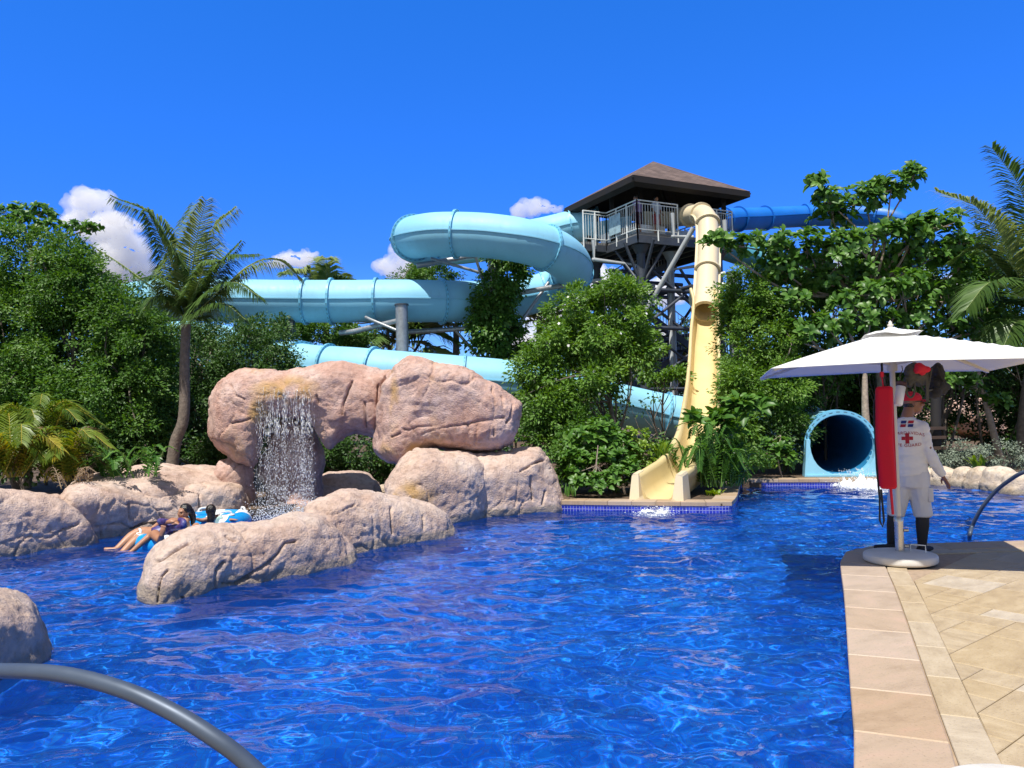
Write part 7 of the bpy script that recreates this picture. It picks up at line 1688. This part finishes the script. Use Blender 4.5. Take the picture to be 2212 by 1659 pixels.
r1 = ramp(t, [(.49, (.005, .28, .68)), (.50, (.82, .85, .85))], 'CONSTANT'); mr_ = N(t, 'ShaderNodeMapRange'); mr_.inputs['From Min'].default_value = -2; mr_.inputs['From Max'].default_value = 2; t.links.new(ad.outputs[0], mr_.inputs['Value']); t.links.new(mr_.outputs[0], r1.inputs['Fac']); t.links.new(r1.outputs['Color'], b.inputs['Base Color']); b.inputs['Roughness'].default_value = .25
def ring(label, c, R_, r_, hang_):
    root = empty('swim_ring', c, 0, label, 'swim ring', 'floating rings'); f = MB(); cv = [Vector(c)+Vector((R_*math.cos(2*PI*i/48), R_*math.sin(2*PI*i/48), 0)) for i in range(48)]
    f.tube(cv, r_, 20, closed=True); f.build('ring_tube', M_RING, root)
    for a in hang_:
        d = Vector((math.cos(a), math.sin(a), 0)); s_ = Vector((-d.y, d.x, 0)); b_ = Vector(c)+d*(R_+.02)+Vector((0, 0, r_-.012)); g = MB()
        g.tube(catmull([b_-s_*.11, b_-s_*.085+Vector((0, 0, .05)), b_+Vector((0, 0, .06)), b_+s_*.085+Vector((0, 0, .05)), b_+s_*.11], 5), .017, 8); g.lathe([(.06, -.004), (.055, .012)], b_-s_*.1, 10); g.lathe([(.06, -.004), (.055, .012)], b_+s_*.1, 10); g.build('grab_handle', M_WHITE, root)
    return root
c1 = G(374, 1160, .10); c2 = G(468, 1124, .10)
ring('blue and white swim ring carrying the reclining woman', Vector((c1.x, c1.y, .06)), .42, .145, (-.55, 2.2, -2.6))
ring('blue and white swim ring carrying the dark haired child', Vector((c2.x, c2.y, .09)), .42, .145, (-.9, .6, 2.4))
# reclining woman
def W(u, v, dy=0.0, Y=11.35): return P(u, v, Y+dy)
wm = empty('person', (c1.x, c1.y, .1), 0, 'tanned woman reclining in a swim ring with a child on her lap', 'person')
hc = W(398, 1106, .25); hfw = Vector((-.45, -.85, -.05))
sA, sB = W(382, 1131, .1), W(424, 1128, .25); pel = W(345, 1158, 0)
fl = Flesh(); head(fl, hc, hfw, (.25, .1, 1), 1.0); fl.limb([hc-Vector((0, -.03, .09)), W(404, 1126, .25)], [.05, .058])
fl.limb([W(404, 1130, .22), W(382, 1143, .12), pel], [(.145, .09), (.135, .1), (.16, .11)], side=Vector((.35, .9, .1)))
kA, kB = W(296, 1152, -.1), W(300, 1163, -.3); fA, fB = W(252, 1184, -.35), W(262, 1192, -.55); fA.z = .0; fB.z = -.03
fl.limb([pel+Vector((0, .07, 0)), kA, fA], [.118, .074, .045]); fl.limb([pel+Vector((0, -.09, 0)), kB, fB], [.118, .074, .045])
fl.limb([fA, fA+Vector((-.16, -.03, .02))], [(.04, .03), (.035, .018)]); fl.limb([fB, fB+Vector((-.16, -.05, .02))], [(.04, .03), (.035, .018)])
wr = W(356, 1138, -.35); el_ = W(404, 1152, -.3); fl.limb([W(425, 1136, .02), el_, wr], [.056, .043, .028]); hand(fl, wr, Vector((-1, -.05, .12)), Vector((0, .2, -1)), curl=.5)
wr2 = W(330, 1140, .2); el2 = W(352, 1128, .35); fl.limb([sA+Vector((-.02, .2, 0)), el2, wr2], [.05, .042, .028]); hand(fl, wr2, Vector((-.9, -.2, -.4)), Vector((0, -.2, -1)), curl=.4)
fl.grow('body', M_SKIN_T, wm, vox=.011)
fl = Flesh(); fl.ball(hc+Vector((.012, .022, .040)), (.090, .098, .088)); fl.limb([hc+Vector((.06, .06, .02)), hc+Vector((.10, .08, -.10)), hc+Vector((.09, .07, -.20))], [.055, .045, .03]); fl.limb([hc+Vector((-.07, .03, .03)), hc+Vector((-.085, .03, -.06))], [.03, .02]); fl.grow('hair', M_HAIR, wm, vox=.010, wrinkle=.004, wf=(40, 40, 8))
fl = Flesh(); fl.limb([W(400, 1138, .18), W(384, 1146, .12)], [(.15, .105), (.145, .112)], side=Vector((.35, .9, .1))); fl.limb([W(362, 1155, .05), pel], [(.155, .12), (.17, .125)], side=Vector((.35, .9, .1))); fl.grow('swimsuit', simple('dark swimsuit', (.02, .02, .03), .6), wm, vox=.011)
f = MB()
for q in (1, -1):
    e0 = hc+Vector(hfw).normalized()*.088+Vector(hfw).normalized().cross(Vector((.25, .1, 1))).normalized()*q*.033+Vector((.0, 0, .012)); f.box(e0, (.028, .01, .007))
f.build('eyes', M_HAIR, wm)
# child lying on her lap
M_SUIT, t, b, o = nt('purple galaxy swimsuit'); co = N(t, 'ShaderNodeTexCoord'); n1 = N(t, 'ShaderNodeTexNoise', i_Scale=9.0, i_Detail=6.0); t.links.new(co.outputs['Object'], n1.inputs['Vector'])
r1 = ramp(t, [(.35, (.018, .014, .08)), (.5, (.075, .04, .17)), (.62, (.06, .09, .26)), (.72, (.26, .15, .32))]); t.links.new(n1.outputs['Fac'], r1.inputs['Fac']); t.links.new(r1.outputs['Color'], b.inputs['Base Color']); b.inputs['Roughness'].default_value = .45
ch = empty('person', W(352, 1140, -.2), 0, 'child in a purple long sleeved swimsuit lying across the woman', 'person')
def K(u, v, dy=0.0): return P(u, v, 11.05+dy)
hc2 = K(382, 1131, .05); cs = K(366, 1139, 0); cp = K(336, 1152, -.1)
fl = Flesh(); head(fl, hc2, (-.15, -.25, .95), (1, .2, .1), .82); fl.limb([hc2, cs], [.045, .05]); fl.limb([cs, cp], [(.11, .075), (.115, .08)], side=Vector((.2, .9, .3)))
k1, f1 = K(318, 1163, -.2), K(282, 1184, -.35); f1.z = 0; k2, f2 = K(356, 1162, -.35), K(350, 1142, -.55)
fl.limb([cp, k1, f1], [.07, .048, .03]); fl.limb([f1, f1+Vector((-.12, -.04, .0))], [.03, .018]); fl.limb([cp+Vector((.02, -.08, 0)), K(346, 1166, -.4), K(349, 1156, -.55)], [.07, .055, .034]); fl.limb([K(349, 1158, -.56), K(352, 1145, -.57), K(354, 1138, -.56)], [(.034, .026), (.040, .018), (.036, .012)], side=Vector((1, .2, 0)))
for i in range(5): p0 = K(348+i*2.6, 1138.5+.5*i, -.57); fl.limb([p0, p0+Vector((0, -.005, .03))], [.009, .008], n=8)
h1, h2 = K(376, 1127, -.25), K(384, 1123, -.22); fl.limb([K(350, 1128, -.1), K(368, 1127, -.25), h1], [.036, .032, .022]); hand(fl, h1, (.8, -.1, -.25), (0, .3, -1), L_=.13); hand(fl, h2, (-.8, -.1, .2), (0, .3, -1), L_=.13)
fl.grow('body', M_SKIN_C, ch, vox=.009)
fl = Flesh(); fl.limb([cs+Vector((.02, 0, 0)), cs.lerp(cp, .5), cp+Vector((-.02, 0, -.01))], [(.125, .088), (.125, .09), (.13, .094)], side=Vector((.2, .9, .3)))
fl.limb([cs+Vector((0, .05, .03)), K(346, 1126, -.1), K(372, 1127, -.25)], [.05, .046, .032]); fl.limb([cs+Vector((.05, -.08, 0)), K(394, 1136, -.3), K(396, 1126, -.28), K(387, 1122, -.24)], [.05, .045, .04, .032]); fl.grow('swimsuit', M_SUIT, ch, vox=.009)
fl = Flesh(); fl.ball(hc2+Vector((.03, .02, -.02)), (.075, .075, .07)); fl.grow('hair', M_HAIR, ch, vox=.010)
# second child in the far ring, dark wet hair towards the camera
def D2(u, v, dy=0.0): return P(u, v, 12.65+dy)
c3 = empty('person', D2(470, 1130), 0, 'child with long dark wet hair sitting in the far swim ring', 'person')
hc3 = D2(455, 1104, 0); fl = Flesh(); head(fl, hc3, (-.75, .6, -.1), (0, 0, 1), .9); fl.limb([hc3+Vector((0, 0, -.08)), D2(462, 1120, 0)], [.045, .05]); fl.limb([D2(460, 1119, .02), D2(466, 1130, .05)], [(.13, .08), (.13, .1)], side=Vector((.6, .75, 0)))
fl.limb([D2(452, 1120, -.05), D2(436, 1124, -.1), D2(424, 1121, -.15)], [.04, .034, .025]); hand(fl, D2(424, 1121, -.15), (-1, 0, -.1), (0, 0, -1), L_=.13); fl.limb([D2(476, 1120, .05), D2(490, 1126, .1), D2(500, 1122, .1)], [.04, .034, .025]); hand(fl, D2(500, 1122, .1), (1, 0, -.1), (0, 0, -1), L_=.13)
fl.limb([D2(466, 1131, .05), D2(480, 1128, .3), D2(500, 1130, .5)], [.07, .05, .035]); fl.grow('body', M_SKIN_C, c3, vox=.011)
fl = Flesh(); fl.ball(hc3+Vector((.012, -.02, .022)), (.082, .085, .092)); fl.limb([hc3+Vector((.03, -.055, -.02)), hc3+Vector((.035, -.075, -.12)), hc3+Vector((.02, -.08, -.24))], [(.07, .04), (.06, .035), (.035, .02)]); fl.grow('hair', M_HAIR, c3, vox=.010, wrinkle=.004, wf=(40, 40, 6))
fl = Flesh(); fl.limb([D2(461, 1120, .02), D2(466, 1131, .05)], [(.14, .09), (.14, .11)], side=Vector((.6, .75, 0))); fl.limb([D2(474, 1120, .05), D2(486, 1125, .1)], [.05, .045]); fl.grow('swim_shirt', simple('pale green swim shirt', (.42, .62, .55), .7, var=.2, scale=20), c3, vox=.011)
